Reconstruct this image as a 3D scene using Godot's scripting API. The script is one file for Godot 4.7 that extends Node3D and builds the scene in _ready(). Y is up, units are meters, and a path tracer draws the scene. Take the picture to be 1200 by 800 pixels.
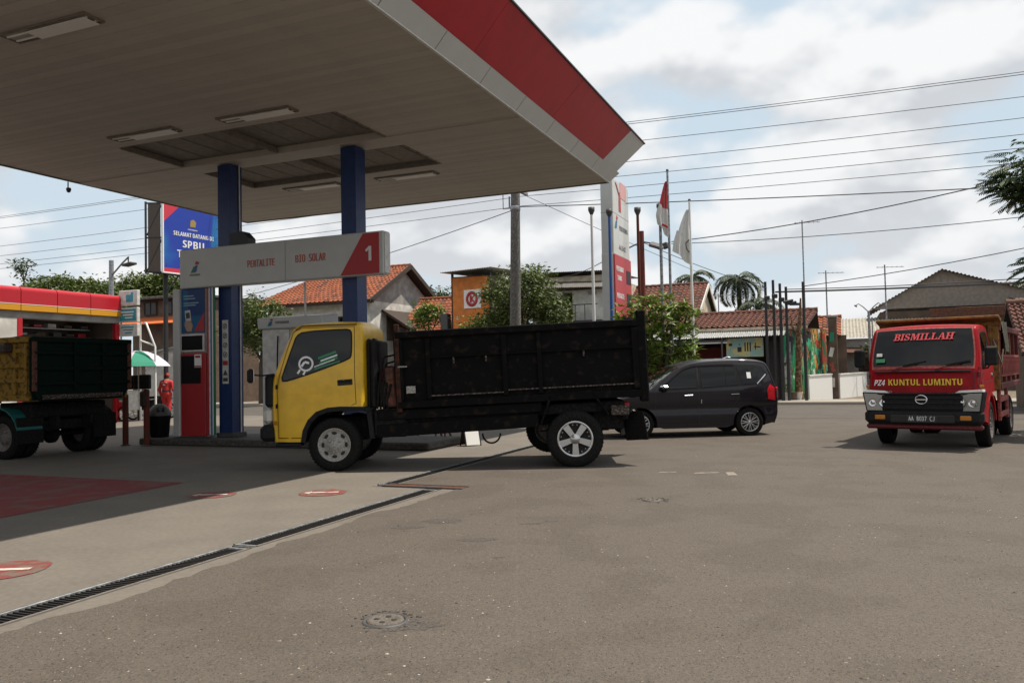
extends Node3D
# A fuel station forecourt. Station frame: a runs along the pump island and the street, b towards the viewer, h up.
const UA := Vector3(0.92388, 0, 0.382683)
const WA := Vector3(-0.382683, 0, 0.92388)
const ORI := Vector3(-6.3, 0, -18.35)
const YAW := -0.3926991
var M := {}
var rng := RandomNumberGenerator.new()
var used := {}
var fonts := {}

class G:
	var v := PackedVector3Array()
	var n := PackedVector3Array()
	var uv := PackedVector2Array()
	var c := PackedColorArray()
	var tint := Color(1, 1, 1)
	var tinted := false
	func tn(a: Vector3, b: Vector3, d: Vector3, na: Vector3, nb: Vector3, nd: Vector3, ua := Vector2.ZERO, ub := Vector2.ZERO, ud := Vector2.ZERO):
		if (d - a).cross(b - a).dot(na + nb + nd) < 0.0:
			var t = b; b = d; d = t
			t = nb; nb = nd; nd = t
			t = ub; ub = ud; ud = t
		v.append(a); v.append(b); v.append(d)
		n.append(na); n.append(nb); n.append(nd)
		uv.append(ua); uv.append(ub); uv.append(ud)
		if tinted:
			c.append(tint); c.append(tint); c.append(tint)
	func tri(a, b, d, toward := Vector3.ZERO):
		var m: Vector3 = (d - a).cross(b - a).normalized()
		if toward != Vector3.ZERO and m.dot(toward) < 0: m = -m
		tn(a, b, d, m, m, m)
	func quad(a: Vector3, b: Vector3, d: Vector3, e: Vector3, toward := Vector3.ZERO):
		var m: Vector3 = (e - a).cross(b - a)
		if m.length_squared() < 1e-14: m = (e - d).cross(b - d) * -1.0
		m = m.normalized()
		if toward != Vector3.ZERO and m.dot(toward) < 0: m = -m
		tn(a, b, d, m, m, m, Vector2(0, 1), Vector2(1, 1), Vector2(1, 0))
		tn(a, d, e, m, m, m, Vector2(0, 1), Vector2(1, 0), Vector2(0, 0))
	func quadn(a, b, d, e, na, nb, nd, ne):
		tn(a, b, d, na, nb, nd)
		tn(a, d, e, na, nd, ne)
	func box(ct: Vector3, s: Vector3, bs := Basis(), bev := 0.0):
		var h := s * 0.5
		if bev <= 0.0:
			for ax in 3:
				for sg in [-1.0, 1.0]:
					var q := []
					for k in [[-1, -1], [1, -1], [1, 1], [-1, 1]]:
						var p := Vector3.ZERO
						p[ax] = sg * h[ax]; p[(ax + 1) % 3] = k[0] * h[(ax + 1) % 3]; p[(ax + 2) % 3] = k[1] * h[(ax + 2) % 3]
						q.append(ct + bs * p)
					var o := Vector3.ZERO
					o[ax] = sg
					quad(q[0], q[1], q[2], q[3], bs * o)
			return
		bev = minf(bev, minf(h.x, minf(h.y, h.z)) * 0.95)
		for ax in 3:
			var a1 := (ax + 1) % 3
			var a2 := (ax + 2) % 3
			for sg in [-1.0, 1.0]:
				var q := []
				for k in [[-1, -1], [1, -1], [1, 1], [-1, 1]]:
					var p := Vector3.ZERO
					p[ax] = sg * h[ax]; p[a1] = k[0] * (h[a1] - bev); p[a2] = k[1] * (h[a2] - bev)
					q.append(ct + bs * p)
				var o := Vector3.ZERO
				o[ax] = sg
				quad(q[0], q[1], q[2], q[3], bs * o)
				for s2 in [-1.0, 1.0]:
					var e1 := Vector3.ZERO; var e2 := Vector3.ZERO; var e3 := Vector3.ZERO; var e4 := Vector3.ZERO
					e1[a1] = sg * h[a1]; e1[a2] = s2 * (h[a2] - bev); e1[ax] = h[ax] - bev
					e2 = e1; e2[ax] = -e1[ax]
					e3[a1] = sg * (h[a1] - bev); e3[a2] = s2 * h[a2]; e3[ax] = h[ax] - bev
					e4 = e3; e4[ax] = -e3[ax]
					var o2 := Vector3.ZERO
					o2[a1] = sg; o2[a2] = s2
					quad(ct + bs * e1, ct + bs * e2, ct + bs * e4, ct + bs * e3, bs * o2)
		for sx in [-1.0, 1.0]:
			for sy in [-1.0, 1.0]:
				for sz in [-1.0, 1.0]:
					var g := Vector3(sx, sy, sz)
					tri(ct + bs * (g * Vector3(h.x, h.y - bev, h.z - bev)), ct + bs * (g * Vector3(h.x - bev, h.y, h.z - bev)), ct + bs * (g * Vector3(h.x - bev, h.y - bev, h.z)), bs * g)
	func bar(p: Vector3, q: Vector3, wd: float, ht: float, up := Vector3.UP, bev := 0.0):
		var f := (q - p)
		var l := f.length()
		f = f / l
		if absf(f.dot(up)) > 0.98: up = Vector3(0, 0, 1)
		var r := f.cross(up).normalized()
		box((p + q) * 0.5, Vector3(wd, ht, l), Basis(r, r.cross(f).normalized(), -f), bev)
	func tube(path: Array, rad: Array, sides := 8, caps := true):
		var rings := []
		var nr := []
		var up := Vector3(0.13, 0.93, 0.34)
		for i in path.size():
			var t: Vector3 = (path[mini(i + 1, path.size() - 1)] - path[maxi(i - 1, 0)]).normalized()
			if i == 0 and absf(t.dot(up)) > 0.9: up = Vector3(1, 0.05, 0.1)
			var s := t.cross(up).normalized()
			var w := s.cross(t).normalized()
			up = w
			var ra := []
			var rn := []
			for k in sides:
				var a := TAU * k / sides
				var d := s * cos(a) + w * sin(a)
				ra.append(path[i] + d * rad[mini(i, rad.size() - 1)])
				rn.append(d)
			rings.append(ra); nr.append(rn)
		for i in path.size() - 1:
			for k in sides:
				var j := (k + 1) % sides
				quadn(rings[i][k], rings[i][j], rings[i + 1][j], rings[i + 1][k], nr[i][k], nr[i][j], nr[i + 1][j], nr[i + 1][k])
		if caps:
			for e in [0, path.size() - 1]:
				var o: Vector3 = path[e] - path[1 if e == 0 else e - 1]
				for k in range(1, sides - 1):
					tri(rings[e][0], rings[e][k], rings[e][k + 1], o)
	func cyl(p: Vector3, q: Vector3, r: float, sides := 12, r2 := -1.0):
		tube([p, q], [r, r if r2 < 0 else r2], sides)
	# profile: Vector2(radius, along the axis); smooth inside each run, a repeated point makes a crease
	func lathe(prof: Array, xf := Transform3D(), sides := 24, arc := TAU):
		for i in prof.size() - 1:
			var p: Vector2 = prof[i]
			var q: Vector2 = prof[i + 1]
			if p.distance_to(q) < 1e-6: continue
			var m := Vector2(q.y - p.y, p.x - q.x).normalized()
			var mp := m
			var mq := m
			if i > 0 and prof[i - 1].distance_to(p) > 1e-6:
				var pr: Vector2 = prof[i - 1]
				mp = (m + Vector2(p.y - pr.y, pr.x - p.x).normalized()).normalized()
			if i + 2 < prof.size() and prof[i + 2].distance_to(q) > 1e-6:
				var nx: Vector2 = prof[i + 2]
				mq = (m + Vector2(nx.y - q.y, q.x - nx.x).normalized()).normalized()
			for k in sides:
				var a := arc * k / sides
				var b := arc * (k + 1) / sides
				var ca := cos(a); var sa := sin(a); var cb := cos(b); var sb := sin(b)
				var A := xf * Vector3(p.x * ca, p.y, p.x * sa)
				var B := xf * Vector3(p.x * cb, p.y, p.x * sb)
				var D := xf * Vector3(q.x * cb, q.y, q.x * sb)
				var E := xf * Vector3(q.x * ca, q.y, q.x * sa)
				var nA := (xf.basis * Vector3(mp.x * ca, mp.y, mp.x * sa)).normalized()
				var nB := (xf.basis * Vector3(mp.x * cb, mp.y, mp.x * sb)).normalized()
				var nD := (xf.basis * Vector3(mq.x * cb, mq.y, mq.x * sb)).normalized()
				var nE := (xf.basis * Vector3(mq.x * ca, mq.y, mq.x * sa)).normalized()
				if p.x > 1e-6: tn(A, B, D, nA, nB, nD)
				if q.x > 1e-6: tn(A, D, E, nA, nD, nE)
	# a flat outline in x, y pushed from z0 to z1
	func prism(poly: PackedVector2Array, z0: float, z1: float, xf := Transform3D()):
		var ix := Geometry2D.triangulate_polygon(poly)
		for z in [z0, z1]:
			var o := xf.basis * Vector3(0, 0, 1 if z == maxf(z0, z1) else -1)
			for i in range(0, ix.size(), 3):
				tri(xf * Vector3(poly[ix[i]].x, poly[ix[i]].y, z), xf * Vector3(poly[ix[i + 1]].x, poly[ix[i + 1]].y, z), xf * Vector3(poly[ix[i + 2]].x, poly[ix[i + 2]].y, z), o)
		var cw := Geometry2D.is_polygon_clockwise(poly)
		for i in poly.size():
			var p := poly[i]
			var q := poly[(i + 1) % poly.size()]
			var m := Vector2(q.y - p.y, p.x - q.x) * (-1.0 if cw else 1.0)
			quad(xf * Vector3(p.x, p.y, z0), xf * Vector3(q.x, q.y, z0), xf * Vector3(q.x, q.y, z1), xf * Vector3(p.x, p.y, z1), xf.basis * Vector3(m.x, m.y, 0))
	# four corners in one plane with a thickness behind them
	func slab(a: Vector3, b: Vector3, d: Vector3, e: Vector3, face: Vector3, th: float):
		var m := (d - a).cross(e - b).normalized()
		if m.dot(face) < 0: m = -m
		var k := m * th
		quad(a, b, d, e, m)
		quad(a - k, b - k, d - k, e - k, -m)
		var ct := (a + b + d + e) * 0.25
		var ps := [a, b, d, e]
		for i in 4:
			var p: Vector3 = ps[i]
			var q: Vector3 = ps[(i + 1) % 4]
			quad(p, q, q - k, p - k, (p + q) * 0.5 - ct)
	func mesh() -> ArrayMesh:
		var am := ArrayMesh.new()
		if v.is_empty(): return am
		var ar := []
		ar.resize(Mesh.ARRAY_MAX)
		ar[Mesh.ARRAY_VERTEX] = v
		ar[Mesh.ARRAY_NORMAL] = n
		ar[Mesh.ARRAY_TEX_UV] = uv
		if tinted: ar[Mesh.ARRAY_COLOR] = c
		am.add_surface_from_arrays(Mesh.PRIMITIVE_TRIANGLES, ar)
		return am

func S(a: float, h: float, b: float) -> Vector3:
	return ORI + UA * a + WA * b + Vector3(0, h, 0)
func numbered(nm: String) -> String:
	if not used.has(nm):
		used[nm] = 0
		return nm
	used[nm] += 1
	return "%s_%03d" % [nm, used[nm]]
func tag(o: Node, label: String, category: String, group := ""):
	o.set_meta("label", label)
	o.set_meta("category", category)
	if group != "": o.set_meta("group", group)
	return o
func thing(nm: String, label: String, category: String, at := Vector3.ZERO, yaw := 0.0, group := "") -> Node3D:
	var o := Node3D.new()
	o.name = numbered(nm)
	add_child(o)
	o.position = at
	o.rotation.y = yaw
	tag(o, label, category, group)
	return o
func part(parent: Node, nm: String, g, mat: Material) -> MeshInstance3D:
	var o := MeshInstance3D.new()
	o.mesh = g.mesh() if g is G else g
	o.material_override = mat
	o.name = nm if parent != self else numbered(nm)
	parent.add_child(o, true)
	return o
func structure(nm: String, g, mat: Material) -> MeshInstance3D:
	var o := part(self, nm, g, mat)
	o.set_meta("kind", "structure")
	return o
func group_part(parent: Node, nm: String, at := Vector3.ZERO) -> Node3D:
	var o := Node3D.new()
	o.name = nm
	parent.add_child(o, true)
	o.position = at
	return o
func copy_of(o: Node3D, nm: String, label: String, at: Vector3, yaw: float) -> Node3D:
	var k: Node3D = o.duplicate()
	k.name = numbered(nm)
	add_child(k)
	k.position = at
	k.rotation.y = yaw
	k.set_meta("label", label)
	return k
# lettering of real thickness, fitted to a width and a height, facing +z of xf
func text(parent: Node, s: String, w: float, h: float, mat: Material, xf: Transform3D, face := "Droid Sans", depth := 0.012, nm := "lettering", italic := false) -> MeshInstance3D:
	var key := face + ("i" if italic else "")
	if not fonts.has(key):
		var f := SystemFont.new()
		f.font_names = PackedStringArray([face])
		f.font_weight = 700
		f.font_italic = italic
		fonts[key] = f
	var t := TextMesh.new()
	t.font = fonts[key]
	t.text = s
	t.font_size = 48
	t.pixel_size = 0.01
	t.depth = 0.1
	t.curve_step = 2.0
	var ab := t.get_aabb()
	var sx := w / maxf(ab.size.x, 0.001)
	var sy := h / maxf(ab.size.y, 0.001)
	var o := MeshInstance3D.new()
	o.mesh = t
	o.material_override = mat
	o.name = nm
	parent.add_child(o, true)
	var ct := ab.position + ab.size * 0.5
	var shear := 0.22 if italic else 0.0
	var bs := Basis(Vector3(sx, 0, 0), Vector3(shear * sy, sy, 0), Vector3(0, 0, depth / 0.1))
	o.transform = xf * Transform3D(bs, -(bs * ct) + Vector3(0, 0, depth * 0.5))
	return o
func lin(r: float, g: float, b: float) -> Color:
	return Color(r, g, b).linear_to_srgb()
func mat(nm: String, col: Color, rough := 0.8, metal := 0.0, tex: Texture2D = null, scale := 1.0, world := false) -> StandardMaterial3D:
	var m := StandardMaterial3D.new()
	m.albedo_color = col
	m.roughness = rough
	m.metallic = metal
	if tex:
		m.albedo_texture = tex
		m.uv1_triplanar = true
		m.uv1_world_triplanar = world
		m.uv1_scale = Vector3.ONE * scale
	m.resource_name = nm
	M[nm] = m
	return m
# grey variation between lo and hi, for dirt and wear
func grunge(seed_: int, freq: float, lo: float, hi: float, px := 256, contrast := 1.0, type := FastNoiseLite.TYPE_SIMPLEX_SMOOTH) -> ImageTexture:
	var f := FastNoiseLite.new()
	f.seed = seed_
	f.noise_type = type
	f.frequency = freq
	f.fractal_octaves = 5
	var im := f.get_seamless_image(px, px)
	im.convert(Image.FORMAT_RGB8)
	var d := im.get_data()
	for i in d.size():
		var t := clampf((d[i] / 255.0 - 0.5) * contrast + 0.5, 0, 1)
		d[i] = int(255.0 * lerpf(lo, hi, t))
	return ImageTexture.create_from_image(Image.create_from_data(px, px, false, Image.FORMAT_RGB8, d))
func two_tone(seed_: int, freq: float, ca: Color, cb: Color, lo: float, hi: float, px := 256, speck := 0.08) -> ImageTexture:
	var f := FastNoiseLite.new()
	f.seed = seed_
	f.frequency = freq
	f.fractal_octaves = 5
	var im := f.get_seamless_image(px, px)
	im.convert(Image.FORMAT_L8)
	var d := im.get_data()
	var o := PackedByteArray()
	o.resize(px * px * 3)
	for i in d.size():
		var c := ca.lerp(cb, smoothstep(lo, hi, d[i] / 255.0))
		var k := 1.0 + (rng.randf() - 0.5) * 2.0 * speck
		o[i * 3] = int(clampf(c.r * k, 0, 1) * 255); o[i * 3 + 1] = int(clampf(c.g * k, 0, 1) * 255); o[i * 3 + 2] = int(clampf(c.b * k, 0, 1) * 255)
	return ImageTexture.create_from_image(Image.create_from_data(px, px, false, Image.FORMAT_RGB8, o))
func _ready():
	rng.seed = 20240611
	setup_view()
	setup_materials()
	build_ground()
	build_canopy()
	build_island()
	build_yellow_truck()
	build_red_truck()
	build_green_truck()
	build_car()
	build_left_side()
	build_street_row()
	build_right_side()
	build_poles_and_wires()
	build_plants()
	build_people()
	build_small_things()

func setup_view():
	var cam := Camera3D.new()
	cam.name = "camera"
	cam.position = Vector3(0, 1.5, 0)
	cam.rotation_degrees = Vector3(2.0497, 0, -1.2)
	cam.fov = 45.66
	cam.far = 1500.0
	add_child(cam)
	cam.current = true
	var env := Environment.new()
	env.background_mode = Environment.BG_SKY
	var sky := Sky.new()
	var sm := PanoramaSkyMaterial.new()
	sm.panorama = ImageTexture.create_from_image(sky_picture())
	sky.sky_material = sm
	env.sky = sky
	env.tonemap_mode = Environment.TONE_MAPPER_LINEAR
	env.tonemap_exposure = 1.12
	env.sdfgi_enabled = true
	env.ssao_enabled = true
	env.ssil_enabled = true
	var we := WorldEnvironment.new()
	we.name = "world_environment"
	we.environment = env
	add_child(we)
	var sun := DirectionalLight3D.new()
	sun.name = "sun"
	sun.light_energy = 1.6
	sun.light_color = Color(1.0, 0.96, 0.90)
	sun.light_angular_distance = 0.6
	sun.shadow_enabled = true
	add_child(sun)
	sun.look_at_from_position(Vector3(0, 30, 0), Vector3(0, 30, 0) + Vector3(-0.41, -1.0, 0.05), Vector3(0, 0, -1))

# broken cumulus over pale blue, the same kind of sky all round
func sky_picture() -> Image:
	var W := 2048
	var H := 1024
	var f := FastNoiseLite.new()
	f.seed = 11
	f.frequency = 0.62
	f.fractal_octaves = 7
	f.fractal_gain = 0.54
	var f2 := FastNoiseLite.new()
	f2.seed = 45
	f2.frequency = 0.30
	f2.fractal_octaves = 4
	var o := PackedFloat32Array()
	o.resize(W * H * 3)
	# where the photograph shows heaps of cloud and gaps: azimuth, elevation (radians), radius, amount
	var spots := []
	for s in [[800, 70, 100, 0.55], [725, 10, 60, 0.35], [1000, 100, 80, 0.5], [935, 20, 70, -0.6], [670, 110, 70, -0.55], [1150, 50, 90, 0.4], [1060, 190, 130, 0.4], [600, 300, 90, 0.5], [880, 290, 130, 0.35], [500, 270, 60, -0.5], [740, 180, 60, 0.25], [60, 250, 150, 0.45], [170, 300, 60, -0.3], [1120, 300, 90, 0.15], [640, 240, 50, -0.4]]:
		spots.append([atan((s[0] - 600.0) / 950.0), (434.0 - s[1]) / 950.0, s[2] / 950.0, s[3]])
	for j in H:
		var el := (0.5 - (j + 0.5) / H) * PI
		var e := maxf(el, 0.0)
		for i in W:
			var az := ((i + 0.5) / W - 0.5) * TAU
			var k := (j * W + i) * 3
			if el < -0.06:
				o[k] = 0.30; o[k + 1] = 0.29; o[k + 2] = 0.27
				continue
			var d := cloud_at(f, az, e) + 0.17
			var up := cloud_at(f, az - 0.015, e + 0.035) + 0.17
			var add := 0.0
			if absf(az) < 0.75 and e < 0.6:
				for s in spots:
					var q: float = ((az - s[0]) * (az - s[0]) + (e - s[1]) * (e - s[1]) * 1.6) / (s[2] * s[2])
					if q < 6.0: add += s[3] * 0.5 * exp(-q)
			d += add
			up += add
			var ce := cos(e)
			var g := f2.get_noise_3dv(Vector3(sin(az) * ce, sin(e) * 2.0, -cos(az) * ce) * 3.0)
			var cov := smoothstep(-0.16, 0.14, d)
			var lit := clampf(0.69 + (d - up) * 2.7 - smoothstep(0.1, 0.5, up) * 0.35 - smoothstep(-0.1, 0.4, g) * 0.28, 0.0, 1.0)
			var lo := exp(-e * 6.0)
			var blue := Color(0.53, 0.645, 0.75).lerp(Color(0.60, 0.67, 0.71), lo)
			var cl := Color(0.55, 0.575, 0.61).lerp(Color(0.85, 0.855, 0.86), lit).lerp(Color(0.72, 0.745, 0.765), lo * 0.6)
			var col := blue.lerp(cl, cov)
			o[k] = col.r; o[k + 1] = col.g; o[k + 2] = col.b
	return Image.create_from_data(W, H, false, Image.FORMAT_RGBF, o.to_byte_array())
func cloud_at(f: FastNoiseLite, az: float, e: float) -> float:
	var ce := cos(e)
	var y := sin(e)
	var q := 2.6 / (y + 0.42)
	return f.get_noise_3d(sin(az) * ce * q, y * 3.8, -cos(az) * ce * q)

func setup_materials():
	# paving
	var fine := FastNoiseLite.new()
	fine.seed = 5
	fine.frequency = 0.09
	fine.fractal_octaves = 4
	var im := fine.get_seamless_image(1024, 1024)
	im.convert(Image.FORMAT_L8)
	var d := im.get_data()
	var px := PackedByteArray()
	px.resize(1024 * 1024 * 3)
	for i in d.size():
		var t := 0.80 + (d[i] / 255.0 - 0.5) * 0.16 + (rng.randf() - 0.5) * 0.16
		px[i * 3] = int(clampf(t, 0, 1) * 255); px[i * 3 + 1] = int(clampf(t * 0.985, 0, 1) * 255); px[i * 3 + 2] = int(clampf(t * 0.965, 0, 1) * 255)
	var asp := Image.create_from_data(1024, 1024, false, Image.FORMAT_RGB8, px)
	for i in 42000:
		var x := rng.randi_range(1, 1020)
		var y := rng.randi_range(1, 1020)
		var t := rng.randf()
		var c := Color(0.45, 0.43, 0.41) if t < 0.5 else (Color(0.93, 0.91, 0.87) if t < 0.72 else Color(0.68, 0.63, 0.58))
		asp.fill_rect(Rect2i(x, y, rng.randi_range(1, 3), rng.randi_range(1, 2)), c.lerp(Color(0.8, 0.79, 0.77), rng.randf() * 0.6))
	# coarser stones showing in the worn surface, thicker in some patches than in others
	for i in 15000:
		var x := rng.randi_range(1, 1016)
		var y := rng.randi_range(1, 1016)
		if d[y * 1024 + x] < 108 + rng.randi_range(-25, 25): continue
		var t := rng.randf()
		var c := Color(0.40, 0.38, 0.36) if t < 0.55 else (Color(0.90, 0.88, 0.84) if t < 0.68 else Color(0.64, 0.58, 0.52))
		var s := rng.randi_range(2, 4)
		c = c.lerp(Color(0.8, 0.79, 0.77), 0.25 + rng.randf() * 0.5)
		asp.fill_rect(Rect2i(x, y, s, rng.randi_range(1, 3)), c)
		asp.fill_rect(Rect2i(x + 1, y - 1, maxi(1, s - 2), 4), c)
	var asp_tex := ImageTexture.create_from_image(asp)
	var bump := asp.duplicate()
	bump.convert(Image.FORMAT_RGBA8)
	bump.bump_map_to_normal_map(3.0)
	var asp_n := ImageTexture.create_from_image(bump)
	var blotch := two_tone(31, 0.016, Color(1, 1, 1), Color(0.945, 0.94, 0.935), 0.44, 0.66, 512, 0.04)
	var a := mat("asphalt", lin(0.158, 0.138, 0.118), 0.93, 0.0, asp_tex, 0.36, true)
	a.normal_enabled = true
	a.normal_texture = asp_n
	a.normal_scale = 0.35
	for m in [a]:
		m.detail_enabled = true
		m.detail_blend_mode = BaseMaterial3D.BLEND_MODE_MUL
		m.detail_albedo = blotch
		m.detail_uv_layer = BaseMaterial3D.DETAIL_UV_2
		m.uv2_triplanar = true
		m.uv2_world_triplanar = true
		m.uv2_scale = Vector3.ONE * 0.10
	var r := a.duplicate()
	r.albedo_color = lin(0.145, 0.13, 0.118)
	M["road"] = r
	var ct := grunge(8, 0.06, 0.92, 1.0, 512, 1.6)
	var cm := mat("concrete", lin(0.172, 0.153, 0.129), 0.85, 0.0, ct, 0.45, true)
	cm.detail_enabled = true
	cm.detail_blend_mode = BaseMaterial3D.BLEND_MODE_MUL
	cm.detail_albedo = grunge(77, 0.012, 0.93, 1.0, 512, 1.8)
	cm.detail_uv_layer = BaseMaterial3D.DETAIL_UV_2
	cm.uv2_triplanar = true
	cm.uv2_world_triplanar = true
	cm.uv2_scale = Vector3.ONE * 0.13
	mat("dirt", lin(0.20, 0.16, 0.115), 0.95, 0.0, grunge(9, 0.04, 0.7, 1.0, 256, 1.6), 0.4, true)
	mat("pavement", lin(0.33, 0.30, 0.25), 0.9, 0.0, ct, 0.6, true)
	mat("dark_hole", lin(0.03, 0.027, 0.024), 0.95)
	mat("channel_concrete", lin(0.16, 0.14, 0.115), 0.95, 0.0, ct, 0.9)
	var rp := mat("red_paint", Color(1, 1, 1), 0.8, 0.0, two_tone(3, 0.02, Color(0.47, 0.23, 0.215), Color(0.41, 0.35, 0.31), 0.38, 0.68, 512), 0.5, true)
	mat("red_paint_dark", Color(1, 1, 1), 0.85, 0.0, two_tone(13, 0.015, Color(0.46, 0.14, 0.145), Color(0.42, 0.26, 0.24), 0.40, 0.75, 512, 0.03), 0.22, true)
	mat("white_paint_worn", Color(1, 1, 1), 0.8, 0.0, two_tone(4, 0.03, Color(0.78, 0.74, 0.70), Color(0.62, 0.50, 0.45), 0.5, 0.8), 0.7, true)
	mat("faint_paint", Color(1, 1, 1), 0.9, 0.0, two_tone(14, 0.04, Color(0.55, 0.52, 0.47), Color(0.46, 0.43, 0.39), 0.35, 0.65), 0.8, true)
	# shared dirt
	var gr := grunge(21, 0.03, 0.88, 1.0, 256, 1.5)
	var gr2 := grunge(22, 0.05, 0.68, 1.0, 256, 1.8)
	var streak := grunge(23, 0.02, 0.84, 1.0, 256, 1.6)
	M["t_gr"] = gr
	M["t_gr2"] = gr2
	for k in 3:
		mat("plank%d" % k, lin(0.46, 0.425, 0.385) * [1.0, 0.975, 1.02][k], 0.6, 0.0, grunge(26, 0.02, 0.95, 1.0), 0.3)
	mat("hatch", lin(0.21, 0.18, 0.155), 0.7, 0.0, gr, 0.7)
	mat("fascia_white", lin(0.56, 0.57, 0.555), 0.4, 0.0, grunge(25, 0.02, 0.95, 1.0), 0.35)
	mat("fascia_red", lin(0.46, 0.012, 0.022), 0.42, 0.0, grunge(24, 0.02, 0.86, 1.0), 0.3)
	mat("black_trim", lin(0.02, 0.02, 0.022), 0.5)
	mat("col_blue", lin(0.013, 0.038, 0.15), 0.4, 0.0, gr, 0.5)
	mat("white", lin(0.68, 0.67, 0.64), 0.5, 0.0, gr, 0.6)
	mat("white_clean", lin(0.78, 0.78, 0.76), 0.45)
	mat("grey", lin(0.30, 0.30, 0.30), 0.6, 0.0, gr, 0.8)
	mat("dark_grey", lin(0.07, 0.07, 0.072), 0.6, 0.0, gr, 0.9)
	mat("steel", lin(0.35, 0.35, 0.36), 0.42, 0.85, gr, 1.5)
	mat("galv", lin(0.42, 0.44, 0.46), 0.5, 0.5, gr2, 0.9)
	mat("rust", Color(1, 1, 1), 0.85, 0.1, two_tone(6, 0.03, Color(0.40, 0.24, 0.17), Color(0.27, 0.19, 0.16), 0.35, 0.7), 1.2)
	mat("sign_red", lin(0.42, 0.025, 0.03), 0.45)
	mat("sign_green", lin(0.02, 0.18, 0.08), 0.45)
	mat("sign_blue", lin(0.02, 0.10, 0.36), 0.45)
	mat("letter_orange", lin(0.50, 0.08, 0.03), 0.5)
	mat("letter_grey", lin(0.22, 0.22, 0.23), 0.5)
	mat("poster_blue", Color(1, 1, 1), 0.35, 0.0, two_tone(41, 0.006, Color(0.06, 0.22, 0.44), Color(0.10, 0.36, 0.55), 0.3, 0.7, 128, 0.02), 0.5)
	mat("glass_dark", lin(0.004, 0.0045, 0.005), 0.04).metallic_specular = 0.42
	mat("screen_dark", lin(0.015, 0.016, 0.018), 0.35).metallic_specular = 0.2
	mat("rubber", lin(0.022, 0.021, 0.02), 0.85, 0.0, gr2, 2.0)
	mat("black_plastic", lin(0.022, 0.022, 0.023), 0.55, 0.0, gr, 1.5)
	mat("chrome", lin(0.62, 0.62, 0.63), 0.16, 1.0)
	mat("alloy", lin(0.55, 0.55, 0.55), 0.3, 0.9)
	mat("hub_white", lin(0.46, 0.44, 0.40), 0.6, 0.0, gr2, 2.5)
	mat("chassis", lin(0.022, 0.021, 0.021), 0.8, 0.0, gr2, 1.2)
	var y := mat("truck_yellow", lin(0.78, 0.46, 0.010), 0.42, 0.0, grunge(61, 0.02, 0.88, 1.0), 0.6)
	y.clearcoat_enabled = true
	y.clearcoat = 0.35
	y.clearcoat_roughness = 0.2
	mat("seam", lin(0.10, 0.055, 0.01), 0.7)
	mat("seam_red", lin(0.08, 0.012, 0.012), 0.7)
	mat("bed_black", Color(1, 1, 1), 0.75, 0.1, two_tone(62, 0.02, Color(0.075, 0.072, 0.072), Color(0.15, 0.125, 0.11), 0.58, 0.9), 0.8)
	mat("bed_edge", Color(1, 1, 1), 0.7, 0.2, two_tone(63, 0.05, Color(0.16, 0.14, 0.13), Color(0.46, 0.40, 0.36), 0.45, 0.75), 1.6)
	var rd := mat("truck_red", lin(0.33, 0.006, 0.011), 0.45, 0.0, grunge(64, 0.02, 0.82, 1.0), 0.7)
	rd.clearcoat_enabled = true
	rd.clearcoat = 0.12
	rd.metallic_specular = 0.2
	rd.clearcoat_roughness = 0.15
	mat("faded_red", lin(0.42, 0.09, 0.075), 0.7, 0.0, gr2, 1.0)
	mat("bed_ochre", Color(1, 1, 1), 0.75, 0.0, two_tone(65, 0.03, Color(0.50, 0.36, 0.13), Color(0.36, 0.24, 0.15), 0.45, 0.72), 0.9)
	mat("bed_cream", Color(1, 1, 1), 0.75, 0.0, two_tone(66, 0.03, Color(0.55, 0.43, 0.20), Color(0.36, 0.29, 0.18), 0.5, 0.78), 0.9)
	mat("bed_green", Color(1, 1, 1), 0.75, 0.0, two_tone(67, 0.03, Color(0.035, 0.12, 0.095), Color(0.11, 0.10, 0.085), 0.5, 0.8), 0.9)
	mat("teal", lin(0.012, 0.13, 0.12), 0.5, 0.0, gr, 1.0)
	var cp := mat("car_grey", lin(0.017, 0.015, 0.020), 0.42, 0.0)
	cp.metallic_specular = 0.25
	cp.clearcoat_enabled = true
	cp.clearcoat = 0.55
	cp.clearcoat_roughness = 0.03
	mat("tail_red", lin(0.55, 0.015, 0.025), 0.15)
	mat("lamp_clear", lin(0.55, 0.55, 0.52), 0.08, 0.3)
	mat("amber", lin(0.45, 0.16, 0.01), 0.2)
	mat("letter_white", lin(0.75, 0.75, 0.74), 0.5)
	mat("letter_pink", lin(0.80, 0.10, 0.11), 0.5)
	mat("letter_yellow", lin(0.72, 0.50, 0.04), 0.5)
	for k in ["bed_black", "chassis", "rubber", "bed_green", "bed_cream", "black_plastic"]:
		if M.has(k): M[k].metallic_specular = 0.2
	mat("tarp", lin(0.27, 0.245, 0.18), 0.9, 0.0, gr2, 1.2)
	# buildings
	mat("plaster_white", lin(0.70, 0.68, 0.63), 0.85, 0.0, streak, 0.3)
	mat("plaster_grey", lin(0.34, 0.33, 0.31), 0.9, 0.0, streak, 0.3)
	mat("plaster_cream", lin(0.58, 0.50, 0.38), 0.85, 0.0, streak, 0.35)
	mat("plaster_orange", lin(0.68, 0.21, 0.03), 0.6, 0.0, gr, 0.3)
	mat("plaster_brown", lin(0.13, 0.09, 0.065), 0.85, 0.0, streak, 0.3)
	mat("metal_roof", lin(0.16, 0.15, 0.14), 0.6, 0.3, gr2, 0.4)
	mat("metal_sheet", lin(0.55, 0.56, 0.56), 0.45, 0.4, gr2, 0.5)
	mat("asbestos", lin(0.215, 0.185, 0.158), 0.9, 0.0, gr, 0.5)
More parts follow.
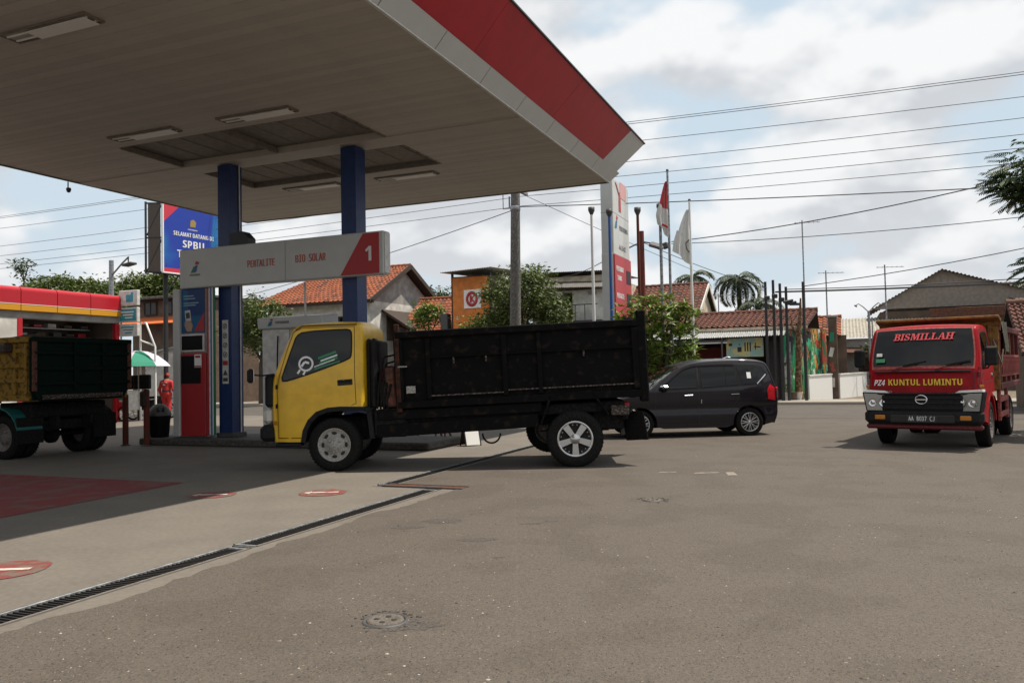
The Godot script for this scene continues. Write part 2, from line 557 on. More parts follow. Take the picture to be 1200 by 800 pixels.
	mat("wood_dark", lin(0.06, 0.04, 0.03), 0.8, 0.0, gr2, 1.2)
	mat("orange_awning", lin(0.62, 0.14, 0.03), 0.7, 0.0, gr, 0.7)
	mat("teal_sign", lin(0.03, 0.33, 0.42), 0.5, 0.0, gr, 0.9)
	mat("interior", lin(0.10, 0.08, 0.066), 0.9)  # brown kept dark to stand in for the shade of unlit interiors
	mat("dark_door", lin(0.035, 0.03, 0.028), 0.7)
	var tm := mat("roof_tile", Color(1, 1, 1), 0.9, 0.0, grunge(71, 0.05, 0.72, 1.0), 1.2)
	tm.vertex_color_use_as_albedo = true
	mat("pole_concrete", lin(0.22, 0.205, 0.19), 0.9, 0.0, gr2, 0.9)
	mat("pole_black", lin(0.02, 0.02, 0.022), 0.6)
	mat("wire", lin(0.07, 0.072, 0.08), 0.7)
	mat("flag_red", lin(0.5, 0.02, 0.03), 0.8)
	mat("flag_white", lin(0.70, 0.70, 0.68), 0.8)
	for k in ["flag_red", "flag_white"]:
		M[k].backlight_enabled = true
		M[k].backlight = Color(0.35, 0.35, 0.35)
	mat("bark", lin(0.10, 0.08, 0.06), 0.95, 0.0, gr2, 2.0)
	for q in [["leaf_mid", 0.10, 0.135, 0.032], ["leaf_dark", 0.05, 0.085, 0.028], ["leaf_light", 0.17, 0.24, 0.05], ["leaf_palm", 0.052, 0.078, 0.035]]:
		var l := mat(q[0], lin(q[1], q[2], q[3]), 0.55)
		l.vertex_color_use_as_albedo = true
		l.backlight_enabled = true
		l.backlight = Color(0.5, 0.55, 0.2)
	mat("stone", Color(1, 1, 1), 0.9)
	M["stone"].vertex_color_use_as_albedo = true
	# a painted wall: curling shapes in several colours
	var v := FastNoiseLite.new()
	v.seed = 9
	v.noise_type = FastNoiseLite.TYPE_CELLULAR
	v.cellular_return_type = FastNoiseLite.RETURN_CELL_VALUE
	v.frequency = 0.0075
	v.domain_warp_enabled = true
	v.domain_warp_amplitude = 45.0
	v.domain_warp_frequency = 0.02
	var pal := [Color(0.10, 0.48, 0.28), Color(0.07, 0.10, 0.09), Color(0.80, 0.80, 0.76), Color(0.14, 0.58, 0.36), Color(0.62, 0.22, 0.14), Color(0.12, 0.36, 0.24), Color(0.80, 0.52, 0.18), Color(0.16, 0.14, 0.16), Color(0.20, 0.62, 0.46)]
	var mi := Image.create(256, 160, false, Image.FORMAT_RGB8)
	for j in 160:
		for i in 256:
			var t := (v.get_noise_2d(i * 1.0, j * 0.55) + 1.0) * 0.5
			mi.set_pixel(i, j, pal[int(t * 37.0) % pal.size()])
	var mm := mat("mural", Color(1, 1, 1), 0.8)
	mm.albedo_texture = ImageTexture.create_from_image(mi)
func sheet(g: G, a0: float, a1: float, b0: float, b1: float, y := 0.0):
	g.quad(S(a0, y, b0), S(a1, y, b0), S(a1, y, b1), S(a0, y, b1), Vector3.UP)
func build_ground():
	# open land out to the horizon, round the paved block
	var g := G.new()
	sheet(g, -600, 600, -700, -34, -0.06)
	sheet(g, -600, 600, 45, 500, -0.06)
	sheet(g, -600, -60, -34, 45, -0.06)
	sheet(g, 60, 600, -34, 45, -0.06)
	structure("ground", g, M.dirt)
	g = G.new()
	sheet(g, -60, 60, -34.0, -19.6, 0.0)
	structure("yard", g, M.dirt)
	g = G.new()
	sheet(g, -120, 120, -17.4, -10.0, 0.0)
	structure("road", g, M.road)
	g = G.new()
	g.box(S(0, 0.06, -18.5), Vector3(120, 0.12, 2.2), Basis(Vector3.UP, YAW), 0.02)
	structure("pavement", g, M.pavement)
	# concrete forecourt, left of the drains
	g = G.new()
	sheet(g, -14, 7.74, 5.2, 45)
	sheet(g, -14, 6.93, -9.9, 5.2)
	sheet(g, 7.98, 8.35, 5.2, 45)
	sheet(g, 6.93, 7.74, 5.2, 5.28)
	structure("concrete_forecourt", g, M.concrete)
	# asphalt with a ragged edge lapping onto the concrete strip
	g = G.new()
	sheet(g, 8.6, 60, 5.2, 45, 0.006)
	sheet(g, 7.19, 60, -10.0, 5.2, 0.006)
	sheet(g, -60, -14, -10.0, 45, 0.006)
	var last := 8.16
	var b := 5.2
	while b < 18.0:
		var nb := b + rng.randf_range(0.05, 0.16)
		var na := clampf(last + rng.randf_range(-0.05, 0.05), 8.06 + (b - 5.2) * 0.006, 8.19 + (b - 5.2) * 0.012)
		g.quad(S(last, 0.006, b), S(8.6, 0.006, b), S(8.6, 0.006, nb), S(na, 0.006, nb), Vector3.UP)
		g.quad(S(last, 0.0, b), S(last, 0.006, b), S(na, 0.006, nb), S(na, 0.0, nb), -UA)
		last = na
		b = nb
	sheet(g, 8.35, 8.6, b, 45, 0.006)
	structure("asphalt_forecourt", g, M.asphalt)
	drain("drainage_grate", "long steel drain grate in the concrete nearest the viewer", 7.86, 8.88, 16.0)
	drain("drainage_grate", "steel drain grate running from the corner joint to the nearer grate", 7.86, 5.34, 8.78)
	drain("drainage_grate", "steel drain grate passing under the yellow truck", 7.05, -4.0, 5.08)
	# dirt-choked cross channel between the two lines of grates
	var x := thing("cross_channel_cover", "short dirt-filled channel cover joining the two drain lines", "drain cover", S(7.55, 0, 5.12), YAW)
	g = G.new()
	g.box(Vector3(0.12, 0.006, 0.02), Vector3(1.15, 0.016, 0.16), Basis(), 0.004)
	part(x, "plate", g, M.rust)
	g = G.new()
	for s in [-1.0, 1.0]: g.box(Vector3(0.12, 0.011, 0.02 + s * 0.095), Vector3(1.18, 0.02, 0.02), Basis(), 0.003)
	part(x, "frame", g, M.dark_grey)
	# paint on the concrete
	g = G.new()
	g.quad(S(-1.6, 0.004, 5.55), S(4.05, 0.004, 5.62), S(4.2, 0.004, 8.5), S(-1.6, 0.004, 8.6), Vector3.UP)
	structure("red_marking", g, M.red_paint_dark)
	for q in [[5.32, 6.46, 0.30], [6.63, 5.92, 0.30], [6.6, 10.1, 0.33]]:
		g = G.new()
		var pl := PackedVector2Array()
		for k in 28: pl.append(Vector2(cos(TAU * k / 28.0), sin(TAU * k / 28.0)) * q[2] * rng.randf_range(0.94, 1.04))
		for k in 28:
			var p := pl[k]
			var r := pl[(k + 1) % 28]
			g.tri(S(q[0], 0.005, q[1]), S(q[0] + p.x, 0.005, q[1] + p.y), S(q[0] + r.x, 0.005, q[1] + r.y), Vector3.UP)
		structure("round_red_marking", g, M.red_paint)
		g = G.new()
		var c := S(q[0], 0.009, q[1])
		var dx := Vector3(1, 0, -0.05).normalized()
		var dz := Vector3(0.05, 0, 1).normalized()
		g.quad(c - dx * 0.2 - dz * 0.035, c + dx * 0.2 - dz * 0.035, c + dx * 0.2 + dz * 0.035, c - dx * 0.2 + dz * 0.035, Vector3.UP)
		g.tri(c - dx * 0.26, c - dx * 0.15 - dz * 0.1, c - dx * 0.15 + dz * 0.1, Vector3.UP)
		structure("arrow_marking", g, M.white_paint_worn)
	g = G.new()
	for q in [[2.72, -11.44, 0.34, 0.10], [3.02, -11.28, 0.12, 0.34], [2.2, -11.6, 0.24, 0.07]]:
		var c := Vector3(q[0], 0.010, q[1])
		g.quad(c + Vector3(-q[2] / 2, 0, -q[3] / 2), c + Vector3(q[2] / 2, 0, -q[3] / 2), c + Vector3(q[2] / 2 - 0.04, 0, q[3] / 2), c + Vector3(-q[2] / 2 - 0.05, 0, q[3] / 2), Vector3.UP)
	structure("faint_marking", g, M.faint_paint)
	manhole(Vector3(-0.80, 0.006, -4.95), 0.115, "round pitted iron cover sunk in the asphalt nearest the viewer", true)
	manhole(Vector3(1.55, 0.006, -9.2), 0.10, "small broken cover in the asphalt below the truck's mud flap", false)
	# cracked and patched spots
	g = G.new()
	var spots := [[-0.66, -4.86, 0.30, 0.15], [-0.72, -8.2, 0.26, 0.16], [-1.05, -7.9, 0.2, 0.1], [0.15, -7.95, 0.12, 0.05], [0.35, -8.05, 0.10, 0.04], [-0.35, -7.25, 0.2, 0.1], [8.1, -11.6, 0.5, 0.2], [8.9, -12.1, 0.5, 0.12], [-0.15, -6.55, 0.08, 0.03]]
	for q in spots:
		var ct := Vector3(q[0], 0.0075, q[1])
		var prev := Vector3.ZERO
		var first := Vector3.ZERO
		for k in 19:
			var aa := TAU * k / 18.0
			var rr := rng.randf_range(0.55, 1.05)
			var p := ct + Vector3(cos(aa) * q[2] * rr, 0, sin(aa) * q[3] * rr)
			if k == 0: first = p
			if k == 18: p = first
			if k > 0: g.tri(ct, prev, p, Vector3.UP)
			prev = p
	structure("asphalt_patch", g, mat("patch", lin(0.105, 0.09, 0.078), 0.95, 0.0, M.t_gr2, 3.0, true))
	# loose chippings
	var sg := G.new()
	sg.tinted = true
	sg.tint = Color(1, 1, 1)
	var vv := [Vector3(1, 0, 0.1), Vector3(-0.9, 0.1, 0.2), Vector3(0.1, 0, 0.8), Vector3(-0.1, 0.05, -0.9), Vector3(0.15, 0.75, 0.1), Vector3(-0.25, 0.6, -0.1)]
	for t in [[0, 2, 4], [2, 5, 4], [2, 1, 5], [1, 3, 5], [3, 4, 5], [3, 0, 4]]:
		sg.tri(vv[t[0]], vv[t[1]], vv[t[2]], vv[t[0]] + vv[t[1]] + vv[t[2]])
	var mm := MultiMesh.new()
	mm.transform_format = MultiMesh.TRANSFORM_3D
	mm.use_colors = true
	mm.mesh = sg.mesh()
	var list := []
	while list.size() < 5200:
		var z := -3.3 - pow(rng.randf(), 1.7) * 14.0
		var xx := rng.randf_range(-0.72, 0.72) * -z
		var p := Vector3(xx, 0, z)
		var la := (p - ORI).dot(UA)
		var lb := (p - ORI).dot(WA)
		if la < 8.3 or (lb < 5.3 and la < 7.3): continue
		var cl := sin(xx * 1.3 + 2.0) + sin(z * 1.9 + xx) + sin(xx * 3.1 - z * 0.7)
		if rng.randf() > 0.45 + cl * 0.22: continue
		list.append(p)
	mm.instance_count = list.size()
	for i in list.size():
		var s := 0.0026 * exp(rng.randf() * rng.randf() * 1.6)
		var bs := Basis(Vector3.UP, rng.randf() * TAU).scaled(Vector3(s * rng.randf_range(0.8, 1.5), s * 0.8, s))
		mm.set_instance_transform(i, Transform3D(bs, list[i] + Vector3(0, 0.006, 0)))
		var w := rng.randf()
		mm.set_instance_color(i, Color(0.045, 0.04, 0.036) if w < 0.5 else (Color(0.40, 0.37, 0.32) if w < 0.59 else Color(0.24, 0.20, 0.16)))
	var mo := MultiMeshInstance3D.new()
	mo.multimesh = mm
	mo.material_override = M.stone
	mo.name = numbered("loose_chippings")
	add_child(mo)
	tag(mo, "loose pale and dark stone chippings scattered over the asphalt", "gravel")
	mo.set_meta("kind", "stuff")

func drain(nm: String, label: String, a: float, b0: float, b1: float):
	var o := thing(nm, label, "drain grate", S(a, 0, (b0 + b1) * 0.5), YAW, "drain grates along the canopy edge")
	var l := b1 - b0
	var g := G.new()
	for s in [-1.0, 1.0]:
		g.box(Vector3(s * 0.128, -0.12, 0), Vector3(0.016, 0.26, l))
	g.box(Vector3(0, -0.26, 0), Vector3(0.24, 0.02, l))
	for s in [-1.0, 1.0]: g.box(Vector3(0, -0.13, s * (l * 0.5 + 0.008)), Vector3(0.27, 0.25, 0.016))
	part(o, "channel", g, M.channel_concrete)
	g = G.new()
	for s in [-1.0, 1.0]:
		g.box(Vector3(s * 0.118, -0.004, 0), Vector3(0.03, 0.024, l), Basis(), 0.003)
	for s in [-1.0, 1.0]: g.box(Vector3(0, -0.004, s * (l * 0.5 - 0.015)), Vector3(0.206, 0.022, 0.03), Basis(), 0.003)
	part(o, "frame", g, M.galv)
	g = G.new()
	var k := -l * 0.5 + 0.05
	while k < l * 0.5 - 0.04:
		g.box(Vector3(0, -0.018, k), Vector3(0.21, 0.03, 0.009))
		k += 0.042
	part(o, "bars", g, mat("grate_iron", lin(0.03, 0.026, 0.023), 0.8, 0.2) if not M.has("grate_iron") else M.grate_iron).set_meta("kind", "stuff")

func manhole(p: Vector3, r: float, label: String, holes: bool):
	var o := thing("manhole_cover", label, "manhole cover", p, 0.3, "small covers in the asphalt")
	var g := G.new()
	g.lathe([Vector2(r * 1.22, 0.002), Vector2(r * 1.16, 0.010), Vector2(r * 1.04, 0.008), Vector2(r * 1.02, 0.001)], Transform3D(), 26)
	part(o, "ring", g, M.dark_grey)
	# crumbled asphalt round the rim
	g = G.new()
	for k in 34:
		var a := rng.randf_range(-2.6, 0.5) if k < 24 else rng.randf() * TAU
		var rr := r * rng.randf_range(1.2, 1.9)
		g.box(Vector3(cos(a) * rr, 0.003, sin(a) * rr), Vector3(rng.randf_range(0.008, 0.035), rng.randf_range(0.005, 0.012), rng.randf_range(0.008, 0.025)), Basis(Vector3.UP, rng.randf() * TAU) * Basis(Vector3.RIGHT, rng.randf_range(-0.2, 0.2)), 0.004)
	part(o, "broken_rim", g, mat("rim_crumbs", lin(0.07, 0.06, 0.052), 0.95) if not M.has("rim_crumbs") else M.rim_crumbs).set_meta("kind", "stuff")
	g = G.new()
	g.lathe([Vector2(r * 0.98, 0.002), Vector2(r * 0.96, 0.011), Vector2(r * 0.7, 0.012), Vector2(r * 0.68, 0.009), Vector2(0, 0.009)], Transform3D(), 26)
	part(o, "lid", g, M.lid_worn if M.has("lid_worn") else mat("lid_worn", lin(0.17, 0.145, 0.12), 0.9, 0.0, M.t_gr2, 4.0))
	for k in 4:
		g = G.new()
		var a := TAU * k / 4.0 + 0.5
		g.lathe([Vector2(r * 0.16, 0.0085), Vector2(r * 0.15, 0.0125), Vector2(0, 0.0128)], Transform3D(Basis(), Vector3(cos(a), 0, sin(a)) * r * 0.48), 10)
		part(o, "lifting_slot_shade", g, M.dark_hole)  # near-black disc drawn on the lid for the shade inside a hole
func build_canopy():
	var o := thing("station_canopy", "large fuel station canopy with red and white fascia and plank soffit", "canopy", S(0, 0, 0), YAW)
	var g: G
	var y0 := 6.30
	# soffit planks, butted along the canopy, left out over the two open hatches and the beam
	var lens := {}
	var b := -5.53
	var k := 0
	while b < 15.0:
		var spans := [[-4.38, 7.28]]
		if (b > 0.42 and b < 2.15) or (b > -1.95 and b < -0.2): spans = [[-4.38, -1.08], [4.33, 7.28]]
		elif b >= -0.2 and b <= 0.42: spans = []
		for s in spans:
			var l: float = s[1] - s[0]
			var key := "%.2f" % l
			if not lens.has(key):
				g = G.new()
				g.box(Vector3.ZERO, Vector3(l, 0.022, 0.1955), Basis(), 0.003)
				lens[key] = g.mesh()
			var p := part(o, "soffit_plank", lens[key], M["plank%d" % ((k * 7 + k / 3) % 3)])
			p.position = Vector3((s[0] + s[1]) * 0.5, y0 + 0.011 + (0.002 if k % 3 == 0 else 0.0), b)
		b += 0.2
		k += 1
	# beam band between the hatches
	g = G.new()
	g.box(Vector3(1.45, y0 + 0.09, 0.11), Vector3(11.66, 0.22, 0.62), Basis(), 0.01)
	part(o, "beam", g, M.plank0)
	# hatches: recessed corrugated sheets with a split and hanging clips
	for hb in [[0.45, 2.13], [-1.93, -0.23]]:
		g = G.new()
		g.box(Vector3(1.63, y0 + 0.13, (hb[0] + hb[1]) * 0.5), Vector3(5.6, 0.02, hb[1] - hb[0] + 0.34))
		for e in [hb[0] - 0.06, hb[1] + 0.06]: g.box(Vector3(1.63, y0 + 0.06, e), Vector3(5.36, 0.12, 0.03))
		var x := -0.95
		while x < 4.28:
			g.box(Vector3(x, y0 + 0.115, (hb[0] + hb[1]) * 0.5), Vector3(0.03, 0.02, hb[1] - hb[0] - 0.01), Basis(), 0.006)
			x += 0.62
		part(o, "hatch_sheet", g, M.hatch)
		for fx in [-1.05, 1.62, 4.31]:
			g = G.new()
			g.box(Vector3(fx, y0 + 0.045, (hb[0] + hb[1]) * 0.5), Vector3(0.05, 0.12, hb[1] - hb[0]), Basis(), 0.004)
			for q in 4: g.box(Vector3(fx, y0 + 0.01, lerpf(hb[0], hb[1], 0.14 + q * 0.24)), Vector3(0.07, 0.05, 0.09), Basis(), 0.008)
			part(o, "hatch_rail", g, M.hatch)
	# deck over everything
	g = G.new()
	g.box(Vector3(1.45, 6.52, 4.75), Vector3(11.6, 0.06, 20.6))
	g.box(Vector3(1.45, 7.28, 4.75), Vector3(12.9, 0.06, 21.8))
	part(o, "roof_deck", g, M.metal_roof)
	# fascia all round: a folded lower strip and a leaning upper face
	var c0 := Vector2(-4.4, -5.63)
	var c1 := Vector2(7.3, 15.1)
	strip_run(o, c0, c1, 0.0, 0.22, 6.30, 6.55, 1.63, true)
	# leaning faces; white corner pieces at the far right end
	var t0 := 6.58
	var t1 := 7.38
	var f := func(bo: float, h: float, side: int, s: float) -> Vector3:
		match side:
			0: return Vector3(c1.x + bo, h, s)
			1: return Vector3(s, h, c0.y - bo)
			2: return Vector3(c0.x - bo, h, s)
		return Vector3(s, h, c1.y + bo)
	var face := [Vector3(1, -0.7, 0), Vector3(0, -0.7, -1), Vector3(-1, -0.7, 0), Vector3(0, -0.7, 1)]
	for side in 4:
		var lo: float = c0.y if side % 2 == 0 else c0.x
		var hi: float = c1.y if side % 2 == 0 else c1.x
		var cuts := [[lo - 0.15, lo - 0.76]]
		var n := 5 if side % 2 == 0 else 3
		var l0 := lo + 1.15
		var l1 := lo + 0.62
		for q in n + 1:
			cuts.append([lerpf(l0, hi - 1.1, float(q) / n), lerpf(l1, hi - 0.6, float(q) / n)])
		cuts.append([hi + 0.15, hi + 0.76])
		for q in cuts.size() - 1:
			g = G.new()
			var ga := 0.004
			g.slab(f.call(0.15, t0, side, cuts[q][0] + ga), f.call(0.15, t0, side, cuts[q + 1][0] - ga), f.call(0.76, t1, side, cuts[q + 1][1] - ga), f.call(0.76, t1, side, cuts[q][1] + ga), face[side], 0.03)
			var corner := q == 0 or q == cuts.size() - 2
			part(o, "fascia_panel", g, M.fascia_white if corner or side == 1 else M.fascia_red)
		g = G.new()
		g.bar(f.call(0.77, t1 + 0.012, side, cuts[0][1]), f.call(0.77, t1 + 0.012, side, cuts[cuts.size() - 1][1]), 0.05, 0.03)
		part(o, "coping", g, M.black_trim)
		# dark drip gap between strip and face
		g = G.new()
		g.slab(f.call(0.10, 6.54, side, lo - 0.1), f.call(0.10, 6.54, side, hi + 0.1), f.call(0.10, 6.62, side, hi + 0.1), f.call(0.10, 6.62, side, lo - 0.1), face[side], 0.02)
		part(o, "fascia_backing", g, M.black_trim)
	# bright edge angle round the soffit
	for side in 4:
		var lo: float = (c0.y if side % 2 == 0 else c0.x) - 0.01
		var hi: float = (c1.y if side % 2 == 0 else c1.x) + 0.01
		g = G.new()
		g.bar(f.call(-0.012, 6.287, side, lo), f.call(-0.012, 6.287, side, hi), 0.05, 0.022, Vector3.UP, 0.004)
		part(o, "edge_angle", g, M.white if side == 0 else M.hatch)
	# columns under the nearer pump row
	for u in [0.0, 3.3]:
		g = G.new()
		g.box(Vector3(u, 3.2, 0.1), Vector3(0.37, 6.12, 0.37), Basis(), 0.005)
		part(o, "column", g, M.col_blue)
		g = G.new()
		g.box(Vector3(u, 0.2, 0.1), Vector3(0.46, 0.1, 0.46), Basis(), 0.01)
		part(o, "column_base", g, M.dark_grey)
	g = G.new()
	g.cyl(Vector3(0.205, 0.2, 0.02), Vector3(0.205, 6.29, 0.02), 0.016, 8)
	part(o, "conduit", g, M.white)
	# ceiling lights, unlit
	var proto: Node3D = null
	var spots := [[0.2, 2.7, "unlit fluorescent ceiling light left of the two above the pump sign"], [2.95, 2.7, "unlit fluorescent ceiling light right of the two nearer the hatch"], [0.37, -2.5, "unlit fluorescent ceiling light at the far canopy edge between the columns"], [3.04, -2.62, "unlit fluorescent ceiling light at the far edge right of both columns"], [2.95, 6.86, "unlit fluorescent ceiling light at the top left, nearest the viewer"]]
	for s in spots:
		if proto == null:
			proto = thing("ceiling_light", s[2], "ceiling light", S(s[0], y0, s[1]), YAW, "fluorescent lights in the canopy soffit")
			g = G.new()
			for e in [-1.0, 1.0]:
				g.box(Vector3(0, -0.012, e * 0.15), Vector3(1.66, 0.035, 0.03), Basis(), 0.006)
				g.box(Vector3(e * 0.815, -0.012, 0), Vector3(0.03, 0.035, 0.27), Basis(), 0.006)
			part(proto, "frame", g, M.hatch)
			g = G.new()
			g.box(Vector3(0, -0.006, 0), Vector3(1.6, 0.008, 0.268))
			part(proto, "reflector", g, M.plank0)
			for e in [-1.0, 1.0]:
				g = G.new()
				g.cyl(Vector3(-0.76, -0.026, e * 0.07), Vector3(0.76, -0.026, e * 0.07), 0.016, 10)
				part(proto, "tube", g, M.white_clean)
			g = G.new()
			g.box(Vector3(0.22, -0.05, 0), Vector3(1.1, 0.012, 0.25), Basis(), 0.004)
			part(proto, "diffuser", g, M.white_clean)
		else:
			copy_of(proto, "ceiling_light", s[2], S(s[0], y0, s[1]), YAW)

func strip_run(o: Node3D, c0: Vector2, c1: Vector2, o0: float, o1: float, h0: float, h1: float, step: float, _w: bool):
	for side in 4:
		var lo: float = c0.y if side % 2 == 0 else c0.x
		var hi: float = c1.y if side % 2 == 0 else c1.x
		var n := int(round((hi - lo) / step))
		for q in n:
			var s0 := lerpf(lo, hi, float(q) / n) + 0.012
			var s1 := lerpf(lo, hi, float(q + 1) / n) - 0.012
			var e0 := s0 - (o1 if q == 0 else 0.0)
			var e1 := s1 + (o1 if q == n - 1 else 0.0)
			var g := G.new()
			var fc := Vector3.ZERO
			var ps := []
			match side:
				0: ps = [Vector3(c1.x + o0, h0, s0), Vector3(c1.x + o0, h0, s1), Vector3(c1.x + o1, h1, e1), Vector3(c1.x + o1, h1, e0)]; fc = Vector3(1, -0.8, 0)
				1: ps = [Vector3(s0, h0, c0.y - o0), Vector3(s1, h0, c0.y - o0), Vector3(e1, h1, c0.y - o1), Vector3(e0, h1, c0.y - o1)]; fc = Vector3(0, -0.8, -1)
				2: ps = [Vector3(c0.x - o0, h0, s0), Vector3(c0.x - o0, h0, s1), Vector3(c0.x - o1, h1, e1), Vector3(c0.x - o1, h1, e0)]; fc = Vector3(-1, -0.8, 0)
				3: ps = [Vector3(s0, h0, c1.y + o0), Vector3(s1, h0, c1.y + o0), Vector3(e1, h1, c1.y + o1), Vector3(e0, h1, c1.y + o1)]; fc = Vector3(0, -0.8, 1)
			g.slab(ps[0], ps[1], ps[2], ps[3], fc, 0.018)
			part(o, "fascia_strip", g, M.fascia_white)

# a swooping emblem of three slanted wings in blue, red and green
func emblem(parent: Node, at: Vector3, s: float):
	var defs := [[[Vector2(-0.45, -0.5), Vector2(-0.15, -0.5), Vector2(0.1, 0.0), Vector2(-0.12, 0.05)], "sign_green"], [[Vector2(-0.1, -0.5), Vector2(0.15, -0.42), Vector2(0.3, 0.1), Vector2(0.08, 0.12)], "sign_blue"], [[Vector2(0.0, 0.2), Vector2(0.35, 0.16), Vector2(0.5, 0.35), Vector2(0.15, 0.5)], "sign_red"]]
	for d in defs:
		var g := G.new()
		var pl := PackedVector2Array()
		for p in d[0]: pl.append(p * s)
		g.prism(pl, 0.0, 0.008, Transform3D(Basis(), at))
		part(parent, "emblem", g, M[d[1]])

func build_island():
	var g := G.new()
	g.box(S(1.7, 0.075, 0.05), Vector3(7.4, 0.15, 1.6), Basis(Vector3.UP, YAW), 0.03)
	structure("pump_island", g, mat("kerb_dark", lin(0.10, 0.09, 0.082), 0.85, 0.0, M.t_gr2, 0.8))
	# inverted L sign: header board over the pumps and an upright information panel
	var o := thing("pump_sign", "white pump header sign with red corner and upright poster panel", "sign", S(0, 0, 0), YAW)
	g = G.new()
	g.box(Vector3(1.60, 3.935, 0.40), Vector3(5.36, 0.88, 0.26), Basis(), 0.02)
	part(o, "header_board", g, M.fascia_white)
	g = G.new()
	g.box(Vector3(4.29, 3.935, 0.40), Vector3(0.02, 0.82, 0.2), Basis(), 0.005)
	part(o, "header_cap", g, M.white)
	g = G.new()
	g.prism(PackedVector2Array([Vector2(3.25, 3.52), Vector2(4.18, 3.52), Vector2(4.18, 4.345), Vector2(3.80, 4.345)]), 0.53, 0.536)
	part(o, "red_corner", g, M.sign_red)
	text(o, "PERTALITE", 0.72, 0.15, M.letter_orange, Transform3D(Basis(), Vector3(1.22, 3.93, 0.531)), "Droid Sans Mono")
	text(o, "BIO SOLAR", 0.76, 0.16, M.letter_orange, Transform3D(Basis(), Vector3(2.51, 3.95, 0.531)), "Droid Sans Mono")
	text(o, "1", 0.14, 0.30, M.letter_white, Transform3D(Basis(), Vector3(3.93, 3.93, 0.538)))
	emblem(o, Vector3(-0.62, 3.97, 0.531), 0.26)
	text(o, "PERTAMINA", 0.30, 0.045, M.letter_grey, Transform3D(Basis(), Vector3(-0.62, 3.79, 0.531)), "Droid Sans", 0.006)
	g = G.new()
	g.box(Vector3(1.86, 3.935, 0.531), Vector3(0.008, 0.84, 0.006))
	part(o, "board_joint", g, M.grey)
	# upright
	g = G.new()
	g.box(Vector3(-1.20, 1.83, 0.40), Vector3(0.20, 3.33, 0.26), Basis(), 0.02)
	part(o, "side_post", g, M.fascia_white)
	g = G.new()
	g.box(Vector3(-0.70, 1.83, 0.36), Vector3(0.78, 3.33, 0.16), Basis(), 0.01)
	part(o, "panel_back", g, M.grey)
	g = G.new()
	g.box(Vector3(-0.76, 3.0, 0.452), Vector3(0.66, 1.0, 0.016), Basis(), 0.004)
	part(o, "poster", g, M.poster_blue)
	g = G.new()
	g.prism(PackedVector2Array([Vector2(-0.43, 2.53), Vector2(-0.43, 2.95), Vector2(-0.72, 2.53)]), 0.4605, 0.464)
	part(o, "poster_corner", g, M.sign_red)
	# hand holding a phone, printed
	g = G.new()
	g.box(Vector3(-0.90, 2.88, 0.463), Vector3(0.16, 0.26, 0.006), Basis(Vector3(0, 0, 1), 0.12), 0.002)
	part(o, "poster_print", g, M.white)
	g = G.new()
	g.box(Vector3(-0.90, 2.89, 0.468), Vector3(0.11, 0.13, 0.004), Basis(Vector3(0, 0, 1), 0.12))
	part(o, "poster_print", g, M.dark_grey)
	g = G.new()
	g.prism(PackedVector2Array([Vector2(-0.99, 2.76), Vector2(-0.82, 2.78), Vector2(-0.76, 2.66), Vector2(-0.80, 2.53), Vector2(-0.93, 2.53), Vector2(-1.0, 2.66)]), 0.4605, 0.466)
	part(o, "poster_print", g, mat("print_skin", lin(0.42, 0.27, 0.19), 0.6))
	for q in [[3.33, 0.3], [3.27, 0.34], [3.17, 0.44], [3.12, 0.36]]:
		g = G.new()
		g.box(Vector3(-1.03 + q[1] * 0.5, q[0], 0.462), Vector3(q[1], 0.024, 0.004))
		part(o, "poster_print", g, mat("print_pale", lin(0.25, 0.38, 0.48), 0.5) if not M.has("print_pale") else M.print_pale)
	g = G.new()
	g.box(Vector3(-0.77, 2.27, 0.46), Vector3(0.68, 0.40, 0.04), Basis(), 0.008)
	part(o, "display_frame", g, M.white)
	g = G.new()
	g.box(Vector3(-0.77, 2.27, 0.483), Vector3(0.6, 0.32, 0.012), Basis(), 0.003)
	part(o, "display", g, M.screen_dark)
	g = G.new()
	g.box(Vector3(-0.74, 1.11, 0.46), Vector3(0.72, 1.86, 0.05), Basis(), 0.01)
	part(o, "red_cabinet", g, M.sign_red)
	g = G.new()
	g.box(Vector3(-0.80, 1.67, 0.49), Vector3(0.56, 0.62, 0.014), Basis(), 0.004)
	part(o, "cabinet_window", g, M.screen_dark)
	g = G.new()
	g.box(Vector3(-0.58, 1.86, 0.503), Vector3(0.2, 0.29, 0.012), Basis(), 0.003)
	part(o, "notice", g, M.white_clean)
	g = G.new()
	g.box(Vector3(-0.58, 1.955, 0.511), Vector3(0.14, 0.05, 0.004))
	g.box(Vector3(-0.58, 1.74, 0.511), Vector3(0.19, 0.03, 0.004))
	part(o, "notice_print", g, M.sign_red)
	var sx := -0.355
	for s in [["sign_red", 0.05], ["white", 0.05], ["sign_blue", 0.04], ["letter_white", 0.035], ["sign_green", 0.05]]:
		g = G.new()
		g.box(Vector3(sx + s[1] * 0.5, 1.85, 0.45), Vector3(s[1] - 0.003, 3.28, 0.03), Basis(), 0.003)
		part(o, "stripe", g, M[s[0]])
		sx += s[1]
	# safety strip stuck on the blue column
	var w := thing("safety_sign", "narrow white strip of round safety symbols on the left blue column", "sign", S(0.01, 0, 0.288), YAW)
	g = G.new()
	g.box(Vector3(0, 2.05, 0.004), Vector3(0.17, 1.42, 0.008), Basis(), 0.002)
	part(w, "plate", g, M.white)
